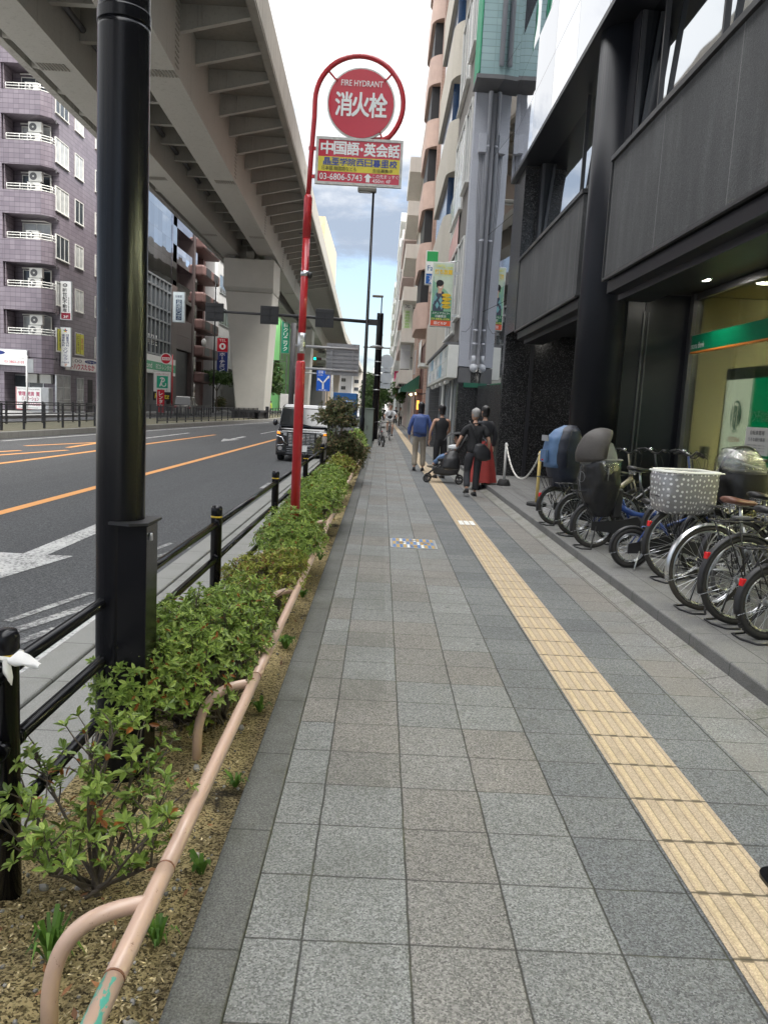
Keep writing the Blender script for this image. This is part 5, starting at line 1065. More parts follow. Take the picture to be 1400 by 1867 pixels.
b.build('face', [M_((.55, .63, .50), .4, var=.15, name='poster_sky'), M_((.24, .45, .28), .4, var=.2, name='poster_green'), M_((.02, .14, .06), .4, name='poster_dark_green'), M_((.66, .09, .03), .4, name='poster_orange_red'), INK, M_((.72, .70, .12), .4, name='poster_lime'), WHITE, M_((.78, .50, .02), .4, name='poster_yellow'), M_((.05, .06, .09), .6, name='poster_navy'), M_((.60, .38, .27), .5, name='poster_skin'), HAIR, M_((.16, .38, .40), .6, name='poster_teal'), M_((.20, .35, .36), .5, name='poster_sleeve')], t)
b = MB(); b.tube([(o.x+.3, 22.08, o.z+H_), (2.15, 22.08, o.z+H_+.12)], .012, 6)
for z in (.3, 1.45): b.box(o.x+W_, 2.0, 22.05, 22.11, o.z+z, o.z+z+.06)
b.build('bracket', ALU, t)
b = MB(); F = Face(b, (1.94, 27.6, 6.2), (0, -1, 0), (0, 0, 1)); F.rect(0, 4.4, 0, 2.2, 0); F.poly([(0, 0), (4.4, 0), (4.4, 1.0), (0, .5)], 1, 2); F.text('日暮里校', .4, 2.2, 1.2, 1.9, 2, 2); tag(b.build('window_poster', [M_((.55, .58, .55), .2, var=.2, name='poster_pale'), M_((.62, .36, .36), .3, var=.2, name='poster_pink'), M_((.2, .35, .25), .3, name='poster_text')]), 'pale pink and green advert across the window above the golf sign', 'poster')
# convenience store sign behind it
o = Vector((1.28, 28.4, 6.0)); t = root('shop_sign', o, 'green white and blue convenience store sign partly behind the golf school sign', 'sign'); b = MB(); b.box(o.x, o.x+.86, 28.4, 28.6, o.z, o.z+1.18); b.build('box', OFFWHITE, t, .01)
b = MB(); F = Face(b, (o.x, 28.397, o.z), (1, 0, 0), (0, 0, 1)); F.d = .004; F.rect(.03, .83, .80, 1.15, 0); F.rect(.03, .83, .38, .80, 1); F.rect(.03, .83, .31, .375, 2); F.rect(.03, .83, .03, .30, 2); F.text('Fami', .07, .50, .48, .66, 3, 2, .02); F.text('酒', .15, .36, .055, .28, 1, 2, .04); b.build('face', [M_((.02, .32, .08), .35, var=.05, name='store_green'), WHITE, M_((.01, .11, .40), .35, var=.05, name='store_blue'), M_((.03, .13, .30), .4, name='store_navy')], t)
# --- beige building with curved balconies and blue windows
BEI = mat_concrete('beige_render', (.40, .37, .32), (.47, .44, .385), .2); BLW = M_((.02, .05, .12), .06, var=.4, scale=1.0, spec=1.0, name='blue_window_glass')
t = root('beige_building', (4, 30, 0), 'beige building with rounded balcony fronts and deep blue windows', 'building'); b = MB(); b.box(2.4, 12, 26.05, 33, 0, 36); b.build('wall', BEI, t)
for k in range(11):
    z = 3.4 + 2.95*k; ring = [(2.39, 26.1)] + [(2.39-.69*math.sin(R(90*i/9)), 26.95-.85*math.cos(R(90*i/9))) for i in range(10)] + [(1.70, 32.9), (2.39, 32.9)]
    b = MB(); b.prism([(x, y, z) for x, y in ring][::-1], (0, 0, 1.62)); b.build('balcony', BEI, t)
    b = MB(); b.box(1.80, 2.39, 27.0, 27.05, z+1.63, z+2.94); b.build('window', BLW, t)
    b = MB(); b.box(1.82, 2.38, 27.06, 32.85, z+1.63, z+2.94); b.build('window', BLW, t)
t = root('dark_tiled_building', (4, 34, 0), 'narrow dark grey tiled shop building with a lower balcony', 'building'); b = MB(); b.box(1.98, 12, 33.05, 36.0, 0, 6.6); b.build('wall', mat_tiles('dark_grey_tiles', (.075, .078, .085), (.11, .112, .12), .24, .075, (.04, .04, .042), .05), t)
for k in range(2): window(t, 'x-', 1.98, 34.5, 1+3*k, 1.6, 1.5, 2)
b = MB(); b.box(1.5, 1.98, 33.6, 35.5, 3.4, 3.55); b.tube([(1.52, 33.6, 4.5), (1.52, 35.5, 4.5)], .025, 6)
for y in np.arange(33.6, 35.6, .2): b.cyl((1.52, y, 3.55), (1.52, y, 4.5), .012, seg=5)
b.build('railing', OFFWHITE, t)
GRT = mat_tiles('olive_grey_tiles', (.34, .33, .27), (.40, .39, .325), .3, .3, (.26, .25, .21), .03)
t = root('olive_tiled_tower', (5, 34.4, 0), 'slim olive grey tiled tower set above the dark tiled shop', 'building'); b = MB(); b.box(2.2, 12, 33.1, 35.95, 6.62, 34); b.build('wall', GRT, t)
for k in range(9): window(t, 'y-', 2.42, 33.09, 8+3*k, .5, 1.3, 1, ALU, CURTAIN); window(t, 'x-', 2.2, 34.5, 8+3*k, 1.5, 1.5, 2, WFR)
# --- salmon tiled block with rounded balconies
SAL = mat_tiles('salmon_tiles', (.37, .25, .20), (.43, .295, .24), .28, .14, (.28, .20, .16), .05); SALB = M_((.49, .35, .29), .6, var=.10, scale=2, name='salmon_balcony'); MAR = mat_tiles('maroon_tiles', (.12, .055, .05), (.15, .07, .06), .3, .3, (.08, .05, .045), .04)
t = root('salmon_apartment_block', (4, 43, 0), 'tall salmon tiled apartment block with a column of rounded pink balconies', 'building'); b = MB(); b.box(2.25, 14, 36.05, 50, 5.4, 40); b.build('wall', SAL, t); b = MB(); b.box(2.3, 14, 36.05, 50, 0, 5.38); b.build('lower_wall', MAR, t)
b = MB(); b.box(1.98, 2.24, 38.6, 39.2, 0, 40); b.box(1.98, 2.24, 48.8, 50, 0, 40); b.build('pilaster', SAL, t)
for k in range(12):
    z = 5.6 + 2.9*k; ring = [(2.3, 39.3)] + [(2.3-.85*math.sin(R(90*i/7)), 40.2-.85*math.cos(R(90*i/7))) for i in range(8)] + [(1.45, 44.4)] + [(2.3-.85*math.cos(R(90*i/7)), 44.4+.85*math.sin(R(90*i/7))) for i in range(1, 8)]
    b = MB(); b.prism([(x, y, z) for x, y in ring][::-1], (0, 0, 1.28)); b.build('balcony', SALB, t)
    b = MB(); b.box(1.62, 2.24, 39.9, 44.7, z+1.285, z+2.88); b.build('balcony_shade_block', BLACKM, t); window(t, 'x-', 2.25, 46.8, z+.8, 1.1, 1.5, 2); window(t, 'y-', 2.6, 36.04, z+.9, .45, 1.2, 1); window(t, 'x-', 2.25, 37.4, z+.8, .9, 1.4, 1)  # solid black block in each balcony opening paints its shade
# awning and shop lamps at street level
t = root('shop_awning', (1.7, 47, 2.8), 'green and white striped awning over a shop, warm lamps beneath', 'awning'); b = MB()
for k in range(9):
    y0 = 44+.55*k; b.add([(2.0, y0, 3.5), (2.0, y0+.545, 3.5), (.95, y0+.545, 2.72), (.95, y0, 2.72), (.95, y0+.545, 2.5), (.95, y0, 2.5)], [(0,1,2,3), (3,2,4,5)], k % 2)
b.add([(2.0, 43.99, 3.5), (.95, 43.99, 2.72), (.95, 43.99, 2.5), (2.0, 43.99, 2.55)], [(0,1,2,3)], 0); b.build('canopy', [M_((.02, .10, .07), .7, name='awning_green'), WHITE], t)
for k, (x, y, z) in enumerate([(1.85, 43.6, 2.45), (1.6, 45, 2.4), (1.9, 42.4, 2.0), (1.88, 41.6, 2.2)]):
    b = MB(); b.ball((x, y, z), .07, seg=8, rings=6); b.build('lamp', M_((1, .62, .22), .5, var=0, emit=5, name='warm_bulb'), t)
b = MB(); b.box(1.75, 2.2, 40.0, 41.2, .0, 2.4); b.box(1.72, 2.2, 39.9, 41.3, 2.41, 2.6); tag(b.build('shop_display', [M_((.20, .09, .06), .6, var=.4, scale=6, name='shop_display_stock')]), 'dark brown shop display standing under warm lamps below the salmon block', 'display')
t = root('lantern', (1.7, 38.4, 1.7), 'small orange lit lantern sign by the shop entrance', 'lantern'); b = MB(); b.box(1.68, 1.80, 38.3, 38.42, 1.55, 2.0); b.build('shade', M_((1, .40, .07), .5, var=.1, emit=.6, name='lantern_glow'), t); b = MB(); b.box(1.65, 1.83, 38.27, 38.45, 2.01, 2.05); b.cyl((1.82, 38.4, 2.3), (2.3, 38.4, 2.4), .02, seg=6); b.build('hood', BLACKM, t)
# --- further blocks, each its own building
def block(name, y0, y1, h, x, wall, label, pitch=3.0, wn=(1.6, 1.5), gap=3.2, face='x-', z0=4.0, bal=None, gm=None, fm=None, roof=None, side=True, xd=14, nmax=95):
    left = face == 'x+'; x2 = x - xd if left else x + xd; t = root(name, (x, y0, 0), label, 'building', None); b = MB(); b.box(x, x2, y0, y1, -.2, h); b.build('wall', wall, t); s = 1 if left else -1
    n = max(1, int((y1-y0-1)/gap)); k = 0; z = z0; cnt = 0; rs = np.random.RandomState(int(y0*7+h))
    while z + wn[1] < h - .4:
        for i in range(n):
            y = y0 + (y1-y0)*(i+.5)/n
            if cnt < nmax: window(t, face, x, y, z, wn[0], wn[1], 2, fm, gm if gm else (CURTAIN if rs.rand() < .35 else WINGLASS)); cnt += 1
        if side:
            for xx in (1.6, 4.6, 7.6):
                if cnt < nmax: window(t, 'y-', x - s*xx, y0, z+.1, .9, 1.25, 1, fm, gm); cnt += 1
        if bal: 
            b = MB(); b.box(x, x+s*1.0, y0+.25, y1-.25, z-.55, z+.45); b.build('balcony', bal, t)
        z += pitch
    b = MB(); b.box(x-s*.5, x-s*3.5, y0+1, y0+3.5, h, h+1.6); b.box(x+s*.04, x2, y0-.04, y1+.04, h+.001, h+.25); b.build('roof_house', wall, t); return t
DSAL = mat_tiles('dark_salmon_tiles', (.36, .22, .17), (.41, .26, .20), .3, .15, (.25, .18, .15), .05)
t = block('tiled_apartment_block', 50.1, 57.5, 23.6, 2.1, DSAL, 'red brown tiled apartment block with a thin mast on its roof edge', gap=3.6, wn=(.9, 1.6)); b = MB(); b.cyl((2.3, 50.4, 23.6), (2.3, 50.4, 25.4), .12, seg=8); b.build('mast', OFFWHITE, t)
CRM = mat_concrete('cream_render', (.52, .49, .44), (.60, .57, .515), .2); PNK = mat_concrete('pinkish_render', (.46, .38, .35), (.53, .45, .415), .2); WHT = mat_concrete('white_render', (.62, .62, .60), (.72, .72, .70), .15); LGR = mat_concrete('light_grey_render', (.44, .45, .46), (.52, .53, .54), .25)
block('cream_apartment_block', 57.6, 66, 21.8, 2.1, CRM, 'cream apartment block with thin bushes hanging over its roof edge', gap=4, bal=CRM); block('pinkish_apartment_block', 66.1, 80, 20.4, 2.1, PNK, 'pinkish flat topped block above the black ARTE sign', bal=PNK)
block('white_apartment_block', 80.1, 98, 23.2, 2.1, WHT, 'white apartment block with stepped white balconies', bal=WHT); block('white_tower', 98.1, 124, 29, 2.1, WHT, 'tall white tower with antennas on its roof', bal=WHT, gap=4.5); block('grey_office_block', 124.1, 150, 27, 2.1, LGR, 'light grey office block far down the right-hand row', gap=4.5); block('cream_office_block', 150.1, 200, 29, 2.1, CRM, 'cream block close to the vanishing point of the right-hand row', gap=6, bal=WHT); block('beige_office_block', 200.1, 300, 30, 2.1, PNK, 'last beige block of the right-hand row', gap=9, pitch=3.4)
# stacked projecting signs down the row
def proj(o, w, parts, label, d=.25, cat='sign', name='shop_sign'):
    H = sum(p[0] for p in parts); t = root(name, o, label, cat); b = MB(); b.box(o[0], o[0]+w, o[1], o[1]+d, o[2], o[2]+H); b.build('box', OFFWHITE, t); b = MB(); F = Face(b, (o[0], o[1]-.003, o[2]), (1, 0, 0), (0, 0, 1)); F.d = .01; z = H; ms = [OFFWHITE]
    for (h, col, txt, tc, mode) in parts:
        z -= h
        if col not in ms: ms.append(col)
        F.rect(.03, w-.03, z+.03, z+h-.03, ms.index(col))
        if txt:
            if tc not in ms: ms.append(tc)
            if mode == 'v': F.column(txt, w*.25, w*.75, z+h*.06, z+h*.94, ms.index(tc), 2, .03)
            elif mode == 'r':      # Latin letters turned on their side, reading down
                s = Face(b, F.P(w*.32, z+h*.94, 2), (0, 0, -1), (1, 0, 0)); s.n = F.n; s.d = .01; s.text(txt, 0, h*.85, 0, w*.42, ms.index(tc), 0, .01)
            else: F.text(txt, w*.12, w*.88, z+h*.2, z+h*.8, ms.index(tc), 2, .02)
    b.build('face', ms, t); b = MB(); b.box(o[0]+w, o[0]+w+.4, o[1]+.08, o[1]+.14, o[2]+H*.3, o[2]+H*.3+.08); b.box(o[0]+w, o[0]+w+.4, o[1]+.08, o[1]+.14, o[2]+H*.8, o[2]+H*.8+.08); b.build('bracket', DGREY, t); return t
SGRN = M_((.25, .50, .10), .4, var=.05, name='lime_print'); SGY = M_((.56, .56, .57), .4, var=.05, name='grey_panel')
proj((1.15, 60, 3.2), .78, [(1.6, OFFWHITE, 'マイ日暮里ビル', DGREY, 'v'), (1.5, M_((.60, .62, .50), .4, name='pale_lime'), '英会話英会話', SGRN, 'v'), (.18, SGRN, None, None, ''), (1.35, SGY, None, None, ''), (1.4, SGY, None, None, ''), (1.45, BLACKM, 'ARTE', WHITE, 'r')], 'tall stacked projecting sign with a black ARTE panel at its foot')
proj((1.2, 96, 3.6), 1.0, [(2.6, PINK, '鍼 灸', WHITE, 'v')], 'pink projecting sign just beyond the black ARTE panel'); proj((1.25, 104, 6.4), .9, [(3.0, WHITE, '日暮里クリニック', PINK, 'v'), (2.4, OFFWHITE, '内科小児科', ORANGE, 'v')], 'white projecting sign with pink and orange writing down the row'); proj((1.4, 90, 2.9), .6, [(1.5, SIGNRED, '酒場', WHITE, 'v')], 'small red projecting sign low beside the pink one')
proj((1.3, 118, 9.5), 1.0, [(4.0, WHITE, '歯科医院', GREYP, 'v')], 'white vertical sign high on the white apartment row')

# ================================================================== LEFT-HAND SIDE OF THE ROAD
LXF = -22.2
PUR = mat_tiles('mauve_tiles', (.155, .132, .158), (.205, .178, .205), .34, .30, (.075, .063, .076), .085, True, .35)
AC = None
t = PUR_B = root('mauve_tiled_building', (LXF, 52, 0), 'mauve tiled corner building with balconies and air conditioners, seen left of the lamp post', 'building')
b = MB(); b.box(-60, LXF-3.05, 52, 70, -.1, 34); b.box(LXF-3.04, LXF, 53.6, 70, -.1, 34); b.build('wall', PUR, t)
fl_z = [2.10+3.05*k for k in range(0, 9)]
for k, z in enumerate(fl_z):           # the notched balcony corner, floor by floor: parapet band, recess, white rail
    if k == 0: continue
    ring = [(LXF-3.04, 52.0), (LXF-.55, 52.0), (LXF, 52.55), (LXF, 53.59), (LXF-3.04, 53.59)]
    b = MB(); b.prism([(x, y, z-1.50) for x, y in ring], (0, 0, 1.46)); s = b.build('balcony_parapet', PUR, t)
    b = MB(); 
    for zz in (.02, .20, .36): b.tube([(LXF-2.75, 52.03, z+zz), (LXF-.56, 52.03, z+zz), (LXF-.03, 52.56, z+zz), (LXF-.03, 53.0, z+zz)], .028, 6)
    for (x, y) in [(LXF-2.75, 52.03), (LXF-1.9, 52.03), (LXF-1.2, 52.03), (LXF-.56, 52.03), (LXF-.03, 52.56)]: b.cyl((x, y, z), (x, y, z+.38), .025, seg=6)
    b.build('balcony_rail', OFFWHITE, s)
    b = MB(); b.prism([(x, y, z+.02) for x, y in [(LXF-3.04, 53.2), (LXF-2.95, 52.1), (LXF-2.9, 52.1), (LXF-2.9, 53.2)]], (0, 0, 1.48)); b.build('recess_wall', mat_tiles('recess_mauve_tiles', (.17, .145, .165), (.21, .18, .20), .34, .30, (.07, .055, .07), .10), t)  # recess wall has its own mauve tile mix, slightly wider joints
    window(t, 'y-', LXF-1.5, 53.58, z-.55, 1.9, 1.85, 2, OFFWHITE, CURTAIN if k % 2 else WINGLASS)
    b = MB(); b.tube([(LXF-.5, 53.4, z-.2), (LXF-.5, 53.4, z+1.3), (LXF-.9, 53.3, z+1.4), (LXF-2.4, 53.3, z+1.38)], .05, 6); b.build('duct', OFFWHITE, t)
    for (dx, dz) in ([(-1.25, 0.02), (-1.15, .68)] if k % 3 else [(-1.35, .02)]):
        a = MB(); x = LXF+dx; a.box(x-.42, x+.42, 52.55, 52.85, z+dz, z+dz+.62); o = a.build('air_conditioner', OFFWHITE, t); a = MB(); F = Face(a, (x-.12, 52.545, z+dz+.31), (1, 0, 0), (0, 0, 1)); F.ell(0, 0, .24, .24, 0, 1, 20); F.ell(0, 0, .06, .06, 1, 2, 12); a.build('fan_grille', [DGREY, OFFWHITE], o)
for k in range(1, 9):
    z = fl_z[k] - .95
    for (y, w) in [(54.0, 2.1), (56.9, 1.5), (61.0, 2.1), (64.2, 1.5)]: window(t, 'x+', LXF, y, z, w, 1.55, 3 if w > 2 else 2, OFFWHITE, CURTAIN if (k+int(y)) % 3 else WINGLASS)
    b = MB(); b.box(LXF, LXF+.03, 53.0, 53.12, z-.7, z-.45); b.box(LXF, LXF+.03, 53.0, 53.12, z+1.0, z+1.22); b.build('vent', DGREY, t)
# yellow posters in the first-floor windows
for (y, w) in [(54.0, 2.0), (56.9, 1.4)]:
    b = MB(); F = Face(b, (LXF+.09, y-w/2, fl_z[1]-.9), (0, 1, 0), (0, 0, 1)); F.rect(0, w*.47, 0, 1.42, 0); F.rect(w*.53, w, 0, 1.42, 0); F.column('日暮里', w*.12, w*.36, .15, 1.3, 1, 2); F.column('賃貸', w*.62, w*.9, .3, 1.2, 2 if y > 55 else 1, 2); b.build('window_poster', [M_((.60, .60, .06), .4, var=.05, name='poster_acid_yellow'), INK, RED], t)
# ground floor
for (y, w, h) in [(54.1, 2.4, 2.55), (57.1, 1.3, 2.45)]: window(t, 'x+', LXF, y, .1, w, h, 2, ALU, CURTAIN, rails=2)
b = MB(); b.box(LXF-.02, LXF+.03, 58.6, 59.5, 0, 2.5); b.build('doorway', BLACKM, t); window(t, 'y-', LXF-2.1, 53.58, .1, 2.0, 2.4, 2, ALU, WINGLASS, rails=1); window(t, 'y-', LXF-4.6, 51.99, .1, 1.8, 2.6, 2, OFFWHITE, CURTAIN, rails=1)
b = MB(); b.prism([(x, y, 2.62) for x, y in [(LXF-3.04, 52.0), (LXF-.55, 52.0), (LXF, 52.55), (LXF, 53.59), (LXF-3.04, 53.59)]], (0, 0, .98)); b.build('canopy_wall', PUR, t)
for k in range(2):
    b = MB(); x = LXF-1.75+.95*k; b.box(x-.38, x+.38, 53.1, 53.5, 2.0, 2.58); b.build('air_conditioner', OFFWHITE, t)
for k in range(1, 8): window(t, 'y-', LXF-4.4, 51.99, fl_z[k]-.8, 1.3, 1.5, 2, OFFWHITE, WINGLASS)
# its signs
NAVY = M_((.015, .03, .16), .4, name='navy_print'); MAG = M_((.42, .01, .09), .4, name='magenta_print')
t, m, F = sign_box('estate_agent_sign', (LXF+.05, 53.55, 6.35), (1, 0, 0), .75, 2.55, .25, 'white vertical estate agent sign with a hexagon mark, upper of two on the mauve building', 'sign'); F.rect(.03, .72, .03, 2.52, 0); F.column('新世紀不動産', .16, .46, .50, 2.10, 1, 2, .03); F.rect(.06, .69, .05, .46, 2, 2); F.text('3F', .22, .55, .12, .28, 0, 3, .03); F.column('新世紀不動産株', .53, .62, .50, 1.5, 1, 2)
for r in (.17, .10): F.poly([(.33+r*math.cos(R(60*i+30)), 2.28+r*.8*math.sin(R(60*i+30))) for i in range(6)], 1 if r > .15 else 0, 2 if r > .15 else 3)
F.poly([(.33+.05*math.cos(R(60*i+30)), 2.28+.04*math.sin(R(60*i+30))) for i in range(6)], 1, 4); m.build('face', [WHITE, INK, M_((.25, .01, .03), .4, name='dark_red_print')], t)
t, m, F = sign_box('clinic_sign', (LXF+.05, 53.55, 3.2), (1, 0, 0), .70, 2.65, .25, 'white vertical clinic sign with a coloured star, lower of two on the mauve building', 'sign'); F.rect(.03, .67, .03, 2.62, 0); F.column('循環器内科', .10, .30, 1.35, 2.2, 1, 2, .02); F.column('日暮里内科', .38, .58, 1.35, 2.2, 1, 2, .02); F.column('クリニック', .22, .48, .42, 1.30, 1, 2, .02); F.text('日曜診療', .10, .6, .24, .34, 1, 2); F.text('2F', .28, .45, .06, .2, 5, 2, .03)
for i in range(5): a = R(90+72*i); F.poly([(.34, 2.42), (.34+.08*math.cos(a-.6), 2.42+.08*math.sin(a-.6)), (.34+.18*math.cos(a), 2.42+.16*math.sin(a)), (.34+.08*math.cos(a+.6), 2.42+.08*math.sin(a+.6))], [2, 3, 4, 5, 1][i], 2)
m.build('face', [WHITE, NAVY, RED, GREENI, YEL, ORANGE], t)
t, m, F = sign_box('renovation_sign', (LXF-6.6, 51.75, 3.05), (1, 0, 0), 5.2, 1.05, .2, 'wide white renovation shop sign with a blue oval and red writing at the left edge', 'sign'); F.rect(.03, 5.17, .03, 1.02, 0); F.ell(2.6, .80, 1.15, .19, 1, 2); F.text('リフォーム', 1.75, 3.4, .69, .90, 0, 3, .03); F.text('ートハウスたなか', .3, 3.3, .12, .55, 2, 2, .04); F.text('03-3802-2103', 3.7, 5.0, .16, .32, 2, 2, .02); F.text('https://www.arthouse', 3.55, 5.0, .42, .55, 3, 2); m.build('face', [WHITE, NAVY, M_((.45, .01, .05), .4, name='crimson_print'), GREYP], t)
t, m, F = sign_box('renovation_sign', (LXF+.18, 54.0, 3.0), (.35, .94, 0), 4.3, .92, .15, 'smaller white renovation shop sign round the corner under the clinic sign', 'sign'); F.rect(.03, 4.27, .03, .89, 0); F.ell(2.5, .70, .6, .13, 1, 2); F.text('リフォーム', 2.1, 2.9, .62, .78, 0, 3, .02); F.text('三00', .2, 1.6, .58, .82, 3, 2); F.text('ートハウスたなか', .1, 2.9, .1, .5, 2, 2, .04); F.text('03-3802-2103', 3.1, 4.15, .12, .25, 2, 2); m.build('face', [WHITE, NAVY, M_((.45, .01, .05), .4, name='crimson_print'), DGREY], t)
t, m, F = sign_box('banner_board', (-22.9, 48.6, .25), (1, 0, 0), 1.62, 1.42, .06, 'white standing board with magenta writing behind the median railings', 'sign'); F.rect(.02, 1.6, .02, 1.4, 0); F.text('管理', .18, .62, .88, 1.14, 1, 2, .03); F.text('売買', .75, 1.15, .88, 1.14, 1, 2, .03); F.text('買', 1.28, 1.5, .88, 1.14, 1, 2, .03); F.text('リノベーション', .4, 1.45, .58, .82, 1, 2, .03); F.text('アートハウスたなか', .1, 1.55, .28, .46, 1, 2, .02); F.text('https://www.arthouse-tanaka', .1, 1.5, 1.24, 1.34, 2, 2); F.rect(.02, 1.6, .02, .06, 3, 2); F.rect(.02, .06, .02, 1.4, 3, 2); F.text('https://www.arthouse', .2, 1.4, .1, .2, 2, 2); m.build('face', [WHITE, MAG, DGREY, SIGNRED], t)
t = root('street_sign_pole', (-22.2, 44.5, 0), 'thin white signpost with a small plate before the mauve building', 'sign pole'); b = MB(); b.cyl((-21.0, 46, 0), (-21.0, 46, 3.5), .06, seg=8); b.build('pole', WHITE, t); b = MB(); b.box(-20.95, -20.6, 45.96, 46.0, 2.5, 3.3); b.build('plate', GREYP, t)
b = MB(); b.box(-22.8, -21.7, 50.6, 51.3, .06, 1.7); tag(b.build('electric_box', GREYP, None, .03), 'grey electric cabinet between the signpost and the magenta board', 'cabinet')
# --- mirror glass office with the car rental shop
GFM = M_((.20, .21, .22), .4, .4, .1, name='curtain_wall_frame'); t = root('mirror_office', (LXF, 70.2, 0), 'mirror glass office with a green and white rental shop sign over its ground floor', 'building')
b = MB(); b.box(-40, LXF-.3, 70.1, 83.2, 0, 36); b.build('core', DGREY, t); b = MB(); b.box(LXF-.29, LXF, 70.3, 83.0, 13.0, 36); b.box(LXF-1.5, LXF, 70.12, 70.29, 13, 36); b.build('mirror_wall', mat_mirror('office_mirror_glass', (.60, .64, .68), .03, .02, (1.35, 1.9), (0, .2)), t)
b = MB(); b.box(LXF-.28, LXF-.1, 70.2, 81, 5.5, 12.98); g = b.build('window_band', WINGLASS, t); b = MB()
for y in np.arange(70.2, 81.2, 1.35): b.box(LXF-.09, LXF+.06, y-.07, y+.07, 5.5, 12.98)
for z in (5.6, 7.0, 8.9, 10.1, 12.0, 12.9): b.box(LXF-.09, LXF+.04, 70.2, 81, z-.08, z+.08)
b.build('mullions', GFM, g); b = MB(); b.box(LXF-.28, LXF+.1, 81.1, 83.1, 0, 12.98); b.build('brown_pier', M_((.075, .055, .05), .5, name='dark_brown_panel'), t)
b = MB(); F = Face(b, (LXF-.09, 70.6, 6.4), (0, 1, 0), (0, 0, 1)); F.text('US日暮里', 0, 6.0, 0, 1.0, 0, 1, .03); b.build('window_lettering', WHITE, t)
t, m, F = sign_box('rental_fascia', (LXF+.1, 70.2, 3.7), (0, 1, 0), 12.6, 1.75, .3, 'long green and white rental shop fascia on the mirror office', 'sign'); F.rect(.03, 12.57, .03, 1.72, 0); F.rect(.03, 12.57, .35, 1.15, 1, 2); F.text('Second', .8, 4.2, .5, 1.0, 0, 3, .02); F.text('ECO-レンタカー', 5.5, 11.8, .5, 1.0, 0, 3, .02); m.build('face', [WHITE, M_((.04, .34, .16), .4, var=.05, name='rental_green')], t)
t = root('rental_sign', (LXF+1.0, 75.2, 1.2), 'lit rental sign with a green R mark above a black Hertz panel', 'sign'); o = Vector((LXF+.06, 75.0, 1.15)); b = MB(); b.box(o.x, o.x+1.75, 75.0, 75.4, 1.15, 3.95); b.build('box', DGREY, t)
m = MB(); F = Face(m, (o.x, 74.99, 1.15), (1, 0, 0), (0, 0, 1)); F.d = .02; F.rect(.06, 1.69, .85, 2.76, 0); F.rect(.36, 1.44, 1.20, 2.35, 1, 2); F.ring(.88, 1.98, .27, .24, .10, 0, 3, 24, -90, 150); F.poly([(.60, 1.35), (.74, 1.35), (1.0, 2.2), (.88, 2.2)], 0, 3); F.ring(1.05, 1.55, .24, .22, .09, 0, 3, 24, 150, 400); F.text('トヨタレンタリース', .3, 1.5, 2.42, 2.62, 2, 2); F.text('レンタリース', .4, 1.4, .92, 1.1, 3, 2); F.rect(.03, 1.72, .05, .78, 3, 1); F.text('Hertz', .2, 1.55, .2, .66, 4, 2, .05, .12); m.build('face', [WHITE, M_((.02, .36, .22), .4, name='rental_mark_green'), RED, BLACKM, YEL], t)
# --- dark building with mirror balconies
DBR = M_((.055, .04, .038), .5, var=.15, name='dark_brown_wall'); t = root('dark_office', (LXF, 83.3, 0), 'dark brown office with bands of mirror cladding between recessed floors', 'building'); b = MB(); b.box(-40, LXF-1.5, 83.3, 94.2, 0, 36); b.box(LXF-1.5, LXF, 83.3, 83.7, 0, 36); b.box(LXF-1.5, LXF+.1, 92.2, 93.0, 0, 36); b.build('wall', DBR, t); mb_ = mat_mirror('balcony_mirror', (.55, .52, .55), .06, .03, (1.5, .75))
for k in range(8):
    z = 8.2 + 3.6*k; b = MB(); b.box(LXF-1.49, LXF, 83.72, 92.18, z, z+1.75); b.build('balcony_panel', mb_ if k else DBR, t); window(t, 'x+', LXF-1.5, 86.5, z+1.9, 4, 1.3, 3, DGREY)
b = MB(); b.box(LXF-.3, LXF, 93.01, 94.2, 0, 36); b.box(LXF+.003, LXF+.05, 83.28, 83.69, 12, 36); b.build('mirror_strip', mb_, t); b = MB(); b.box(LXF-1.48, LXF-.4, 84, 92, 0, 6.6); b.build('entrance_shade_block', BLACKM, t); b = MB(); b.box(LXF-1.48, LXF, 83.72, 92.18, 6.7, 8.18); b.build('lower_panel', DBR, t)  # solid black block stands in for the shade of the open entrance
t, m, F = sign_box('clinic_sign', (LXF+.1, 83.6, 9.2), (1, 0, 0), 1.25, 3.1, .3, 'pale blue and white vertical sign on the dark brown office', 'sign'); F.rect(.05, 1.2, .05, 3.05, 0); F.rect(.35, .95, .25, 2.3, 1, 2); F.column('耳鼻咽喉科クリニック', .42, .88, .3, 2.25, 0, 3, .03); F.text('日暮里', .3, .95, 2.5, 2.75, 1, 2); m.build('face', [M_((.62, .70, .74), .4, name='pale_blue_panel'), M_((.02, .05, .12), .4, name='ink_blue')], t)
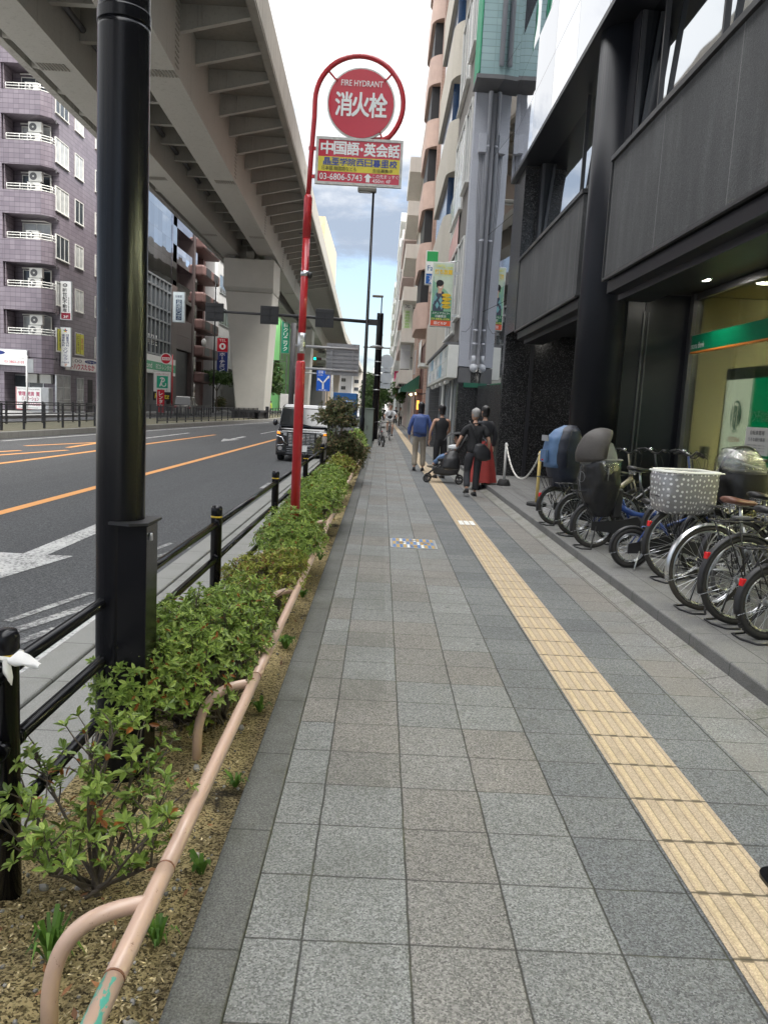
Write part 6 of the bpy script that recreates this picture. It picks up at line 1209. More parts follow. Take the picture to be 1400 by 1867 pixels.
# --- brown balcony flats
BRB = M_((.115, .062, .055), .6, var=.15, scale=1.5, name='red_brown_balcony'); BRW = mat_tiles('red_brown_tiles', (.11, .055, .05), (.14, .07, .062), .4, .4, (.07, .045, .04), .05)
t = root('brown_apartment_block', (LXF, 94.4, 0), 'red brown apartment block with a stack of rounded balconies', 'building'); b = MB(); b.box(-40, LXF-1.2, 94.4, 106.4, 0, 31); b.build('wall', BRW, t); b = MB(); b.box(LXF-1.2, LXF, 104.6, 106.4, 0, 31); b.build('grey_strip', LGR, t)
for k in range(9):
    z = 3.4 + 3.05*k; b = MB(); b.box(LXF-1.19, LXF+.9, 95, 103.6, z, z+1.25); s = b.build('balcony', BRB, t, .25, 3); b = MB(); b.box(LXF+.905, LXF+.93, 96, 98.5, z+.2, z+1.1); b.box(LXF+.905, LXF+.93, 100, 102.6, z+.2, z+1.1); b.build('balcony_grille', BLACKM, s); window(t, 'x+', LXF-1.19, 98, z+.4, 2.2, 2.0, 2, DGREY); window(t, 'x+', LXF-1.19, 101.6, z+.4, 1.8, 2.0, 2, DGREY)
    b = MB(); b.box(LXF-.9, LXF-.2, 99.2, 99.6, z+1.26, z+2.6); b.build('partition', BRB, t)
# --- grey concrete block before the pier
CON = mat_concrete('board_marked_concrete', (.34, .34, .335), (.43, .43, .42), .45, (3.5, 2.0)); t = root('concrete_office', (LXF, 106.6, 0), 'grey concrete office with strip windows just left of the nearest pier', 'building'); b = MB(); b.box(-40, LXF, 106.6, 126, 6.0, 27); b.box(-40, LXF-3, 106.6, 126, 0, 6); b.box(LXF-.8, LXF, 106.6, 107.6, 0, 6); b.box(LXF-.8, LXF, 124.8, 126, 0, 6); b.build('wall', CON, t)
for k in range(5): window(t, 'x+', LXF, 111.2, 7.6+4*k, 7.0, 2.3, 4, ALU, WINGLASS); window(t, 'x+', LXF, 118.5, 7.6+4*k, 3.4, 2.1, 2, DGREY, BLACKM)
t, m, F = sign_box('restaurant_sign', (LXF+.1, 106.4, 5.2), (1, 0, 0), 1.5, 4.4, .3, 'red and navy vertical sign with a white ball on the concrete office', 'sign'); F.rect(.05, 1.45, 2.6, 4.35, 0); F.ell(.75, 3.3, .42, .42, 1, 2, 20); F.rect(.6, .9, 3.1, 3.5, 0, 3); F.text('TEL', .3, 1.2, 3.9, 4.2, 1, 2); F.rect(.05, 1.45, .05, 2.55, 2); F.column('ホーチミン', .4, 1.1, .1, 2.5, 1, 2, .03); m.build('face', [SIGNRED, WHITE, NAVY], t)
for nm, dy in (('dark_office', -2.3), ('brown_apartment_block', -3.4), ('concrete_office', -3.5), ('restaurant_sign', -3.5)):
    bpy.data.objects[nm].location.y += dy
for o_ in list(COL.objects):
    if o_.name.startswith('clinic_sign') and o_.location.y > 80: o_.location.y -= 2.3
block('white_shop_block', 122.7, 140, 22, LXF+.6, WHT, 'white shop block between the concrete office and the nearest pier', gap=3.5, face='x+')
t, m, F = sign_box('green_vertical_sign', (LXF+.8, 116.5, 6.6), (1, 0, 0), 1.5, 4.2, .3, 'green vertical sign with white writing left of the nearest pier', 'sign'); F.rect(.05, 1.45, .05, 4.15, 0); F.column('中央整骨院', .4, 1.1, .5, 4.0, 1, 2, .03); m.build('face', [GREENI, WHITE], t)
t, m, F = sign_box('white_vertical_sign', (LXF+1.0, 116.5, .6), (1, 0, 0), 1.9, 5.6, .3, 'white vertical sign with grey writing left of the nearest pier', 'sign'); F.rect(.05, 1.85, .05, 5.55, 0); F.column('日暮里幼児教室', .7, 1.3, .8, 4.2, 1, 2, .01); F.poly([(.95, 5.1), (1.15, 4.7), (.75, 4.7)], 1, 2); m.build('face', [OFFWHITE, DGREY], t)
# --- beyond the pier
GRN = M_((.22, .52, .20), .5, var=.06, scale=.4, name='bright_green_wall'); block('green_building', 150, 172, 33, LXF+2.0, GRN, 'bright green building seen between the first and second piers', gap=6, face='x+', side=False)
t, m, F = sign_box('green_vertical_sign', (LXF+2.3, 149.5, 11), (1, 0, 0), 1.6, 9.5, .4, 'tall green vertical sign with white writing on the bright green building', 'sign'); F.rect(.05, 1.55, .05, 9.4, 0); F.column('日暮里歯科クリニック', .4, 1.2, .4, 9.2, 1, 2, .03); m.build('face', [M_((.0, .22, .13), .4, name='bottle_green'), WHITE], t)
BGT = mat_tiles('beige_tiles', (.47, .38, .25), (.53, .44, .30), .5, .25, (.38, .31, .21), .04); t = root('beige_apartment_block', (-20, 186, 0), 'beige tiled apartment block framed by the first and second piers', 'building'); b = MB(); b.box(-40, -15.5, 186, 230, 0, 45); b.build('wall', BGT, t)
for k in range(12):
    for x in (-25.5, -22, -18.2): window(t, 'y-', x, 185.99, 5+3.4*k, 1.9, 1.5, 2, OFFWHITE, CURTAIN)
t = root('striped_shed', (-16, 176, 0), 'low dark grey ribbed shed with red and white signs beside it', 'building'); b = MB(); b.box(-17.5, -13.6, 174, 184, 0, 10.2); b.build('wall', DGREY, t); b = MB(); b.box(-24, -17.6, 175, 184, 0, 12.5); b.build('side_wall', OFFWHITE, t)
t, m, F = sign_box('red_sign', (-19.3, 172, 4.5), (1, 0, 0), 1.6, 5.6, .3, 'red vertical sign with white writing beyond the first pier', 'sign'); F.rect(.05, 1.55, .05, 5.5, 0); F.column('ドラッグストア', .4, 1.2, .3, 5.3, 1, 2, .03); m.build('face', [SIGNRED, WHITE], t)
t, m, F = sign_box('red_white_sign', (-22.3, 172, 3.8), (1, 0, 0), 2.7, 6.6, .3, 'white sign with red border beyond the first pier', 'sign'); F.rect(.05, 2.65, .05, 6.5, 1); F.rect(.35, 2.35, 1.5, 6.2, 0, 2); F.text('薬', .6, 2.1, 3.6, 5.2, 1, 3, .05); F.text('くすり', .5, 2.2, 2.0, 3.0, 1, 3, .05); m.build('face', [WHITE, SIGNRED], t)
# far end of the street: low pale blocks under the flyover and round the bend
for i, (x0, x1, y, h, m_, lb) in enumerate([(-13, -4, 330, 16, CRM, 'pale cream block closing the street under the flyover'), (-5, 3, 360, 20, WHT, 'white block at the vanishing point right of the flyover'), (-30, -13, 320, 22, LGR, 'grey block far behind the second pier'), (-4, 0, 300, 9, LGR, 'low grey block right of the far piers'), (-60, -30, 300, 24, WHT, 'white block far behind the green building')]):
    t = root('distant_block', (x0, y, 0), lb, 'building', 'buildings closing the street'); b = MB(); b.box(x0, x1, y, y+20, -.2, h); b.build('wall', m_, t); n = int((x1-x0)/3)
    for k in range(int((h-3)/3.2)):
        for j in range(n): window(t, 'y-', x0+1.5+3*j, y, 2+3.2*k, 1.9, 1.5, 2)
for i, (y0, y1, h, m_) in enumerate([(173, 205, 24, LGR), (232, 300, 28, CRM)]): block('office_block', y0, y1, h, -23.5, m_, ['light grey office block behind the red signs', 'cream office block far down the left side'][i], face='x+', gap=7)
# signals and street trees over there
for (x, y, z, lb) in [(-17.8, 128, 8.0, 'green traffic signal left of the street trees'), (-11.0, 128, 8.8, 'green traffic signal right of the red signs')]:
    t = root('traffic_light', (x, y, 0), lb, 'traffic light', 'traffic lights at the far junction'); b = MB(); b.box(x-.65, x+.65, y-.12, y+.12, z, z+.46); b.build('housing', BLACKM, t, .04); b = MB(); b.lathe([(.09, 0), (.08, z+1.2)], (x+1.8, y, 0), 8); b.bar((x+1.8, y, z+.3), (x+.6, y, z+.25), .08, .08); b.build('pole', GREYP, t)
    for k, c in enumerate([(.0, .9, .62), (.05, .04, .01), (.05, .01, .01)]): b = MB(); b.cyl((x-.42+.42*k, y-.13, z+.23), (x-.42+.42*k, y-.14, z+.23), .16, seg=14); b.build('lens', M_(c, .4, var=0, emit=3.0 if k == 0 else 0, name='signal_lens_%s' % ('green', 'amber', 'red')[k]), t)
crown_tree((-12.6, 84, 0), 2.2, [((0, 0, 4.2), (1.9, 2.0, 1.5)), ((.9, 0, 3.2), (1.3, 1.4, 1.0)), ((-.9, .3, 3.4), (1.2, 1.3, .9)), ((.3, .2, 5.2), (1.1, 1.2, .8))], 1500, .26, TREELEAF, 'green street tree just right of the nearest pier', group='street trees', name='street_tree', r0=.12, seed=5, every=12)
crown_tree((-20.5, 96, 0), 3.0, [((0, 0, 4.2), (2.0, 2.0, .9)), ((1.0, 0, 3.7), (1.3, 1.2, .6)), ((-1, 0, 3.8), (1.2, 1.2, .6))], 700, .26, TREELEAF, 'flat crowned street tree before the brown apartment block', group='street trees', name='street_tree', r0=.10, seed=6, every=12)
for i, (x, y, h) in enumerate([(-20.6, 99, 1.9), (-19.3, 112, 2.3)]): crown_tree((x, y, 0), .3, [((0, 0, h*.5), (.6, .6, h*.5))], 320, .2, PHOTINIA, ['dark shrub in front of the brown apartment block', 'dark conical shrub left of the nearest pier'][i], 'shrub', 'roadside shrubs', 'shrub', 9+i, .05)
t = root('street_lamp', (-19.6, 90, 0), 'tall dark street lamp with a hanging lantern left of the nearest pier', 'lamp post'); b = MB(); b.lathe([(.12, 0), (.08, 15)], (-19.6, 90, 0), 10); b.build('pole', BLACKM, t); b = MB(); b.tube(bez((-19.6, 90, 8.6), (-19.9, 90, 9.2), (-20.8, 90, 9.0), (-20.8, 90, 8.4), 8), .04, 6); b.build('arm', BLACKM, t); b = MB(); b.lathe([(.05, .6), (.32, .3), (.26, -.2), (.06, -.35)], (-20.8, 90, 7.8), 12); b.build('lantern', M_((.5, .5, .48), .3, name='lantern_glass'), t)
t = root('bus_stop_sign', (-20.6, 72, 0), 'round red and white bus stop sign on a red post before the rental sign', 'sign'); b = MB(); b.lathe([(.07, 0), (.06, 5.4)], (-19.5, 72, 0), 8); b.build('post', RED, t); b = MB(); b.prism([(-20.1+.52*math.cos(R(15*k)), 72.0, 5.0+.52*math.sin(R(15*k))) for k in range(24)], (0, .06, 0)); F = Face(b, (-20.1, 71.995, 5.0), (1, 0, 0), (0, 0, 1)); F.ell(0, 0, .44, .44, 1, 1); F.rect(-.36, .36, -.13, .13, 0, 2); F.text('消火栓', -.31, .31, -.09, .09, 1, 3, .03); b.build('disc', [WHITE, SIGNRED], t)
t = root('red_banner', (-20.4, 71, 0), 'red banner flag with white writing beside the bus stop sign', 'banner'); b = MB(); b.cyl((-20.55, 70.8, 0), (-20.55, 70.8, 2.2), .03, seg=6); b.build('pole', OFFWHITE, t); b = MB(); b.box(-20.52, -19.85, 70.78, 70.8, .1, 2.15, 0); F = Face(b, (-20.52, 70.775, .1), (1, 0, 0), (0, 0, 1)); F.column('レンタカー', .18, .5, .1, 1.9, 1, 1, .03); b.build('flag', [SIGNRED, WHITE], t)
# greenery on the right pavement edge further off
crown_tree((-.55, 41, 0), .9, [((0, 0, 1.5), (.55, 1.2, .65)), ((-.2, 1.0, 2.1), (.6, 1.0, .6)), ((.2, -.8, 1.0), (.4, .9, .5)), ((0, 2.5, 2.4), (.6, 1.2, .8))], 1500, .11, TREELEAF, 'leafy green tree around the signal mast behind the utility cabinet', group='greenery along the pavement', name='small_tree', r0=.06, seed=15, every=10)
crown_tree((-.7, 62, 0), 1.6, [((0, 0, 2.8), (1.0, 1.6, 1.3)), ((.4, -2, 2.2), (.9, 1.3, 1.0)), ((0, 2, 3.4), (.9, 1.4, 1.0))], 900, .2, TREELEAF, 'green tree further along the pavement edge behind the cyclist', group='greenery along the pavement', name='small_tree', r0=.08, seed=16, every=10)
crown_tree((1.6, 72, 0), 1.8, [((0, 0, 3.0), (.8, 1.4, 1.1))], 400, .2, TREELEAF, 'small green tree by the shops beyond the awning', group='greenery along the pavement', name='small_tree', r0=.07, seed=17, every=10)
crown_tree((.2, 110, 0), 1.8, [((0, 0, 3.0), (1.1, 1.8, 1.2))], 300, .28, TREELEAF, 'farthest green tree at the end of the pavement', group='greenery along the pavement', name='small_tree', r0=.07, seed=18, every=10)

# ================================================================== BICYCLES
def tor(mb, c, rad, r, n=36, seg=8, m=0, rx=None):
    mb.tube([(c[0]+rad*math.cos(2*math.pi*k/n), c[1], c[2]+rad*math.sin(2*math.pi*k/n)) for k in range(n)], r, seg, m, closed=True)
SPOKE = M_((.55, .56, .58), .3, .9, .05, name='spoke_steel'); TYREW = M_((.035, .033, .03), .8, var=.25, name='tyre_dark'); SADB = M_((.018, .017, .017), .42, var=.2, name='black_saddle'); LAMPR = M_((.62, .01, .015), .2, var=.05, coat=.6, name='red_reflector')
def wheel(par, x, Rw, tyre=.019, rimm=STEEL, tym=None, n=32, seed=0, yaw=0, knob=False):
    rs = random.Random(seed); M = Matrix.Translation((x, 0, Rw)) @ Matrix.Rotation(yaw, 4, 'Z') @ Matrix.Translation((-x, 0, -Rw))
    b = MB(); c = (x, 0, Rw); ph = rs.random()
    b.cyl((x, -.045, Rw), (x, .045, Rw), .016, seg=12); b.cyl((x, -.032, Rw), (x, -.028, Rw), .03, seg=14); b.cyl((x, .028, Rw), (x, .032, Rw), .03, seg=14); b.cyl((x, -.062, Rw), (x, .062, Rw), .007, seg=8); b.xf(M); w = b.build('wheel', ALU, par)
    b = MB(); tor(b, c, Rw-tyre*1.05, tyre, 56, 10)
    if knob:
        for k in range(70):
            a = 2*math.pi*k/70; 
            for s in (-.011, 0, .011): b.bar((x+(Rw-.003)*math.cos(a), s, Rw+(Rw-.003)*math.sin(a)), (x+(Rw+.004)*math.cos(a), s, Rw+(Rw+.004)*math.sin(a)), .007, .012)
    b.xf(M); b.build('tyre', tym or TYREW, w)
    b = MB(); rr = Rw-tyre*2.25
    for s in (-.011, .011): tor(b, (x, s, Rw), rr, .0055, 56, 6)
    tor(b, (x, 0, Rw), rr-.004, .010, 56, 6); b.xf(M); b.build('rim', rimm, w)
    b = MB()
    for k in range(n):
        a = 2*math.pi*(k+ph)/n; s = 1 if k % 2 else -1; off = .9 if (k//2) % 2 else -.9; a2 = a + off
        b.cyl((x+.027*math.cos(a2), s*.029, Rw+.027*math.sin(a2)), (x+(rr-.005)*math.cos(a), s*.004, Rw+(rr-.005)*math.sin(a)), .0013, seg=4, cap=False)
    b.xf(M); b.build('spokes', SPOKE, w); return w
def mudguard(par, x, Rw, a0, a1, mat, w=.028, gap=.018):
    b = MB(); n = 18; vs = []
    for i in range(n+1):
        a = R(a0+(a1-a0)*i/n)
        for k in range(7):
            t = (k-3)/3; rr = Rw + gap - .012*t*t*1.2; vs.append((x+rr*math.cos(a), w*t, Rw+rr*math.sin(a)))
    b.add(vs, [(i*7+k, (i+1)*7+k, (i+1)*7+k+1, i*7+k+1) for i in range(n) for k in range(6)], 0, True)
    o = b.build('mudguard', mat, par); sd = o.modifiers.new('thick', 'SOLIDIFY'); sd.thickness = .0016
    b = MB(); a = R(a1 if abs(a1-180) < 40 else a0)
    for s in (-1, 1): b.cyl((x, s*.05, Rw), (x+(Rw+gap)*math.cos(a), s*w, Rw+(Rw+gap)*math.sin(a)), .0022, seg=5)
    b.build('mudguard_stay', STEEL, o); return o
def bicycle(loc, rz, label, Rw=.33, Rf=None, L=1.08, frame=None, fr_kind='mixte', saddle=SADB, rimm=STEEL, guard=None, rack=True, basket=False, handle='flat', stand='double', seat_z=.82, bar_z=1.02, knob=False, lamp=True, lean=0, steer=0, battery=False, chaincase=True, tyre=.019, seed=0, name='bicycle', tym=None):
    Rf = Rf or Rw; frame = frame or BLACKM; guard = guard or BLACKM
    t = root(name, (0, 0, 0), label, 'bicycle', 'bicycles parked on the bank plinth')
    b = MB(); bb = Vector((.44, 0, .27 if Rw > .28 else .25)); ax = Vector((0, 0, Rw)); fx = L; st = Vector((.26, 0, seat_z-.16)); hd = Vector((L-.17, 0, bar_z-.20)); hd2 = Vector((L-.12, 0, bar_z-.36))
    b.tube([bb, st], .0155, 10); b.tube([hd, hd2], .019, 10)
    if fr_kind == 'diamond': b.tube([st-Vector((0,0,.05)), hd-Vector((0,0,.02))], .014, 10); b.tube([bb, hd2], .017, 10)
    elif fr_kind == 'low': b.tube(bez(st-Vector((.0,0,.16)), bb+Vector((.12,0,.05)), bb+Vector((.25,0,.06)), hd2, 12), .034 if battery else .024, 12); b.tube(bez(bb, bb+Vector((.2,0,-.02)), bb+Vector((.35,0,.1)), hd2-Vector((0,0,.02)), 10), .016, 10)
    else: b.tube([bb, hd2], .018, 10); b.tube([st-Vector((-.01,0,.2)), hd-Vector((0,0,.05))], .014, 10)
    for s in (-1, 1):
        b.tube([bb+Vector((-.02, s*.02, 0)), Vector((.1, s*.055, Rw+.0)), ax+Vector((0, s*.06, 0))], .0095, 8); b.tube([st+Vector((-.01, s*.014, -.04)), Vector((.12, s*.05, Rw+.2)), ax+Vector((0, s*.06, 0))], .008, 8)
    b.cyl(bb+Vector((0, -.035, 0)), bb+Vector((0, .035, 0)), .022, seg=12); b.build('frame', frame, t)
    b = MB(); S = Matrix.Translation((hd2.x, 0, 0)) @ Matrix.Rotation(steer, 4, 'Z') @ Matrix.Translation((-hd2.x, 0, 0)); fa = Vector((L, 0, Rf))
    for s in (-1, 1): b.tube([hd2+Vector((.005, s*.045, -.03)), Vector((L-.06, s*.05, Rf+.22)), fa+Vector((0, s*.052, 0))], [.012, .011, .008], 8)
    b.bar(hd2+Vector((.005, -.055, -.03)), hd2+Vector((.005, .055, -.03)), .03, .03); b.tube([hd2, hd, hd+Vector((-.03, 0, .16))], .0125, 8); b.xf(S); b.build('fork', frame if fr_kind != 'mixte' else BLACKM, t)
    wheel(t, 0, Rw, tyre, rimm, tym, seed=seed, knob=knob); w2 = wheel(t, L, Rf, tyre, rimm, tym, seed=seed+5, knob=knob)
    for o in [w2] + kids(w2):
        o.data = o.data.copy()
        for v in o.data.vertices: v.co = S @ v.co
    hb = hd+Vector((-.03, 0, .17)); b = MB()
    if handle == 'flat': P = [hb+Vector((-.05, -.29, .03)), hb+Vector((-.02, -.18, .05)), hb+Vector((.02, -.04, .0)), hb+Vector((.02, .04, .0)), hb+Vector((-.02, .18, .05)), hb+Vector((-.05, .29, .03))]
    else: P = [hb+Vector((-.22, -.27, .05)), hb+Vector((-.10, -.27, .08)), hb+Vector((.0, -.16, .05)), hb+Vector((.03, -.03, .0)), hb+Vector((.03, .03, .0)), hb+Vector((.0, .16, .05)), hb+Vector((-.10, .27, .08)), hb+Vector((-.22, .27, .05))]
    Q = []
    for i in range(len(P)-1): Q += [P[i].lerp(P[i+1], k/4) for k in range(4)]
    Q.append(P[-1]); b.tube(Q, .011, 8); b.xf(S); h = b.build('handlebar', STEEL if handle != 'flat' else BLACKM, t)
    for s in (0, -1):
        e = P[s]; e2 = P[1 if s == 0 else -2]; b = MB(); b.cyl(e, e.lerp(e2, .75), .0165, seg=10); b.cyl(e, e+(e-e2).normalized()*.004, .019, seg=10); b.xf(S); b.build('grip', RUBBER, h)
        b = MB(); q = e.lerp(e2, .95); b.tube([q, q+Vector((.05, 0, -.01)), e.lerp(e2, .2)+Vector((.065, 0, -.03))], .005, 6); b.tube(bez(q+Vector((.02, 0, 0)), q+Vector((.16, -.03 if s else .03, .08)), hd2+Vector((.16, .02, .12)), hd2+Vector((.03, .02, 0)), 10), .003, 5); b.xf(S); b.build('brake_lever', BLACKM, h)
    b = MB(); sp = st+Vector((-.035, 0, .16)); b.tube([st+Vector((0, 0, -.05)), sp], .0125, 10); b.build('seat_post', STEEL, t)
    b = MB(); rings = []
    for (x, w, hgt, dz) in [(-.14, .02, .02, .045), (-.13, .075, .04, .045), (-.08, .088, .045, .04), (-.02, .07, .042, .03), (.05, .038, .034, .025), (.11, .022, .028, .022), (.135, .008, .012, .02)]:
        rings.append([(sp.x+x, sp.y+w*math.cos(a), sp.z+dz+hgt*(math.sin(a) if math.sin(a) > 0 else math.sin(a)*.8)*.7) for a in [2*math.pi*k/14 for k in range(14)]])
    b.loft(rings, 0, True); sdl = b.build('saddle', saddle, t)
    b = MB()
    for s in (-1, 1): b.tube([sp+Vector((-.10, s*.045, .02)), sp+Vector((0, s*.022, 0)), sp+Vector((.10, s*.012, .015))], .004, 6); b.tube([sp+Vector((-.09+.02*math.cos(a), s*.04+.02*math.sin(a), -.025+a*.0022)) for a in [i*.6 for i in range(26)]], .003, 5)
    b.build('saddle_spring', CHROME, sdl)
    mudguard(t, 0, Rw, 35, 196, guard); mudguard(t, L, Rf, 20, 168, guard)
    b = MB(); b.tube([bb+Vector((0, .05, 0)) + Vector((.09*math.cos(a), 0, .09*math.sin(a))) for a in [2*math.pi*k/24 for k in range(24)]], .005, 6, closed=True); b.bar(bb+Vector((0, -.06, 0)), bb+Vector((.10, -.06, -.13)), .012, .02); b.bar(bb+Vector((0, .06, 0)), bb+Vector((-.10, .06, .13)), .012, .02); ck = b.build('crank', ALU, t)
    for p, s in ((bb+Vector((.10, -.11, -.13)), -1), (bb+Vector((-.10, .11, .13)), 1)): b = MB(); b.box(p.x-.045, p.x+.045, p.y-.04, p.y+.04, p.z-.012, p.z+.012); b.build('pedal', BLACKM, ck, .004)
    b = MB()
    if chaincase: b.prism([(-.05, -.072, Rw-.045), (-.05, -.072, Rw+.045), (.3, -.072, bb.z+.075), (bb.x+.02, -.072, bb.z+.115), (bb.x+.10, -.072, bb.z+.02), (bb.x+.02, -.072, bb.z-.095), (.3, -.072, bb.z-.085)], (0, .018, 0)); b.build('chain_case', BLACKM, t)
    else: b.tube([ax+Vector((0, -.055, .032)), bb+Vector((0, -.055, .088))], .004, 5); b.tube([ax+Vector((0, -.055, -.032)), bb+Vector((0, -.055, -.088))], .004, 5); b.cyl(ax+Vector((0, -.06, 0)), ax+Vector((0, -.05, 0)), .042, seg=18); b.cyl((.02, -.06, Rw-.11), (.02, -.052, Rw-.11), .025, seg=12); b.bar((0, -.066, Rw), (.03, -.066, Rw-.14), .012, .025); b.build('gear', DGREY, t)
    if rack:
        b = MB(); zt = max(2*Rw+.10, .62)
        for s in (-1, 1): b.tube([(.12, s*.055, zt), (-.26, s*.06, zt), (-.27, s*.055, zt+.0)], .006, 7); b.tube([(-.10, s*.058, zt), (-.01, s*.065, Rw+.01)], .005, 6); b.tube([(-.22, s*.058, zt), (-.02, s*.065, Rw+.01)], .005, 6)
        for x in (.10, 0, -.09, -.18, -.265): b.cyl((x, -.056, zt), (x, .056, zt), .0055, seg=6)
        b.build('rear_rack', BLACKM, t)
    b = MB(); b.ball(hb+Vector((.0, .10, .045)), .026, .026, .02, 10, 7); b.build('bell', CHROME, h)
    if seed % 2: b = MB(); b.prism([(-.10, -.035, 2*Rw+.12), (.02, -.035, 2*Rw+.12), (.02, .035, 2*Rw+.12), (-.10, .035, 2*Rw+.12)], (0, 0, .012)); b.tube([(-.02+.05*math.cos(a), .075+.004*a, Rw+.16+.05*math.sin(a)) for a in [i*.35 for i in range(38)]], .004, 5); b.build('ring_lock', DGREY, t)
    if stand == 'double':
        b = MB()
        for s in (-1, 1): b.tube([(.0, s*.07, Rw), (-.05, s*.10, .03), (-.06, s*.13, .008)], .0075, 7)
        b.tube([(-.06, -.13, .008), (-.16, -.12, .008), (-.19, 0, .008), (-.16, .12, .008), (-.06, .13, .008)], .0075, 7); b.build('kickstand', BLACKM, t)
    else: b = MB(); b.tube([(.06, -.07, Rw-.02), (-.02, -.17, .01)], .007, 7); b.build('kickstand', ALU, t)
    if lamp: b = MB(); lx = -(Rw+.012)*math.cos(R(32))-.022; lz = Rw+(Rw+.012)*math.sin(R(32)); b.prism([(lx, -.019, lz-.025), (lx, .019, lz-.025), (lx+.004, .019, lz+.025), (lx+.004, -.019, lz+.025)], (.03, 0, 0)); o = b.build('tail_reflector', LAMPR, t, .006)
    if battery: b = MB(); b.box(.19, .29, -.055, .055, .34, .66); b.build('battery', BLACKM, t, .02); b = MB(); b.cyl(bb+Vector((.02, -.05, .02)), bb+Vector((.02, .05, .02)), .10, seg=22); b.build('motor', DGREY, t)
    if basket:
        b = MB(); x0, x1, w0, w1, z0, z1 = L-.06, L+.20, .13, .18, bar_z-.24, bar_z+.02
        for k in range(7):
            f = k/6; x0_, x1_, w_ = x0+.03*(1-f), x1-.04*(1-f), w0+(w1-w0)*f; z = z0+(z1-z0)*f; b.tube([(x0_, -w_, z), (x1_, -w_, z), (x1_, w_, z), (x0_, w_, z)], .0035 if k < 6 else .006, 5, closed=True)
        for k in range(9):
            u = -1+k/4; b.tube([(x1-.04, u*w0, z0), (x1, u*w1, z1)], .002, 4); b.tube([(x0+.03, u*w0, z0), (x0, u*w1, z1)], .002, 4)
        for k in range(6): 
            for s in (-1, 1): x = x0+.03+(x1-x0-.07)*k/5; b.tube([(x, s*w0, z0), (x0+(x1-x0)*k/5, s*w1, z1)], .002, 4)
        b.xf(S); b.build('front_basket', STEEL, t)
    t.location = loc; t.rotation_euler = (lean, 0, rz); return t
def shell(rings, wr=.008, seed=0, freq=6):
    """soft cover: each ring = (cx, cy, z, rx, ry, power); wrinkled with noise"""
    out = []
    for (cx, cy, z, rx, ry, pw) in rings:
        r = []
        for k in range(40):
            a = 2*math.pi*k/40; ca, sa = math.cos(a), math.sin(a); x = cx + rx*math.copysign(abs(ca)**pw, ca); y = cy + ry*math.copysign(abs(sa)**pw, sa)
            n = mnoise.noise((x*freq+seed, y*freq, z*freq*.8)) + .5*mnoise.noise((x*freq*2.7+seed, y*freq*2.7, z*freq*2)); d = 1 + n*wr/max(rx, .02); r.append((cx+(x-cx)*d, cy+(y-cy)*d, z+n*wr*.3))
        out.append(r)
    return out
def dense(rings, k=4):
    out = []
    for a, c in zip(rings[:-1], rings[1:]):
        for i in range(k): f = i/k; out.append(tuple(a[j]+(c[j]-a[j])*f for j in range(6)))
    out.append(rings[-1]); return out
def vinyl():
    t = NT('clear_vinyl'); tr = t.n('ShaderNodeBsdfTransparent'); tr.inputs[0].default_value = (.72, .74, .74, 1); gl = t.n('ShaderNodeBsdfGlossy'); gl.inputs['Roughness'].default_value = .06
    b = t.n('ShaderNodeBump'); b.inputs['Strength'].default_value = .9; b.inputs['Distance'].default_value = .02; t.put(b.inputs['Height'], t.noise(t.obj(), 14, 4, .6, .8)); t.t.links.new(b.outputs[0], gl.inputs['Normal'])
    mx = t.n('ShaderNodeMixShader'); mx.inputs[0].default_value = .32; t.t.links.new(tr.outputs[0], mx.inputs[1]); t.t.links.new(gl.outputs[0], mx.inputs[2]); t.t.links.new(mx.outputs[0], t.out.inputs[0]); return t.mat
VINYL = vinyl(); NYLON = M_((.014, .014, .016), .42, var=.25, scale=5, bump=.5, bscale=14, name='black_nylon'); NAVYN = M_((.013, .016, .03), .5, var=.25, scale=5, bump=.4, bscale=14, name='navy_nylon'); DENIM = M_((.075, .14, .26), .55, var=.15, scale=6, bump=.3, bscale=18, name='blue_fabric'); HOOD = M_((.050, .044, .041), .6, var=.12, scale=5, bump=.3, bscale=20, name='taupe_fabric'); GREYF = M_((.16, .165, .165), .6, var=.2, scale=6, bump=.3, bscale=18, name='grey_fabric')
BLUEF = M_((.02, .055, .22), .35, var=.08, coat=.4, name='blue_frame'); GOLDF = M_((.30, .27, .20), .35, .4, .08, coat=.3, name='champagne_frame'); SILVERF = M_((.45, .46, .47), .3, .5, .06, coat=.3, name='silver_frame'); BLKF = M_((.015, .015, .016), .3, var=.1, coat=.4, name='black_frame'); BROWNS = M_((.13, .05, .03), .45, var=.2, scale=8, name='brown_leather')
ZP = .12
def bike_at(x, y, ang, *a, **k): return bicycle((x, y, ZP), R(ang), *a, **k)
# A: child seat with the blue rain canopy
def rot_to(mb, x, y, ang): mb.xf(Matrix.Translation((x, y, ZP)) @ Matrix.Rotation(R(ang), 4, 'Z'))
A = bike_at(2.31, 9.93, 14, 'champagne bicycle with a navy and light blue child seat cover, farthest left in the row', Rw=.25, frame=GOLDF, fr_kind='low', L=1.2, seat_z=.80, bar_z=1.0, battery=True, seed=1, tyre=.024)
B = bike_at(2.36, 9.08, 14, 'black bicycle mostly hidden between the two covered child seats', Rw=.25, frame=BLKF, fr_kind='low', L=1.2, seat_z=.80, bar_z=1.05, lamp=False, seed=2, tyre=.024)
Cc = bike_at(2.35, 8.24, 8, 'blue electric bicycle carrying the taupe hooded child seat', Rw=.25, frame=BLUEF, fr_kind='low', L=1.22, seat_z=.80, bar_z=1.08, battery=True, lamp=False, seed=3, tyre=.024)
D = bike_at(2.43, 7.21, 4, 'small blue bicycle with knobbly tyres', Rw=.195, frame=BLUEF, fr_kind='diamond', L=.86, seat_z=.60, bar_z=.78, rack=False, lamp=False, seed=4, tyre=.026, knob=True, stand='side')
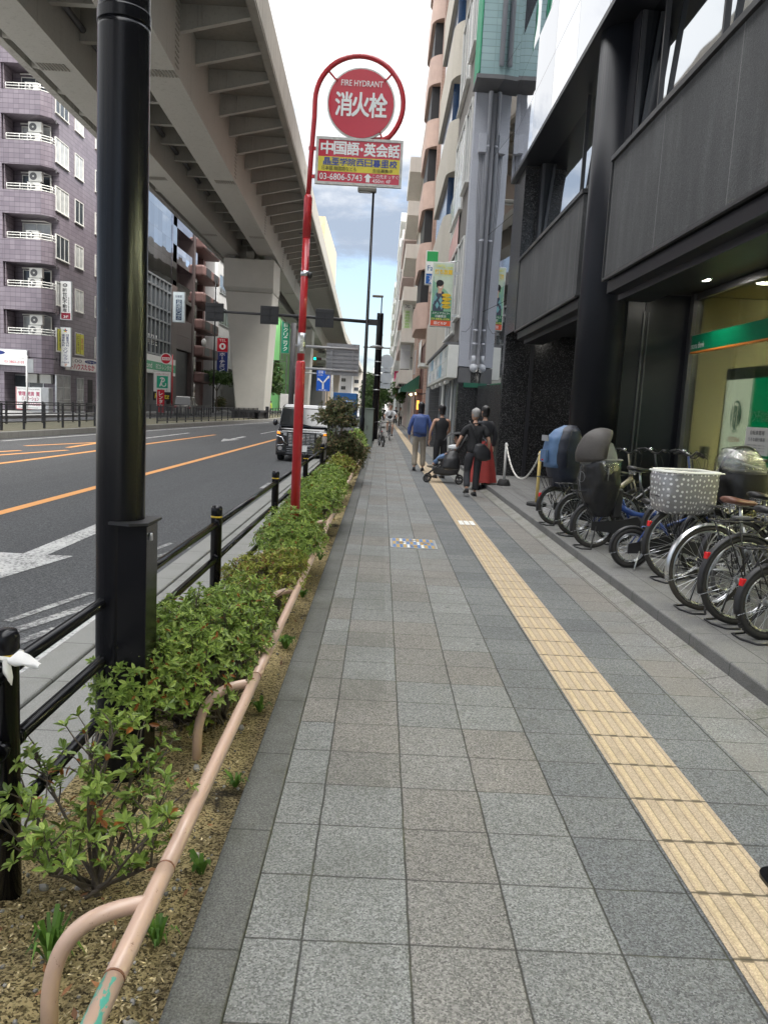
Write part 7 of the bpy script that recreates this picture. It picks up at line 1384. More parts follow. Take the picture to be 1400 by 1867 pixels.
E_ = bike_at(2.67, 6.70, 12, 'bicycle with the polka dot covered basket over its rear wheel', Rw=.33, frame=BLKF, L=1.08, seat_z=.80, bar_z=1.0, seed=5, handle='swept')
F_ = bike_at(2.49, 5.65, 11, 'silver mudguarded bicycle with a brown leather saddle', Rw=.325, frame=SILVERF, L=1.06, seat_z=.80, bar_z=1.02, saddle=BROWNS, guard=STEEL, seed=6, handle='swept', chaincase=False, rack=False, tym=M_((.055, .048, .038), .8, var=.2, name='tan_grey_tyre'), lamp=False)
G_ = bike_at(2.57, 5.28, 13, 'black city bicycle with a rear rack and round derailleur gears', Rw=.32, frame=BLKF, L=1.06, seat_z=.78, bar_z=1.0, seed=7, handle='swept', chaincase=False, basket=True, tyre=.022)
H_b = bike_at(2.61, 4.93, 14, 'black small wheeled bicycle at the right edge, nearest the camera', Rw=.25, frame=BLKF, fr_kind='low', L=1.15, seat_z=.78, bar_z=1.02, seed=8, handle='swept', tyre=.025, knob=True)
for (x, y, a, lb, kw) in [(3.05, 7.95, 12, 'champagne bicycle behind the small blue one', dict(frame=GOLDF, fr_kind='diamond', Rw=.30)), (2.95, 6.2, 12, 'dark bicycle with blue cable lock between the polka dot and silver bicycles', dict(frame=BLKF, Rw=.32))]:
    bike_at(x, y, a, lb, L=1.06, seat_z=.80, bar_z=1.04, seed=int(x*100), lamp=False, **kw)
for (x, y, a, lb, kw) in [(2.72, 8.62, 10, 'black bicycle squeezed in behind the taupe hooded seat', dict(frame=BLKF, Rw=.29, handle='flat')), (3.15, 7.35, 14, 'silver framed bicycle with white basket rim at the back of the row', dict(frame=SILVERF, Rw=.31, handle='swept', fr_kind='low')), (3.05, 6.95, 10, 'black bicycle wedged in behind the polka dot basket', dict(frame=BLKF, Rw=.31, handle='swept'))]:
    bike_at(x, y, a, lb.replace(' with white basket rim', ''), L=1.05, seat_z=.82, bar_z=1.04, seed=int(x*70), lamp=False, rack=False, **kw)
def child_seat(par, kind, dx=-.02, z0=.62):
    P = par.location; loc = lambda mb: mb.xf(Matrix.Translation(P) @ Matrix.Rotation(par.rotation_euler.z, 4, 'Z') @ Matrix.Translation((dx, 0, z0)))
    def put(mb, name, mat, up=None):
        o = mb.build(name, mat, None); o.parent = up or par
        o.data.transform(Matrix.Translation((dx, 0, z0)) @ Matrix.Scale(.93, 4)); return o
    if kind == 'blue':
        b = MB(); b.loft(shell(dense([(.02, 0, -.12, .03, .03, 1), (.04, 0, -.10, .14, .12, .8), (.06, 0, .02, .20, .17, .75), (.04, 0, .22, .23, .20, .8), (.03, 0, .40, .24, .205, .85), (.05, 0, .56, .23, .20, .9), (.09, 0, .68, .17, .17, .95), (.12, 0, .745, .08, .09, 1), (.12, 0, .75, .01, .01, 1)], 6), .012, 3, 5)); cv = put(b, 'rain_cover', NAVYN)
        b = MB(); r_ = shell(dense([(-.095, 0, .16, .115, .16, .75), (-.105, 0, .40, .138, .165, .8), (-.085, 0, .56, .125, .155, .85), (-.02, 0, .68, .085, .115, .95), (.05, 0, .745, .03, .05, 1)]), .008, 3); b.loft([[p for p in q] for q in r_]); put(b, 'blue_back_panel', DENIM, cv)
        b = MB(); b.box(-.268, -.235, -.085, .085, .23, .40); put(b, 'pocket', DENIM, cv); b = MB(); b.box(-.273, -.269, -.02, .03, .25, .27); put(b, 'tag', SIGNRED, cv); b = MB(); b.box(-.262, -.244, -.09, .09, .52, .60); put(b, 'clear_patch', M_((.25, .26, .28), .15, name='clear_window'), cv)
        b = MB(); b.tube([(.0, -.215, .18), (-.02, -.222, .40), (.0, -.215, .56), (.06, -.165, .69), (.11, 0, .752), (.06, .165, .69), (.0, .215, .56), (-.02, .222, .40)], .007, 6); put(b, 'piping', NYLON, cv)
    elif kind == 'taupe':
        b = MB(); b.loft(shell(dense([(.10, 0, -.32, .02, .02, 1), (.05, 0, -.33, .10, .10, .85), (.03, 0, -.16, .18, .17, .8), (.03, 0, .05, .23, .215, .75), (.03, 0, .22, .225, .21, .8), (.02, 0, .30, .215, .205, .85), (.02, 0, .31, .02, .02, 1)], 6), .034, 7, 5)); cv = put(b, 'leg_cover', NYLON); b = MB(); b.tube([(-.19, -.02, -.1), (-.215, .0, .05), (-.212, .0, .26)], .006, 6); b.tube([(.03, -.215, .10), (.03, -.222, .25)], .006, 6); b.tube([(-.20+.03*math.cos(a)*0, .10*math.cos(a), .12+.06*math.sin(a)) for a in [i*.5 for i in range(13)]], .004, 5); put(b, 'cover_seam', GREYF, cv)
        b = MB(); n = 14; vs = []
        for i in range(n+1):                       # clam shell hood, open to the front
            f = i/n; a = R(-12 + 128*f)
            for k in range(17):
                u = R(-90+180*k/16); rx_ = .27*(1+.035*abs(math.sin(f*3*math.pi)) + .012*mnoise.noise((f*9, k*.6, 1))); vs.append((-.01 - rx_*.92*math.cos(a)*math.cos(u)*1.02, .212*math.sin(u)*(1-.05*f), .35 + .28*math.sin(a)*math.cos(u)**.6 + .06*f if math.cos(u) > 1e-6 else .35))
        b.add(vs, [(i*17+k, i*17+k+1, (i+1)*17+k+1, (i+1)*17+k) for i in range(n) for k in range(16)], 0, True); hd = put(b, 'hood', HOOD); m = hd.modifiers.new('thick', 'SOLIDIFY'); m.thickness = .012
        b = MB(); 
        for i in (0, 5, 9, 14): b.tube([vs[i*17+k] for k in range(17)], .0065, 6)
        b.tube([vs[i*17+8] for i in range(n+1)], .005, 6)
        put(b, 'hood_piping', GREYF, hd)
        b = MB(); b.loft(shell(dense([(.0, 0, .26, .205, .20, .85), (-.02, 0, .40, .20, .20, .9), (-.03, 0, .52, .16, .17, .95), (-.03, 0, .58, .02, .03, 1)]), .008, 2)); put(b, 'seat_liner', GREYF)
        b = MB(); b.ball((.13, .02, .42), .06, .13, .07, 14, 8); put(b, 'opening_shade', BLACKM)  # black ball paints the shade inside the hood opening
        b = MB(); b.loft(shell(dense([(.025, 0, .17, .216, .21, .85), (.03, 0, .24, .222, .215, .85), (.03, 0, .33, .222, .214, .85)]), .012, 9), cap=False); put(b, 'clear_apron', VINYL)
        b = MB(); b.tube(shell([(.03, 0, .335, .224, .216, .85)], .012, 9)[0], .007, 6, closed=True); put(b, 'apron_trim', GREYF)
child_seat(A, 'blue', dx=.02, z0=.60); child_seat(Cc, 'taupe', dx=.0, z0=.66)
# polka dot basket cover on E
def mat_dots():
    t = NT('polka_dot_vinyl'); p = t.obj(); P = t.xyz(p); v = t.n('ShaderNodeTexVoronoi', feature='F1', voronoi_dimensions='2D'); t.put(v.inputs['Vector'], t.comb(t.m('MULTIPLY', t.m('ARCTAN2', P[1], P[0]), .27), P[2], 0.0)); v.inputs['Scale'].default_value = 21; v.inputs['Randomness'].default_value = .45
    f = t.ramp(v.outputs['Distance'], [(.20, 1), (.24, 0)]); t.set(col=t.mix(f, t.mix(t.noise(p, 5, 3), (.17, .17, .175), (.27, .27, .275)), (.66, .66, .66)), rough=.16, spec=.9, coat=.6); t.bump(t.noise(p, 11, 4, .6, 1.2), .55, .02); return t.mat
b = MB(); b.loft(shell(dense([(-.02, 0, .56, .20, .13, .6), (-.02, 0, .58, .235, .155, .55), (-.02, 0, .70, .265, .18, .5), (-.01, 0, .86, .285, .20, .5), (-.01, 0, .92, .28, .195, .5), (-.01, 0, .93, .22, .15, .5), (-.01, 0, .935, .02, .02, 1)], 3), .022, 4, 5)); bk = b.build('basket_cover', mat_dots()); bk.parent = E_; bk.location = (.02, 0, .05)
b = MB(); b.tube(shell([(-.01, 0, .93, .262, .182, .5)], .01, 4)[0], .011, 6, closed=True); b.tube(shell([(-.01, 0, .925, .288, .203, .5)], .01, 4)[0], .006, 6, closed=True); o = b.build('basket_rim', OFFWHITE); o.parent = bk
# front child seat under clear vinyl with a navy bag on bike B/E handlebars
b = MB(); b.loft(shell(dense([(.62, .05, .66, .10, .12, .8), (.62, .05, .72, .19, .19, .75), (.60, .05, .90, .22, .20, .8), (.62, .05, 1.0, .22, .20, .85), (.62, .05, 1.01, .05, .05, 1)]), .012, 6)); o = b.build('front_child_seat', NYLON); o.parent = E_
b = MB(); b.loft(shell(dense([(.60, .05, .98, .215, .195, .85), (.57, .05, 1.10, .205, .19, .9), (.55, .05, 1.19, .14, .14, .95), (.55, .05, 1.215, .03, .04, 1)]), .02, 12)); o2 = b.build('clear_canopy', VINYL); o2.parent = o
b = MB(); b.tube([(.60+.22*math.cos(a), .05+.0*a, .98+.235*math.sin(a)) for a in [math.pi*k/14 for k in range(15)]], .012, 7); o3 = b.build('canopy_hoop', NYLON); o3.parent = o
b = MB(); b.loft(shell(dense([(.86, -.04, .46, .06, .05, .9), (.86, -.04, .50, .15, .12, .75), (.85, -.04, .66, .17, .135, .75), (.84, -.04, .80, .15, .12, .8), (.84, -.04, .84, .05, .04, 1)]), .015, 5)); o = b.build('navy_bag', M_((.012, .02, .085), .6, var=.2, bump=.4, bscale=18, name='navy_bag_cloth')); o.parent = F_
# blue cable lock lying coiled on the dark bicycle
# small folding bicycle further up the pavement
t = bicycle((.10, 30.6, 0), R(100), 'small black bicycle with red frame tip standing alone by the kerb', Rw=.22, L=.85, frame=BLKF, fr_kind='diamond', seat_z=.74, bar_z=.95, rack=False, lamp=False, rimm=BLACKM, tyre=.028, seed=31, stand='side', name='bicycle'); t['group'] = 'bicycles on the pavement'
b = MB(); b.cyl((.30, 0, .60), (.40, 0, .60), .03, seg=10); o = b.build('red_frame_tip', SIGNRED); o.parent = t

# ================================================================== VEHICLES
CARGLASS = M_((.012, .014, .016), .04, var=.2, scale=1, spec=1.0, name='car_glass'); CARBLACK = M_((.008, .008, .010), .12, var=.05, coat=1.0, name='black_car_paint'); LAMPC = M_((.55, .56, .58), .08, .3, .1, coat=1, name='headlamp_glass'); AMBER = M_((.75, .22, .02), .2, var=.05, coat=.8, emit=.6, name='amber_lens')
def wheels(t, pts, r, w, y=None):
    for (x, yy) in pts:
        b = MB(); b.tube([(x-w/2, yy, r), (x+w/2, yy, r)], r*.62, 20); b.tube([(x-w/2-.005, yy, r), (x+w/2+.005, yy, r)], r*.2, 12); wl = b.build('wheel', ALU, t)
        b = MB(); vs = []; n = 26
        for k in range(n):
            a = 2*math.pi*k/n
            for (rr, dx) in [(.63, -.48), (.93, -.5), (1, -.38), (1, .38), (.93, .5), (.63, .48)]: vs.append((x+dx*w, yy+r*rr*math.cos(a), r+r*rr*math.sin(a)))
        b.add(vs, [(k*6+j, ((k+1)%n)*6+j, ((k+1)%n)*6+j+1, k*6+j+1) for k in range(n) for j in range(5)], 0, True); b.build('tyre', RUBBER, wl)
def slabs(sections):
    """body from cross-sections along y: (y, z_low, z_high, half width low, half width high)"""
    return [[(-wl, y, zl), (-wl, y, zl+(zh-zl)*.45), (-wh, y, zh-.04), (-wh+.08, y, zh), (wh-.08, y, zh), (wh, y, zh-.04), (wl, y, zl+(zh-zl)*.45), (wl, y, zl)] for (y, zl, zh, wl, wh) in sections]
# the black kei van coming towards the camera
vx, vy = -2.22, 21.7
t = root('van', (0, 0, 0), 'black boxy van with chrome grille driving towards the camera, partly behind the red pole', 'van', 'vehicles on the road')
b = MB(); b.loft(slabs([(0, .20, .80, .70, .68), (.06, .17, .93, .735, .70), (.35, .17, 1.0, .74, .71), (3.30, .17, 1.02, .74, .71), (3.38, .22, 1.0, .72, .69)]), 0, False); b.build('body', CARBLACK, t, .03, 3)
b = MB(); b.loft([[(-.70, .22, .99), (.70, .22, .99), (.71, 3.34, 1.0), (-.71, 3.34, 1.0)], [(-.66, .50, 1.50), (.66, .50, 1.50), (.67, 3.30, 1.52), (-.67, 3.30, 1.52)]], 0, False); c = b.build('cabin', CARBLACK, t, .02)
b = MB(); b.loft([[(-.66, .48, 1.505), (.66, .48, 1.505), (.67, 3.30, 1.525), (-.67, 3.30, 1.525)], [(-.60, .60, 1.61), (.60, .60, 1.61), (.62, 3.22, 1.63), (-.62, 3.22, 1.63)]], 0, False); b.build('roof', CARBLACK, t, .03, 3)
b = MB(); q = lambda u, f: (u*(.655-.04*f), .205+.28*f, 1.0+.485*f); b.poly([q(-1, .06), q(1, .06), q(1, .98), q(-1, .98)]); b.build('windscreen', CARGLASS, t)
b = MB(); b.ball((-.30, .75, 1.12), .12, .1, .13, 10, 8); b.ball((.30, .75, 1.12), .12, .1, .13, 10, 8); b.box(-.6, .6, .35, .6, .98, 1.03); b.build('cabin_interior', DGREY, t)
for s in (-1, 1):
    b = MB(); b.poly([(s*.705, .62, 1.03), (s*.708, 1.5, 1.03), (s*.68, 1.5, 1.45), (s*.685, .82, 1.45)][::s]); b.poly([(s*.712, 1.6, 1.03), (s*.714, 3.1, 1.04), (s*.685, 3.1, 1.46), (s*.683, 1.6, 1.45)][::s]); b.build('side_window', CARGLASS, t)
    b = MB(); b.prism([(s*.40, -.012, .72), (s*.69, .02, .75), (s*.70, .02, .86), (s*.42, -.012, .83)][::-1 if s < 0 else 1], (0, .05, 0)); h = b.build('headlight', LAMPC, t, .01); b = MB(); b.prism([(s*.60, -.004, .765), (s*.70, .008, .78), (s*.70, .008, .84), (s*.62, -.004, .835)][::-1 if s < 0 else 1], (0, .03, 0)); b.build('indicator', AMBER, h)
    b = MB(); b.prism([(s*.44, -.02, .28), (s*.70, .0, .28), (s*.70, .0, .47), (s*.46, -.02, .49)][::-1 if s < 0 else 1], (0, .04, 0)); f = b.build('fog_lamp_bezel', BLACKM, t); b = MB()
    P = [(s*.45, -.026, .29), (s*.685, -.006, .29), (s*.685, -.006, .46), (s*.47, -.026, .48)]; b.tube(P, .010, 6, closed=True); b.cyl((s*.60, -.03, .375), (s*.60, -.004, .375), .062, seg=18); b.build('fog_lamp', CHROME, f)
    b = MB(); b.tube([(s*.72, -.012, .72), (s*.55, -.02, .68), (s*.49, -.022, .56), (s*.40, -.02, .50)], .014, 6); b.build('chrome_strip', CHROME, t)
    b = MB(); b.ball((s*.83, .42, 1.08), .075, .07, .10, 12, 8); b.bar((s*.70, .42, 1.04), (s*.80, .42, 1.06), .05, .04); b.build('door_mirror', CARBLACK, t)
    b = MB(); b.bar((s*.05 + .2, .21, 1.02), (s*.05-.25, .25, 1.09), .012, .012); b.build('wiper', BLACKM, t)
b = MB(); b.box(-.42, .42, -.012, .05, .50, .82); g = b.build('grille', BLACKM, t); b = MB()
for k in range(7):
    z = .525+.042*k
    for j in range(6): x = -.37+.125*j; b.box(x, x+.105, -.03, -.013, z, z+.018)
b.build('grille_bars', CHROME, g); b = MB(); b.box(-.56, .56, -.03, .04, .835, .875); b.box(-.36, .36, -.035, .04, .44, .50); b.build('chrome_trim', CHROME, g, .006); b = MB(); F = Face(b, (-.06, -.035, .64), (1, 0, 0), (0, 0, 1)); F.text('S', 0, .12, 0, .12, 0, 1, .06); b.build('emblem', CHROME, g)
b = MB(); b.box(-.43, .43, -.03, .05, .19, .435); bp = b.build('bumper', BLACKM, t, .02); b = MB()
for z in (.24, .30, .36): b.box(-.41, .41, -.042, -.031, z, z+.016)
b.build('bumper_slats', CHROME, bp); b = MB(); b.box(-.165, .165, -.055, -.043, .30, .465, 0); F = Face(b, (-.165, -.056, .30), (1, 0, 0), (0, 0, 1)); F.d = .002; F.text('2', .03, .07, .03, .10, 1, 1, .02); b.build('number_plate', [WHITE, GREENI], t)
wheels(t, [(-.66, .55), (.66, .55), (-.66, 2.9), (.66, 2.9)], .28, .16)
t.location = (vx, vy, -.12); t.rotation_euler = (0, 0, R(-2))
def vehicle(x, y, rz, label, kind, col, name='car', z=-.12):
    t = root(name, (0, 0, 0), label, name.replace('_', ' '), 'vehicles on the road'); pm = M_(col, .25, var=.04, coat=.8, name='car_paint')
    if kind == 'truck':
        b = MB(); b.box(-.85, .85, 0.0, 1.6, .45, 1.15); b.loft([[(-.85, .0, 1.15), (.85, .0, 1.15), (.85, 1.6, 1.15), (-.85, 1.6, 1.15)], [(-.80, .18, 2.1), (.80, .18, 2.1), (.80, 1.6, 2.1), (-.80, 1.6, 2.1)]], 0, False); b.build('cab', pm, t, .05); b = MB(); b.poly([(-.76, -.0+.035, 1.28), (.76, .035, 1.28), (.74, .16, 1.98), (-.74, .16, 1.98)]); b.build('windscreen', CARGLASS, t)
        b = MB(); b.box(-.95, .95, 1.75, 5.6, .75, 2.75); b.build('cargo_box', M_(col if name == 'blue_truck' else (.66, .67, .68), .5, var=.06, name='truck_box'), t, .03); b = MB(); b.box(-.4, .4, .2, 5.5, .45, .74); b.build('chassis', BLACKM, t)
        for s in (-1, 1): b = MB(); b.box(s*.55-.16, s*.55+.16, -.03, -.005, .72, .92); b.build('headlight', LAMPC, t); b = MB(); b.box(s*1.0-.09, s*1.0+.09, .2, .26, 1.3, 1.65); b.build('door_mirror', BLACKM, t)
        b = MB(); b.box(-.86, .86, -.05, -.001, .42, .62); b.build('bumper', OFFWHITE, t); wheels(t, [(-.75, .8), (.75, .8), (-.75, 4.5), (.75, 4.5)], .38, .22)
    else:
        H = 1.75 if kind == 'minivan' else 1.48; b = MB(); b.loft(slabs([(0, .3, .70, .76, .72), (.12, .22, .82, .82, .78), (1.0, .2, .95, .84, .80), (4.0, .2, 1.0, .84, .80), (4.25, .3, .95, .78, .74)]), 0, False); b.build('body', pm, t, .05, 3)
        y0, y1 = (.75, 1.35) if kind == 'minivan' else (1.05, 1.75); b = MB(); b.loft([[(-.78, y0, .93), (.78, y0, .93), (.79, 4.15, .98), (-.79, 4.15, .98)], [(-.66, y1, H), (.66, y1, H), (.66, 3.95 if kind == 'minivan' else 3.4, H), (-.66, 3.95 if kind == 'minivan' else 3.4, H)]], 0, False); c = b.build('cabin', CARGLASS, t, .04)
        b = MB(); b.box(-.64, .64, y1+.05, 3.85 if kind == 'minivan' else 3.3, H-.02, H+.03); b.build('roof', pm, t, .02)
        for s in (-1, 1): b = MB(); b.box(s*.58-.17, s*.58+.17, -.02, .1, .60, .74); b.build('headlight', LAMPC, t); b = MB(); b.box(s*.62-.14, s*.62+.14, 4.2, 4.28, .68, .88); b.build('tail_light', LAMPR, t); b = MB(); b.ball((s*.9, 1.25, 1.0), .09, .07, .07, 8, 6); b.build('door_mirror', pm, t); b = MB(); b.bar((s*.79, 2.45, .95), (s*.67, 2.5, H-.01), .05, .08); b.bar((s*.785, y0+.05, .95), (s*.665, y1+.02, H-.01), .05, .06); b.build('door_pillar', pm, c)
        b = MB(); b.box(-.45, .45, -.03, .08, .42, .58); b.build('grille', BLACKM, t); b = MB(); b.box(-.17, .17, -.05, -.031, .36, .44); b.build('number_plate', WHITE, t); wheels(t, [(-.72, .85), (.72, .85), (-.72, 3.4), (.72, 3.4)], .31, .2)
    t.location = (x, y, z); t.rotation_euler = (0, 0, rz); return t
vehicle(-3.1, 62, 0, 'blue truck coming along the near lane above the bronze leaved tree', 'truck', (.03, .14, .36), 'blue_truck'); vehicle(-2.6, 84, 0, 'white car following behind the blue truck', 'sedan', (.70, .71, .72)); vehicle(-3.4, 104, 0, 'small silver car far along the near lane', 'sedan', (.45, .46, .47)); vehicle(-2.3, 132, 0, 'white minivan at the far end of the near lane', 'minivan', (.66, .67, .68))
vehicle(-11.4, 99, R(180), 'white box truck beyond the nearest pier, seen from behind', 'truck', (.70, .71, .72), 'box_truck'); vehicle(-18.9, 76, R(180+6), 'pale beige minivan parked across the road behind the median railing', 'minivan', (.55, .53, .47))

# ================================================================== PEOPLE
def skin(chains, name, mat, par, sub=1, root_i=0, smooth=True, solid=0):
    """one continuous surface grown round connected joints; chains: list of [(x,y,z,rx,ry)...], shared joints are welded"""
    bm = bmesh.new(); L = bm.verts.layers.skin.verify(); d = {}; first = None
    for ch in chains:
        prev = None
        for (x, y, z, rx, ry) in ch:
            k = (round(x, 4), round(y, 4), round(z, 4))
            if k not in d:
                v = bm.verts.new((x, y, z)); v[L].radius = (rx, ry); d[k] = v
                if first is None: first = v; v[L].use_root = True
            v = d[k]
            if prev is not None and prev is not v and bm.edges.get((prev, v)) is None: bm.edges.new((prev, v))
            prev = v
    me = bpy.data.meshes.new('sk'); bm.to_mesh(me); bm.free(); o = bpy.data.objects.new('sk', me); COL.objects.link(o)
    m = o.modifiers.new('s', 'SKIN'); m.use_smooth_shade = True; m.branch_smoothing = .4
    s = o.modifiers.new('u', 'SUBSURF'); s.levels = sub; s.render_levels = sub
    bpy.context.view_layer.update(); em = bpy.data.meshes.new_from_object(o.evaluated_get(bpy.context.evaluated_depsgraph_get()))
    b = MB(); b.add([tuple(v.co) for v in em.vertices], [tuple(p.vertices) for p in em.polygons], 0, True)
    bpy.data.objects.remove(o); bpy.data.meshes.remove(me); bpy.data.meshes.remove(em)
    if name is None: return b
    for i, v in enumerate(b.v):        # cloth does not lie smooth: shallow folds, tighter low down
        n = mnoise.noise((v[0]*9+3, v[1]*9, v[2]*13)) + .6*mnoise.noise((v[0]*21, v[1]*21+5, v[2]*27)); b.v[i] = (v[0]*(1+.05*n), v[1]*(1+.09*n), v[2]+.006*n)
    return b.build(name, mat, par)
def lerp3(a, b, f): return tuple(a[i]+(b[i]-a[i])*f for i in range(3))
def head_mesh(b, c, s=1.0, yaw=0, pitch=0, m_skin=0, m_dark=1, m_lip=2):
    """skull, jaw, nose, ears, eyes and mouth; forward = +y before yaw"""
    h = MB(); 
    for k in range(13):
        pass
    rings = []
    prof = [(-.118, .030, .036, .030), (-.105, .048, .052, .022), (-.08, .060, .068, .012), (-.04, .068, .082, .004), (0, .074, .092, 0), (.04, .077, .097, -.004), (.075, .066, .085, -.008), (.098, .049, .064, -.010), (.113, .026, .036, -.010), (.118, .010, .014, -.010)]
    for (z, rx, ry, dy) in prof: rings.append([(rx*math.cos(a), ry*math.sin(a)+dy, z) for a in [2*math.pi*k/20 for k in range(20)]])
    h.loft(rings, m_skin); h.loft([[(-.009, .088, .015), (.009, .088, .015), (.009, .07, .015), (-.009, .07, .015)], [(-.014, .108, -.032), (.014, .108, -.032), (.017, .078, -.034), (-.017, .078, -.034)], [(-.012, .088, -.042), (.012, .088, -.042), (.012, .076, -.042), (-.012, .076, -.042)]], m_skin, True)
    for s_ in (-1, 1): h.ball((s_*.077, -.005, -.01), .010, .022, .032, 8, 6, m_skin); h.ball((s_*.030, .080, .008), .014, .010, .008, 8, 6, m_dark); h.box(s_*.031-.018, s_*.031+.018, .080, .092, .026, .031, m_dark)
    h.ball((0, .079, -.068), .022, .008, .006, 8, 6, m_lip)
    M = Matrix.Translation(c) @ Matrix.Rotation(yaw, 4, 'Z') @ Matrix.Rotation(pitch, 4, 'X') @ Matrix.Scale(s, 4); b.merge(h, M); return M
HEADP = [(-.118, .030, .036, .030), (-.105, .048, .052, .022), (-.08, .060, .068, .012), (-.04, .068, .082, .004), (0, .074, .092, 0), (.04, .077, .097, -.004), (.075, .066, .085, -.008), (.098, .049, .064, -.010), (.113, .026, .036, -.010), (.118, .010, .014, -.010)]
def hair_cap(par, M, mat, length=.0, name='hair', bun=False):
    """hair follows the skull a finger's breadth off it, leaves the face free and falls to its length behind"""
    h = MB(); rings = []; zb = -.055 - length
    zs = [zb + (.062-zb)*i/8 for i in range(8)] + [.062, .076, .090, .102, .112, .119, .1245, .128]
    hz = [p[0] for p in HEADP]
    for z in zs:
        zc = min(max(z, -.04), .113); rx, ry, dy = [float(np.interp(zc, hz, [p[k] for p in HEADP])) for k in (1, 2, 3)]
        g = .011 if z < .09 else .011*math.sqrt(max(0, (.1285-z)/.0385))
        if z > .113: rx, ry = .026, .036; k_ = math.sqrt(max(.02, (.1285-z)/.0155)); rx *= k_; ry *= k_
        r = []
        for k in range(28):
            a = 2*math.pi*k/28; ca, sa = math.cos(a), math.sin(a); q = 1 + .035*mnoise.noise((ca*3, sa*3, z*40))
            x = (rx+g)*ca*q; y = (ry+g)*sa*q + dy
            if z < .058:
                lim = .030 - max(0, .02-z)*.35      # hairline: nothing in front of the ears below the brow
                y = min(y, lim)
            r.append((x, y, z))
        rings.append(r)
    h.loft(rings, 0, True, True)
    if bun: h.ball((0, -.12, .05), .035, .035, .035, 10, 8)
    h.xf(M); return h.build(name, mat, par)
def hand(b, w, d, up, s=1.0, curl=.5, m=0, side=1, spread=.0):
    """palm, four bent fingers of unequal length and a thumb; w = wrist, d = direction of the fingers"""
    w = Vector(w); d = Vector(d).normalized(); u = Vector(up); u = (u - d*u.dot(d)).normalized(); c = d.cross(u)*side     # u = back of hand, c = thumb side
    p0, p1 = w, w + d*.085*s
    rings = []
    for (f, hw, ht) in [(0, .022, .017), (.3, .034, .016), (.75, .040, .014), (1, .038, .011)]:
        o = p0.lerp(p1, f); rings.append([o + c*hw*s*math.cos(a) + u*ht*s*math.sin(a) for a in [2*math.pi*k/12 for k in range(12)]])
    b.loft(rings, m)
    for i, L_ in enumerate((.072, .080, .074, .058)):
        st = p1 - d*.008*s + c*(.028-.0187*i)*s; dd = d.copy(); P = [st]; r = [.0088*s, .0084*s, .0078*s, .006*s]
        for j in range(3): dd = (dd - u*math.tan(curl*.55*(1+.12*i))).normalized(); P.append(P[-1] + dd*L_*s*(.44, .32, .24)[j])
        b.tube(P, r, 8, m)
    st = p0.lerp(p1, .28) + c*.030*s; dd = (d*.7 + c*.75 - u*.15).normalized(); P = [st, st+dd*.036*s]; dd = (d*.9 + c*.2 - u*.35*curl).normalized(); P += [P[-1]+dd*.028*s, P[-1]+dd*.050*s]; b.tube(P, [.0125*s, .0105*s, .0095*s, .007*s], 8, m)
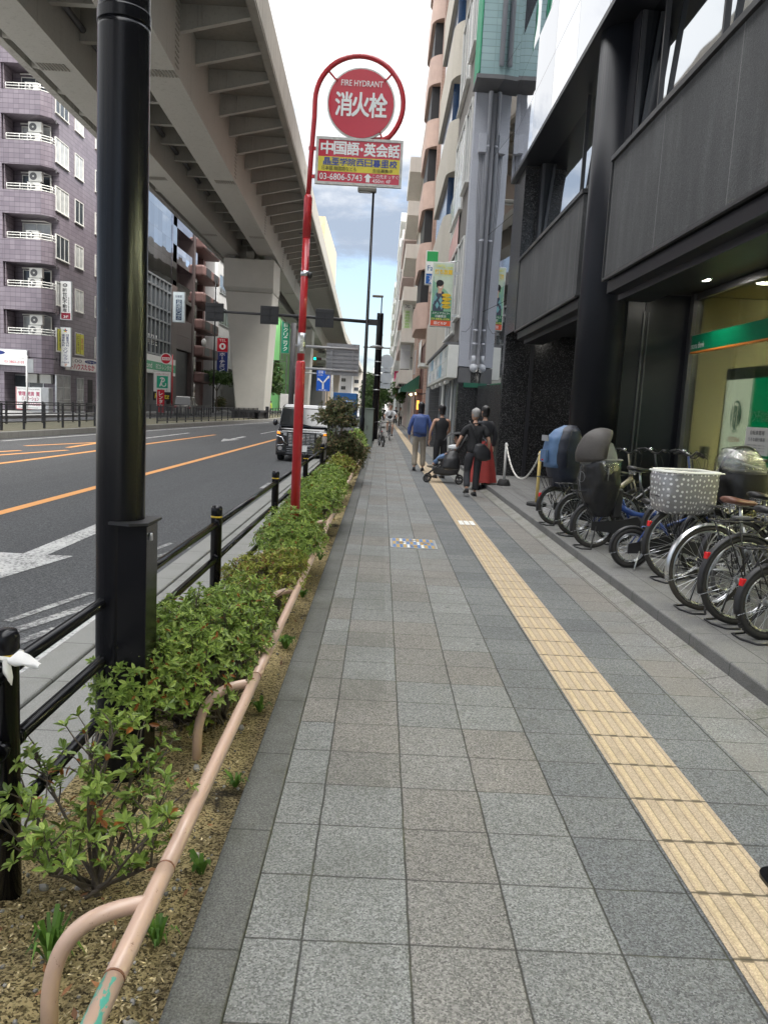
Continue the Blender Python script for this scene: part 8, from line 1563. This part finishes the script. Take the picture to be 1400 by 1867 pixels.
def person(loc, rz, label, s=1.0, legs=None, arms=None, top=None, bottom=None, shoe=None, skinm=None, hairm=None, hair_len=0.02, lean=0.0, head_yaw=0, head_pitch=0, sleeves='short', shorts=False, skirt=None, torso_w=1.0, sleeve_m=None, bun=False, bare_legs=False, group='people on the pavement', hands=(.5, .5), z=0):
    """built facing +y, then turned; legs / arms = ((knee, ankle), ...) as offsets in metres on a 1.65 m body"""
    t = root('person', (0, 0, 0), label, 'person', group); S = lambda p: (p[0]*s, p[1]*s, p[2]*s); skinm = skinm or SKIN; r = lambda x: x*s
    hip = .88; ly = lambda zz: math.tan(lean)*(zz-hip)
    legs = legs or (((-.09, .02, .47), (-.09, -.02, .08)), ((.09, .02, .47), (.09, -.02, .08)))
    arms = arms or (((-.26, -.02, 1.10), (-.27, .05, .86)), ((.26, -.02, 1.10), (.27, .05, .86)))
    pel = S((0, 0, .92)); wai = S((0, ly(1.08), 1.08)); che = S((0, ly(1.26), 1.26)); nb = S((0, ly(1.39)+.0, 1.39)); nk = S((0, ly(1.44)+.012, 1.445)); hb = S((0, ly(1.5)+.02, 1.50))
    J = lambda p, a, c=None: (*p, r(a), r(c if c is not None else a)); ch = [[J(pel, .125, .10), J(wai, .108, .085), J(che, .135, .095), J(nb, .085, .065), J(nk, .046, .046), J(hb, .045, .048)]]
    for i, (k, a) in enumerate(legs):
        sd = -1 if i == 0 else 1; hp = S((sd*.085, 0, hip-.04)); kk = S(k); aa = S(a); toe = (a[0]*s + 0, a[1]*s + r(.12), max(r(.025), a[2]*s - r(.05))); ch.append([J(pel, .125, .10), J(hp, .085), J(lerp3(hp, kk, .5), .072), J(kk, .052), J(lerp3(kk, aa, .35), .052), J(lerp3(kk, aa, .8), .036), J(aa, .036)])
    for i, (e, w) in enumerate(arms):
        sd = -1 if i == 0 else 1; sh = S((sd*.165, ly(1.36), 1.365)); ee = S(e); ww = S(w); ch.append([J(che, .135, .095), J(sh, .052), J(lerp3(sh, ee, .5), .042), J(ee, .035), J(lerp3(ee, ww, .35), .034), J(ww, .023, .023)])
    b = skin(ch, None, None, None); hc = Vector((hb[0], hb[1]+r(.012), hb[2]+r(.105))); M = head_mesh(b, hc, s*.98, head_yaw, head_pitch)
    for i, (e, w) in enumerate(arms):
        ee, ww = Vector(S(e)), Vector(S(w)); d = (ww-ee).normalized(); hand(b, ww-d*.012, d, Vector((-1 if i == 0 else 1, 0, .1)), s, hands[i], 0, 1 if i == 0 else -1)
    b.build('body', [skinm, HAIR, M_((.42, .17, .14), .5, var=.1, name='lips')], t); hair_cap(t, M, hairm or HAIR, hair_len, bun=bun)
    if top is not None:
        ch = [[J(S((0, .0, .82)), .158*torso_w, .128), J(pel, .160*torso_w, .132), J(wai, .148*torso_w, .122), J(che, .168*torso_w, .130), J(nb, .118, .098), J(S((0, ly(1.43)+.004, 1.43)), .066, .066)]]
        for i, (e, w) in enumerate(arms):
            sd = -1 if i == 0 else 1; sh = S((sd*.165, ly(1.36), 1.365)); ee = S(e); ww = S(w)
            if sleeves == 'none': ch.append([J(che, .168*torso_w, .130), J(S((sd*.155, ly(1.36), 1.375)), .066)])
            elif sleeves == 'short': ch.append([J(che, .168*torso_w, .130), J(sh, .080), J(lerp3(sh, ee, .55), .070), J(lerp3(sh, ee, .78), .066)])
            else: ch.append([J(che, .168*torso_w, .130), J(sh, .082), J(lerp3(sh, ee, .5), .068), J(ee, .058), J(lerp3(ee, ww, .9), .044)])
        skin(ch, 'shirt', top, t)
    if bottom is not None and skirt is None:
        ch = [[J(S((0, 0, .98)), .125, .102), J(pel, .138, .112)]]
        for i, (k, a) in enumerate(legs):
            sd = -1 if i == 0 else 1; hp = S((sd*.085, 0, hip-.04)); kk = S(k); aa = S(a); c = [J(pel, .138, .112), J(hp, .100), J(lerp3(hp, kk, .5), .090)]
            c += [J(lerp3(hp, kk, .92), .085)] if shorts else [J(kk, .075), J(lerp3(kk, aa, .5), .072), J(lerp3(kk, aa, .93), .070)]; ch.append(c)
        skin(ch, 'shorts' if shorts else 'trousers', bottom, t)
    if skirt is not None:
        b = MB(); rings = []
        for i in range(12):
            f = i/11; z_ = (1.02-.86*f)*s; rad = (.13+.20*f**.8)*s; rings.append([(rad*(1+.09*f*math.sin(7*a+i*.2))*math.cos(a), rad*.8*(1+.09*f*math.sin(7*a+1))*math.sin(a), z_) for a in [2*math.pi*k/42 for k in range(42)]])
        b.loft(rings, 0, True, False); b.build('skirt', skirt, t)
    for (k, a) in legs:
        aa = Vector(S(a)); kk = Vector(S(k)); b = MB(); z0 = aa.z-r(.078); rings = []
        for (y, w, h0, h1) in [(-.075, .018, .03, .06), (-.065, .033, .0, .085), (-.02, .037, .0, .095), (.04, .042, .0, .078), (.10, .046, .0, .056), (.15, .038, .002, .042), (.175, .018, .008, .03)]: rings.append([(aa.x+r(w)*math.cos(q), aa.y+r(y)+r(.01), z0+r((h0+h1)/2)+r((h1-h0)/2)*math.sin(q)) for q in [2*math.pi*j/12 for j in range(12)]])
        b.loft(rings, 0, True)
        p = Matrix.Translation(aa) @ Matrix.Rotation(min(.7, max(-.7, -(kk.y-aa.y-.03)*1.1)), 4, 'X') @ Matrix.Translation(-aa); b.xf(p); sh = b.build('shoe', shoe or BLACKM, t); b = MB(); b.loft([[(q[0], q[1], z0+r(.0)) for q in [(aa.x+r(x_), aa.y+r(y_)) for x_, y_ in [(-.03, -.07), (.03, -.07), (.046, .09), (.02, .18), (-.02, .18), (-.046, .09)]]], [(q[0], q[1], z0+r(.018)) for q in [(aa.x+r(x_), aa.y+r(y_)) for x_, y_ in [(-.034, -.074), (.034, -.074), (.049, .09), (.022, .187), (-.022, .187), (-.049, .09)]]]], 0, False); b.xf(p); b.build('sole', OFFWHITE if shoe is None else BLACKM, sh)
    t.location = (loc[0], loc[1], z); t.rotation_euler = (0, 0, rz); return t
def attach(mb, name, mat, par): o = mb.build(name, mat); o.parent = par; return o
def thing_on(mb, name, mat, par, label, cat, group=None):
    """something carried: a thing of its own, placed where its bearer stands"""
    mb.xf(Matrix.Translation(par.location) @ Matrix.Rotation(par.rotation_euler.z, 4, 'Z')); return tag(mb.build(name, mat), label, cat, group)
WALK_A = (((-.09, .10, .47), (-.09, -.14, .12)), ((.09, .08, .48), (.09, .16, .08)))
BLACKC = M_((.014, .014, .016), .8, var=.25, scale=8, bump=.3, bscale=30, name='black_cotton'); CHAR = M_((.035, .036, .042), .8, var=.2, scale=8, bump=.3, bscale=30, name='charcoal_cloth'); BEIGEC = M_((.30, .26, .21), .8, var=.12, scale=8, bump=.3, bscale=30, name='beige_cloth'); BLUEC = M_((.055, .09, .25), .75, var=.2, scale=6, bump=.3, bscale=30, name='blue_cloth'); WHITEC = M_((.70, .71, .72), .8, var=.08, scale=8, bump=.2, bscale=30, name='white_cotton'); REDC = M_((.30, .035, .03), .75, var=.15, scale=6, bump=.2, bscale=20, name='red_cloth'); GREYH = M_((.30, .29, .28), .6, var=.2, name='grey_hair'); JEANS = M_((.10, .17, .30), .8, var=.2, scale=9, name='denim_cloth')
# man in black with shoulder bags, walking away
p = person((1.71, 13.98), R(6), 'man in black T-shirt and charcoal trousers walking away with a black bag on his back', .93, legs=(((-.10, .10, .47), (-.13, -.10, .15)), ((.08, .04, .48), (.07, .07, .08))), arms=(((-.30, .02, 1.10), (-.36, .12, .90)), ((.27, -.04, 1.10), (.29, .02, .85))), top=BLACKC, bottom=CHAR, shoe=BLACKM, hairm=GREYH, hair_len=.0, lean=.10, head_yaw=.5, torso_w=1.05)
b = MB(); b.loft(shell(dense([(.12, -.17, .66, .05, .02, 1), (.12, -.18, .70, .15, .06, .7), (.10, -.175, .82, .16, .065, .75), (.07, -.16, .95, .10, .05, .85), (.06, -.155, .98, .03, .02, 1)]), .012, 3)); b.tube(bez((.04, -.15, .95), (-.02, -.17, 1.15), (-.12, -.12, 1.30), (-.13, .0, 1.36), 10), .014, 6); b.tube(bez((.10, -.15, .95), (.22, -.10, 1.0), (.26, .06, 1.0), (.1, .17, 1.1), 8), .012, 6); thing_on(b, 'shoulder_bag', NYLON, p, 'black cloth shoulder bag slung behind the man in black', 'bag')
b = MB(); F = Face(b, (.02, -.256, .80), (1, 0, 0), (0, 0, 1)); 
b = MB(); b.loft(shell(dense([(-.42, .0, .46, .07, .03, .8), (-.42, .0, .49, .17, .09, .7), (-.41, .02, .66, .15, .085, .75), (-.39, .06, .80, .08, .05, .85), (-.385, .08, .84, .015, .015, 1)]), .015, 8)); thing_on(b, 'tote_bag', NYLON, p, 'drooping black tote bag hanging from the left hand of the man in black', 'bag')
b = MB(); b.loft(shell(dense([(-.385, .09, .84, .02, .02, 1), (-.385, .10, .85, .08, .04, .8), (-.38, .11, .90, .09, .045, .8), (-.37, .11, .92, .02, .02, 1)]), .01, 5)); thing_on(b, 'folded_cloth', WHITEC, p, 'crumpled white cloth held in the left hand of the man in black', 'cloth')
b = MB(); F = Face(b, (.07, -.158, 1.17), (-1, 0, 0), (0, 0, 1)); 
# person in blue with a backpack
p = person((.97, 19.3), R(-4), 'person in a blue jacket and beige trousers walking away with a blue backpack', 1.0, legs=(((-.10, .05, .47), (-.10, -.06, .09)), ((.10, .06, .47), (.11, .05, .08))), top=BLUEC, bottom=BEIGEC, shoe=BLACKM, hair_len=.12, sleeves='long', torso_w=1.15)
b = MB(); b.loft(shell(dense([(0, -.20, .92, .08, .04, .8), (0, -.21, .95, .17, .10, .6), (0, -.215, 1.15, .175, .11, .6), (0, -.20, 1.36, .14, .09, .7), (0, -.19, 1.42, .04, .03, 1)]), .012, 5)); thing_on(b, 'backpack', M_((.04, .075, .22), .6, var=.2, bump=.4, bscale=16, name='blue_nylon'), p, 'blue backpack worn by the person in the blue jacket', 'backpack')
# person in a black sleeveless top behind the pushchair
person((1.36, 17.5), R(15), 'person with black bobbed hair in a black sleeveless top, behind the pushchair', .97, top=BLACKC, bottom=BLACKC, sleeves='none', hair_len=.07, arms=(((-.26, .0, 1.10), (-.26, .08, .86)), ((.24, .10, 1.12), (.20, .28, .98))), shoe=BLACKM)
# person in a long red skirt
person((2.06, 15.35), R(30), 'person in a long red skirt and dark top, half hidden behind the man in black', .97, top=CHAR, skirt=REDC, hair_len=.05, sleeves='long', shoe=BLACKM, z=0, legs=(((-.09, .02, .47), (-.10, -.02, .08)), ((.09, .06, .47), (.10, .10, .08))))
# pushchair with a child
t = root('pushchair', (0, 0, 0), 'black pushchair turned to the left on the yellow strip', 'pushchair')
for (x, y) in [(-.36, -.20), (-.36, .20), (.32, -.25), (.32, .25)]:
    for dy in (-.022, .022):
        b = MB(); r_ = .085; tor(b, (x, y+dy, r_), r_-.014, .014, 24, 8); w = b.build('wheel', RUBBER, t); b = MB(); b.cyl((x, y+dy-.012, r_), (x, y+dy+.012, r_), .018, seg=10)
        for k in range(6): a = k*math.pi/3; b.bar((x, y+dy, r_), (x+(r_-.02)*math.cos(a), y+dy, r_+(r_-.02)*math.sin(a)), .012, .012)
        b.build('spokes', DGREY, w)
b = MB()
for s in (-.2, .2):
    b.tube([(-.36, s, .16), (-.10, s, .40), (.30, s, .78), (.42, s, 1.02)], .013, 8); b.tube([(.32, s*1.2, .12), (.18, s*1.1, .36), (-.02, s, .50)], .013, 8); b.tube([(-.36, s, .16), (-.38, s, .10)], .016, 8)
b.tube([(.42, -.2, 1.02), (.44, -.1, 1.04), (.44, .1, 1.04), (.42, .2, 1.02)], .015, 8); b.tube([(-.30, -.2, .21), (-.30, .2, .21)], .012, 8); b.tube([(.20, -.22, .33), (.20, .22, .33)], .012, 8); b.build('frame', BLACKM, t)
b = MB(); b.loft(shell(dense([(.02, 0, .16, .10, .12, .7), (.02, 0, .19, .26, .17, .6), (.03, 0, .32, .30, .18, .6), (.03, 0, .34, .27, .15, .6)]), .012, 3)); b.build('basket', M_((.045, .045, .045), .7, var=.2, bump=.3, name='basket_mesh'), t)
b = MB(); b.box(-.16, .18, -.17, .17, .46, .52); b.prism([(.14, -.17, .50), (.36, -.17, .95), (.42, -.17, .92), (.20, -.17, .47)], (0, .34, 0)); b.build('seat', BLACKC, t, .02)
b = MB(); n = 10; vs = []
for i in range(n+1):
    a = R(20+100*i/n)
    for k in range(9): u = -1+k/4; vs.append((.25+.34*math.cos(a+.6), u*.19, .76+.34*math.sin(a+.6)*(1-.12*u*u)))
b.add(vs, [(i*9+k, i*9+k+1, (i+1)*9+k+1, (i+1)*9+k) for i in range(n) for k in range(8)], 0, True); b.build('sunshade', BLACKC, t)
t.location = (1.40, 16.45, 0); t.rotation_euler = (0, 0, R(-6)); PC = t
t = root('person', (0, 0, 0), 'small child in blue jeans sitting in the black pushchair, legs out in front', 'person', 'people on the pavement'); cs = .5
ch = [[(.14, 0, .58, .085, .08), (.19, 0, .70, .08, .075), (.23, 0, .80, .075, .07), (.245, 0, .845, .03, .03), (.25, 0, .87, .032, .032)], [(.14, 0, .58, .085, .08), (.02, -.07, .57, .05, .05), (-.10, -.075, .54, .042, .042), (-.20, -.08, .45, .034, .034), (-.27, -.08, .37, .026, .026)], [(.14, 0, .58, .085, .08), (.02, .07, .57, .05, .05), (-.10, .075, .55, .042, .042), (-.19, .08, .44, .034, .034), (-.24, .08, .36, .026, .026)], [(.23, 0, .80, .075, .07), (.21, -.11, .79, .032, .032), (.12, -.13, .68, .028, .028), (.03, -.10, .63, .02, .02)], [(.23, 0, .80, .075, .07), (.21, .11, .79, .032, .032), (.12, .13, .68, .028, .028), (.03, .10, .63, .02, .02)]]
b = skin(ch, None, None, None); M = head_mesh(b, Vector((.245, 0, .955)), .82, R(90), 0)
for s in (-1, 1): hand(b, (.035, s*.10, .632), (-1, 0, -.3), (0, 0, 1), .55, .6, 0, s)
b.build('body', [SKIN, HAIR, SKIN], t); hair_cap(t, M, HAIR, .02)
skin([[(.15, 0, .60, .092, .088), (.02, -.07, .57, .060, .06), (-.10, -.075, .54, .054, .054), (-.20, -.08, .45, .047, .047), (-.25, -.08, .395, .043, .043)], [(.15, 0, .60, .092, .088), (.02, .07, .57, .060, .06), (-.10, .075, .55, .054, .054), (-.19, .08, .44, .047, .047), (-.225, .08, .385, .043, .043)]], 'jeans', JEANS, t)
skin([[(.15, 0, .60, .095, .09), (.19, 0, .70, .092, .086), (.23, 0, .80, .086, .08), (.24, 0, .835, .05, .05)], [(.23, 0, .80, .086, .08), (.21, -.11, .79, .044, .044), (.13, -.13, .69, .04, .04)], [(.23, 0, .80, .086, .08), (.21, .11, .79, .044, .044), (.13, .13, .69, .04, .04)]], 'shirt', M_((.42, .46, .50), .8, var=.2, scale=12, name='pale_blue_cotton'), t)
for (x, y, z) in [(-.29, -.08, .345), (-.265, .08, .33)]: b = MB(); b.ball((x-.03, y, z), .065, .034, .035, 10, 7); b.build('shoe', BEIGEC, t)
t.location = PC.location; t.rotation_euler = PC.rotation_euler
# cyclist coming towards the camera
bk = bicycle((.41, 38.3, 0), R(-90), 'dark city bicycle ridden towards the camera by the man in white', Rw=.31, L=1.05, frame=BLKF, seat_z=.86, bar_z=1.05, handle='swept', basket=False, rack=False, lamp=False, stand='side', seed=44); bk['group'] = 'bicycles on the pavement'; bk.location = (.41, 38.3, 0)
p = person((.41, 38.30-.26), R(180), 'man in white T-shirt and beige shorts cycling towards the camera with a black chest bag', 1.0, legs=(((-.13, .30, .66), (-.12, .20, .27)), ((.13, .33, .80), (.12, .30, .44))), arms=(((-.30, .18, 1.15), (-.29, .42, 1.08)), ((.30, .18, 1.15), (.29, .42, 1.08))), top=WHITEC, bottom=BEIGEC, shorts=True, lean=.12, hair_len=.0, shoe=BLACKM, z=.02, hands=(1.2, 1.2))
b = MB(); b.loft(shell(dense([(.05, .145, 1.0, .02, .02, 1), (.04, .15, 1.02, .10, .04, .7), (.02, .155, 1.14, .11, .045, .7), (.0, .15, 1.18, .05, .03, .9)]), .006, 3)); b.tube(bez((.0, .15, 1.17), (-.05, .16, 1.28), (-.1, .12, 1.36), (-.13, .02, 1.43), 8), .015, 6); thing_on(b, 'chest_bag', NYLON, p, 'small black chest bag worn across the white T-shirt of the cyclist', 'bag')
# distant walkers
person((1.75, 74), R(180), 'distant walker in a pale jacket and black trousers, right of the cyclist', 1.0, legs=WALK_A, top=M_((.60, .58, .55), .8, name='pale_jacket'), bottom=BLACKC, sleeves='long'); person((1.35, 77), R(170), 'distant walker in dark clothes beside the one in the pale jacket', 1.02, legs=WALK_A, top=CHAR, bottom=BLACKC, sleeves='long'); person((.2, 92), R(0), 'farthest walker, in black, seen left of the pale jacketed one', 1.0, legs=WALK_A, top=BLACKC, bottom=CHAR, sleeves='long'); person((2.3, 84), R(180), 'distant walker in pink by the shop fronts', .96, legs=WALK_A, top=M_((.55, .22, .26), .8, name='pink_cotton'), bottom=CHAR)
person((-12.9, 90), R(90), 'far person in a yellow green safety vest by the box truck', 1.0, legs=WALK_A, top=M_((.45, .60, .05), .7, name='safety_yellow'), bottom=CHAR, group='people across the road')
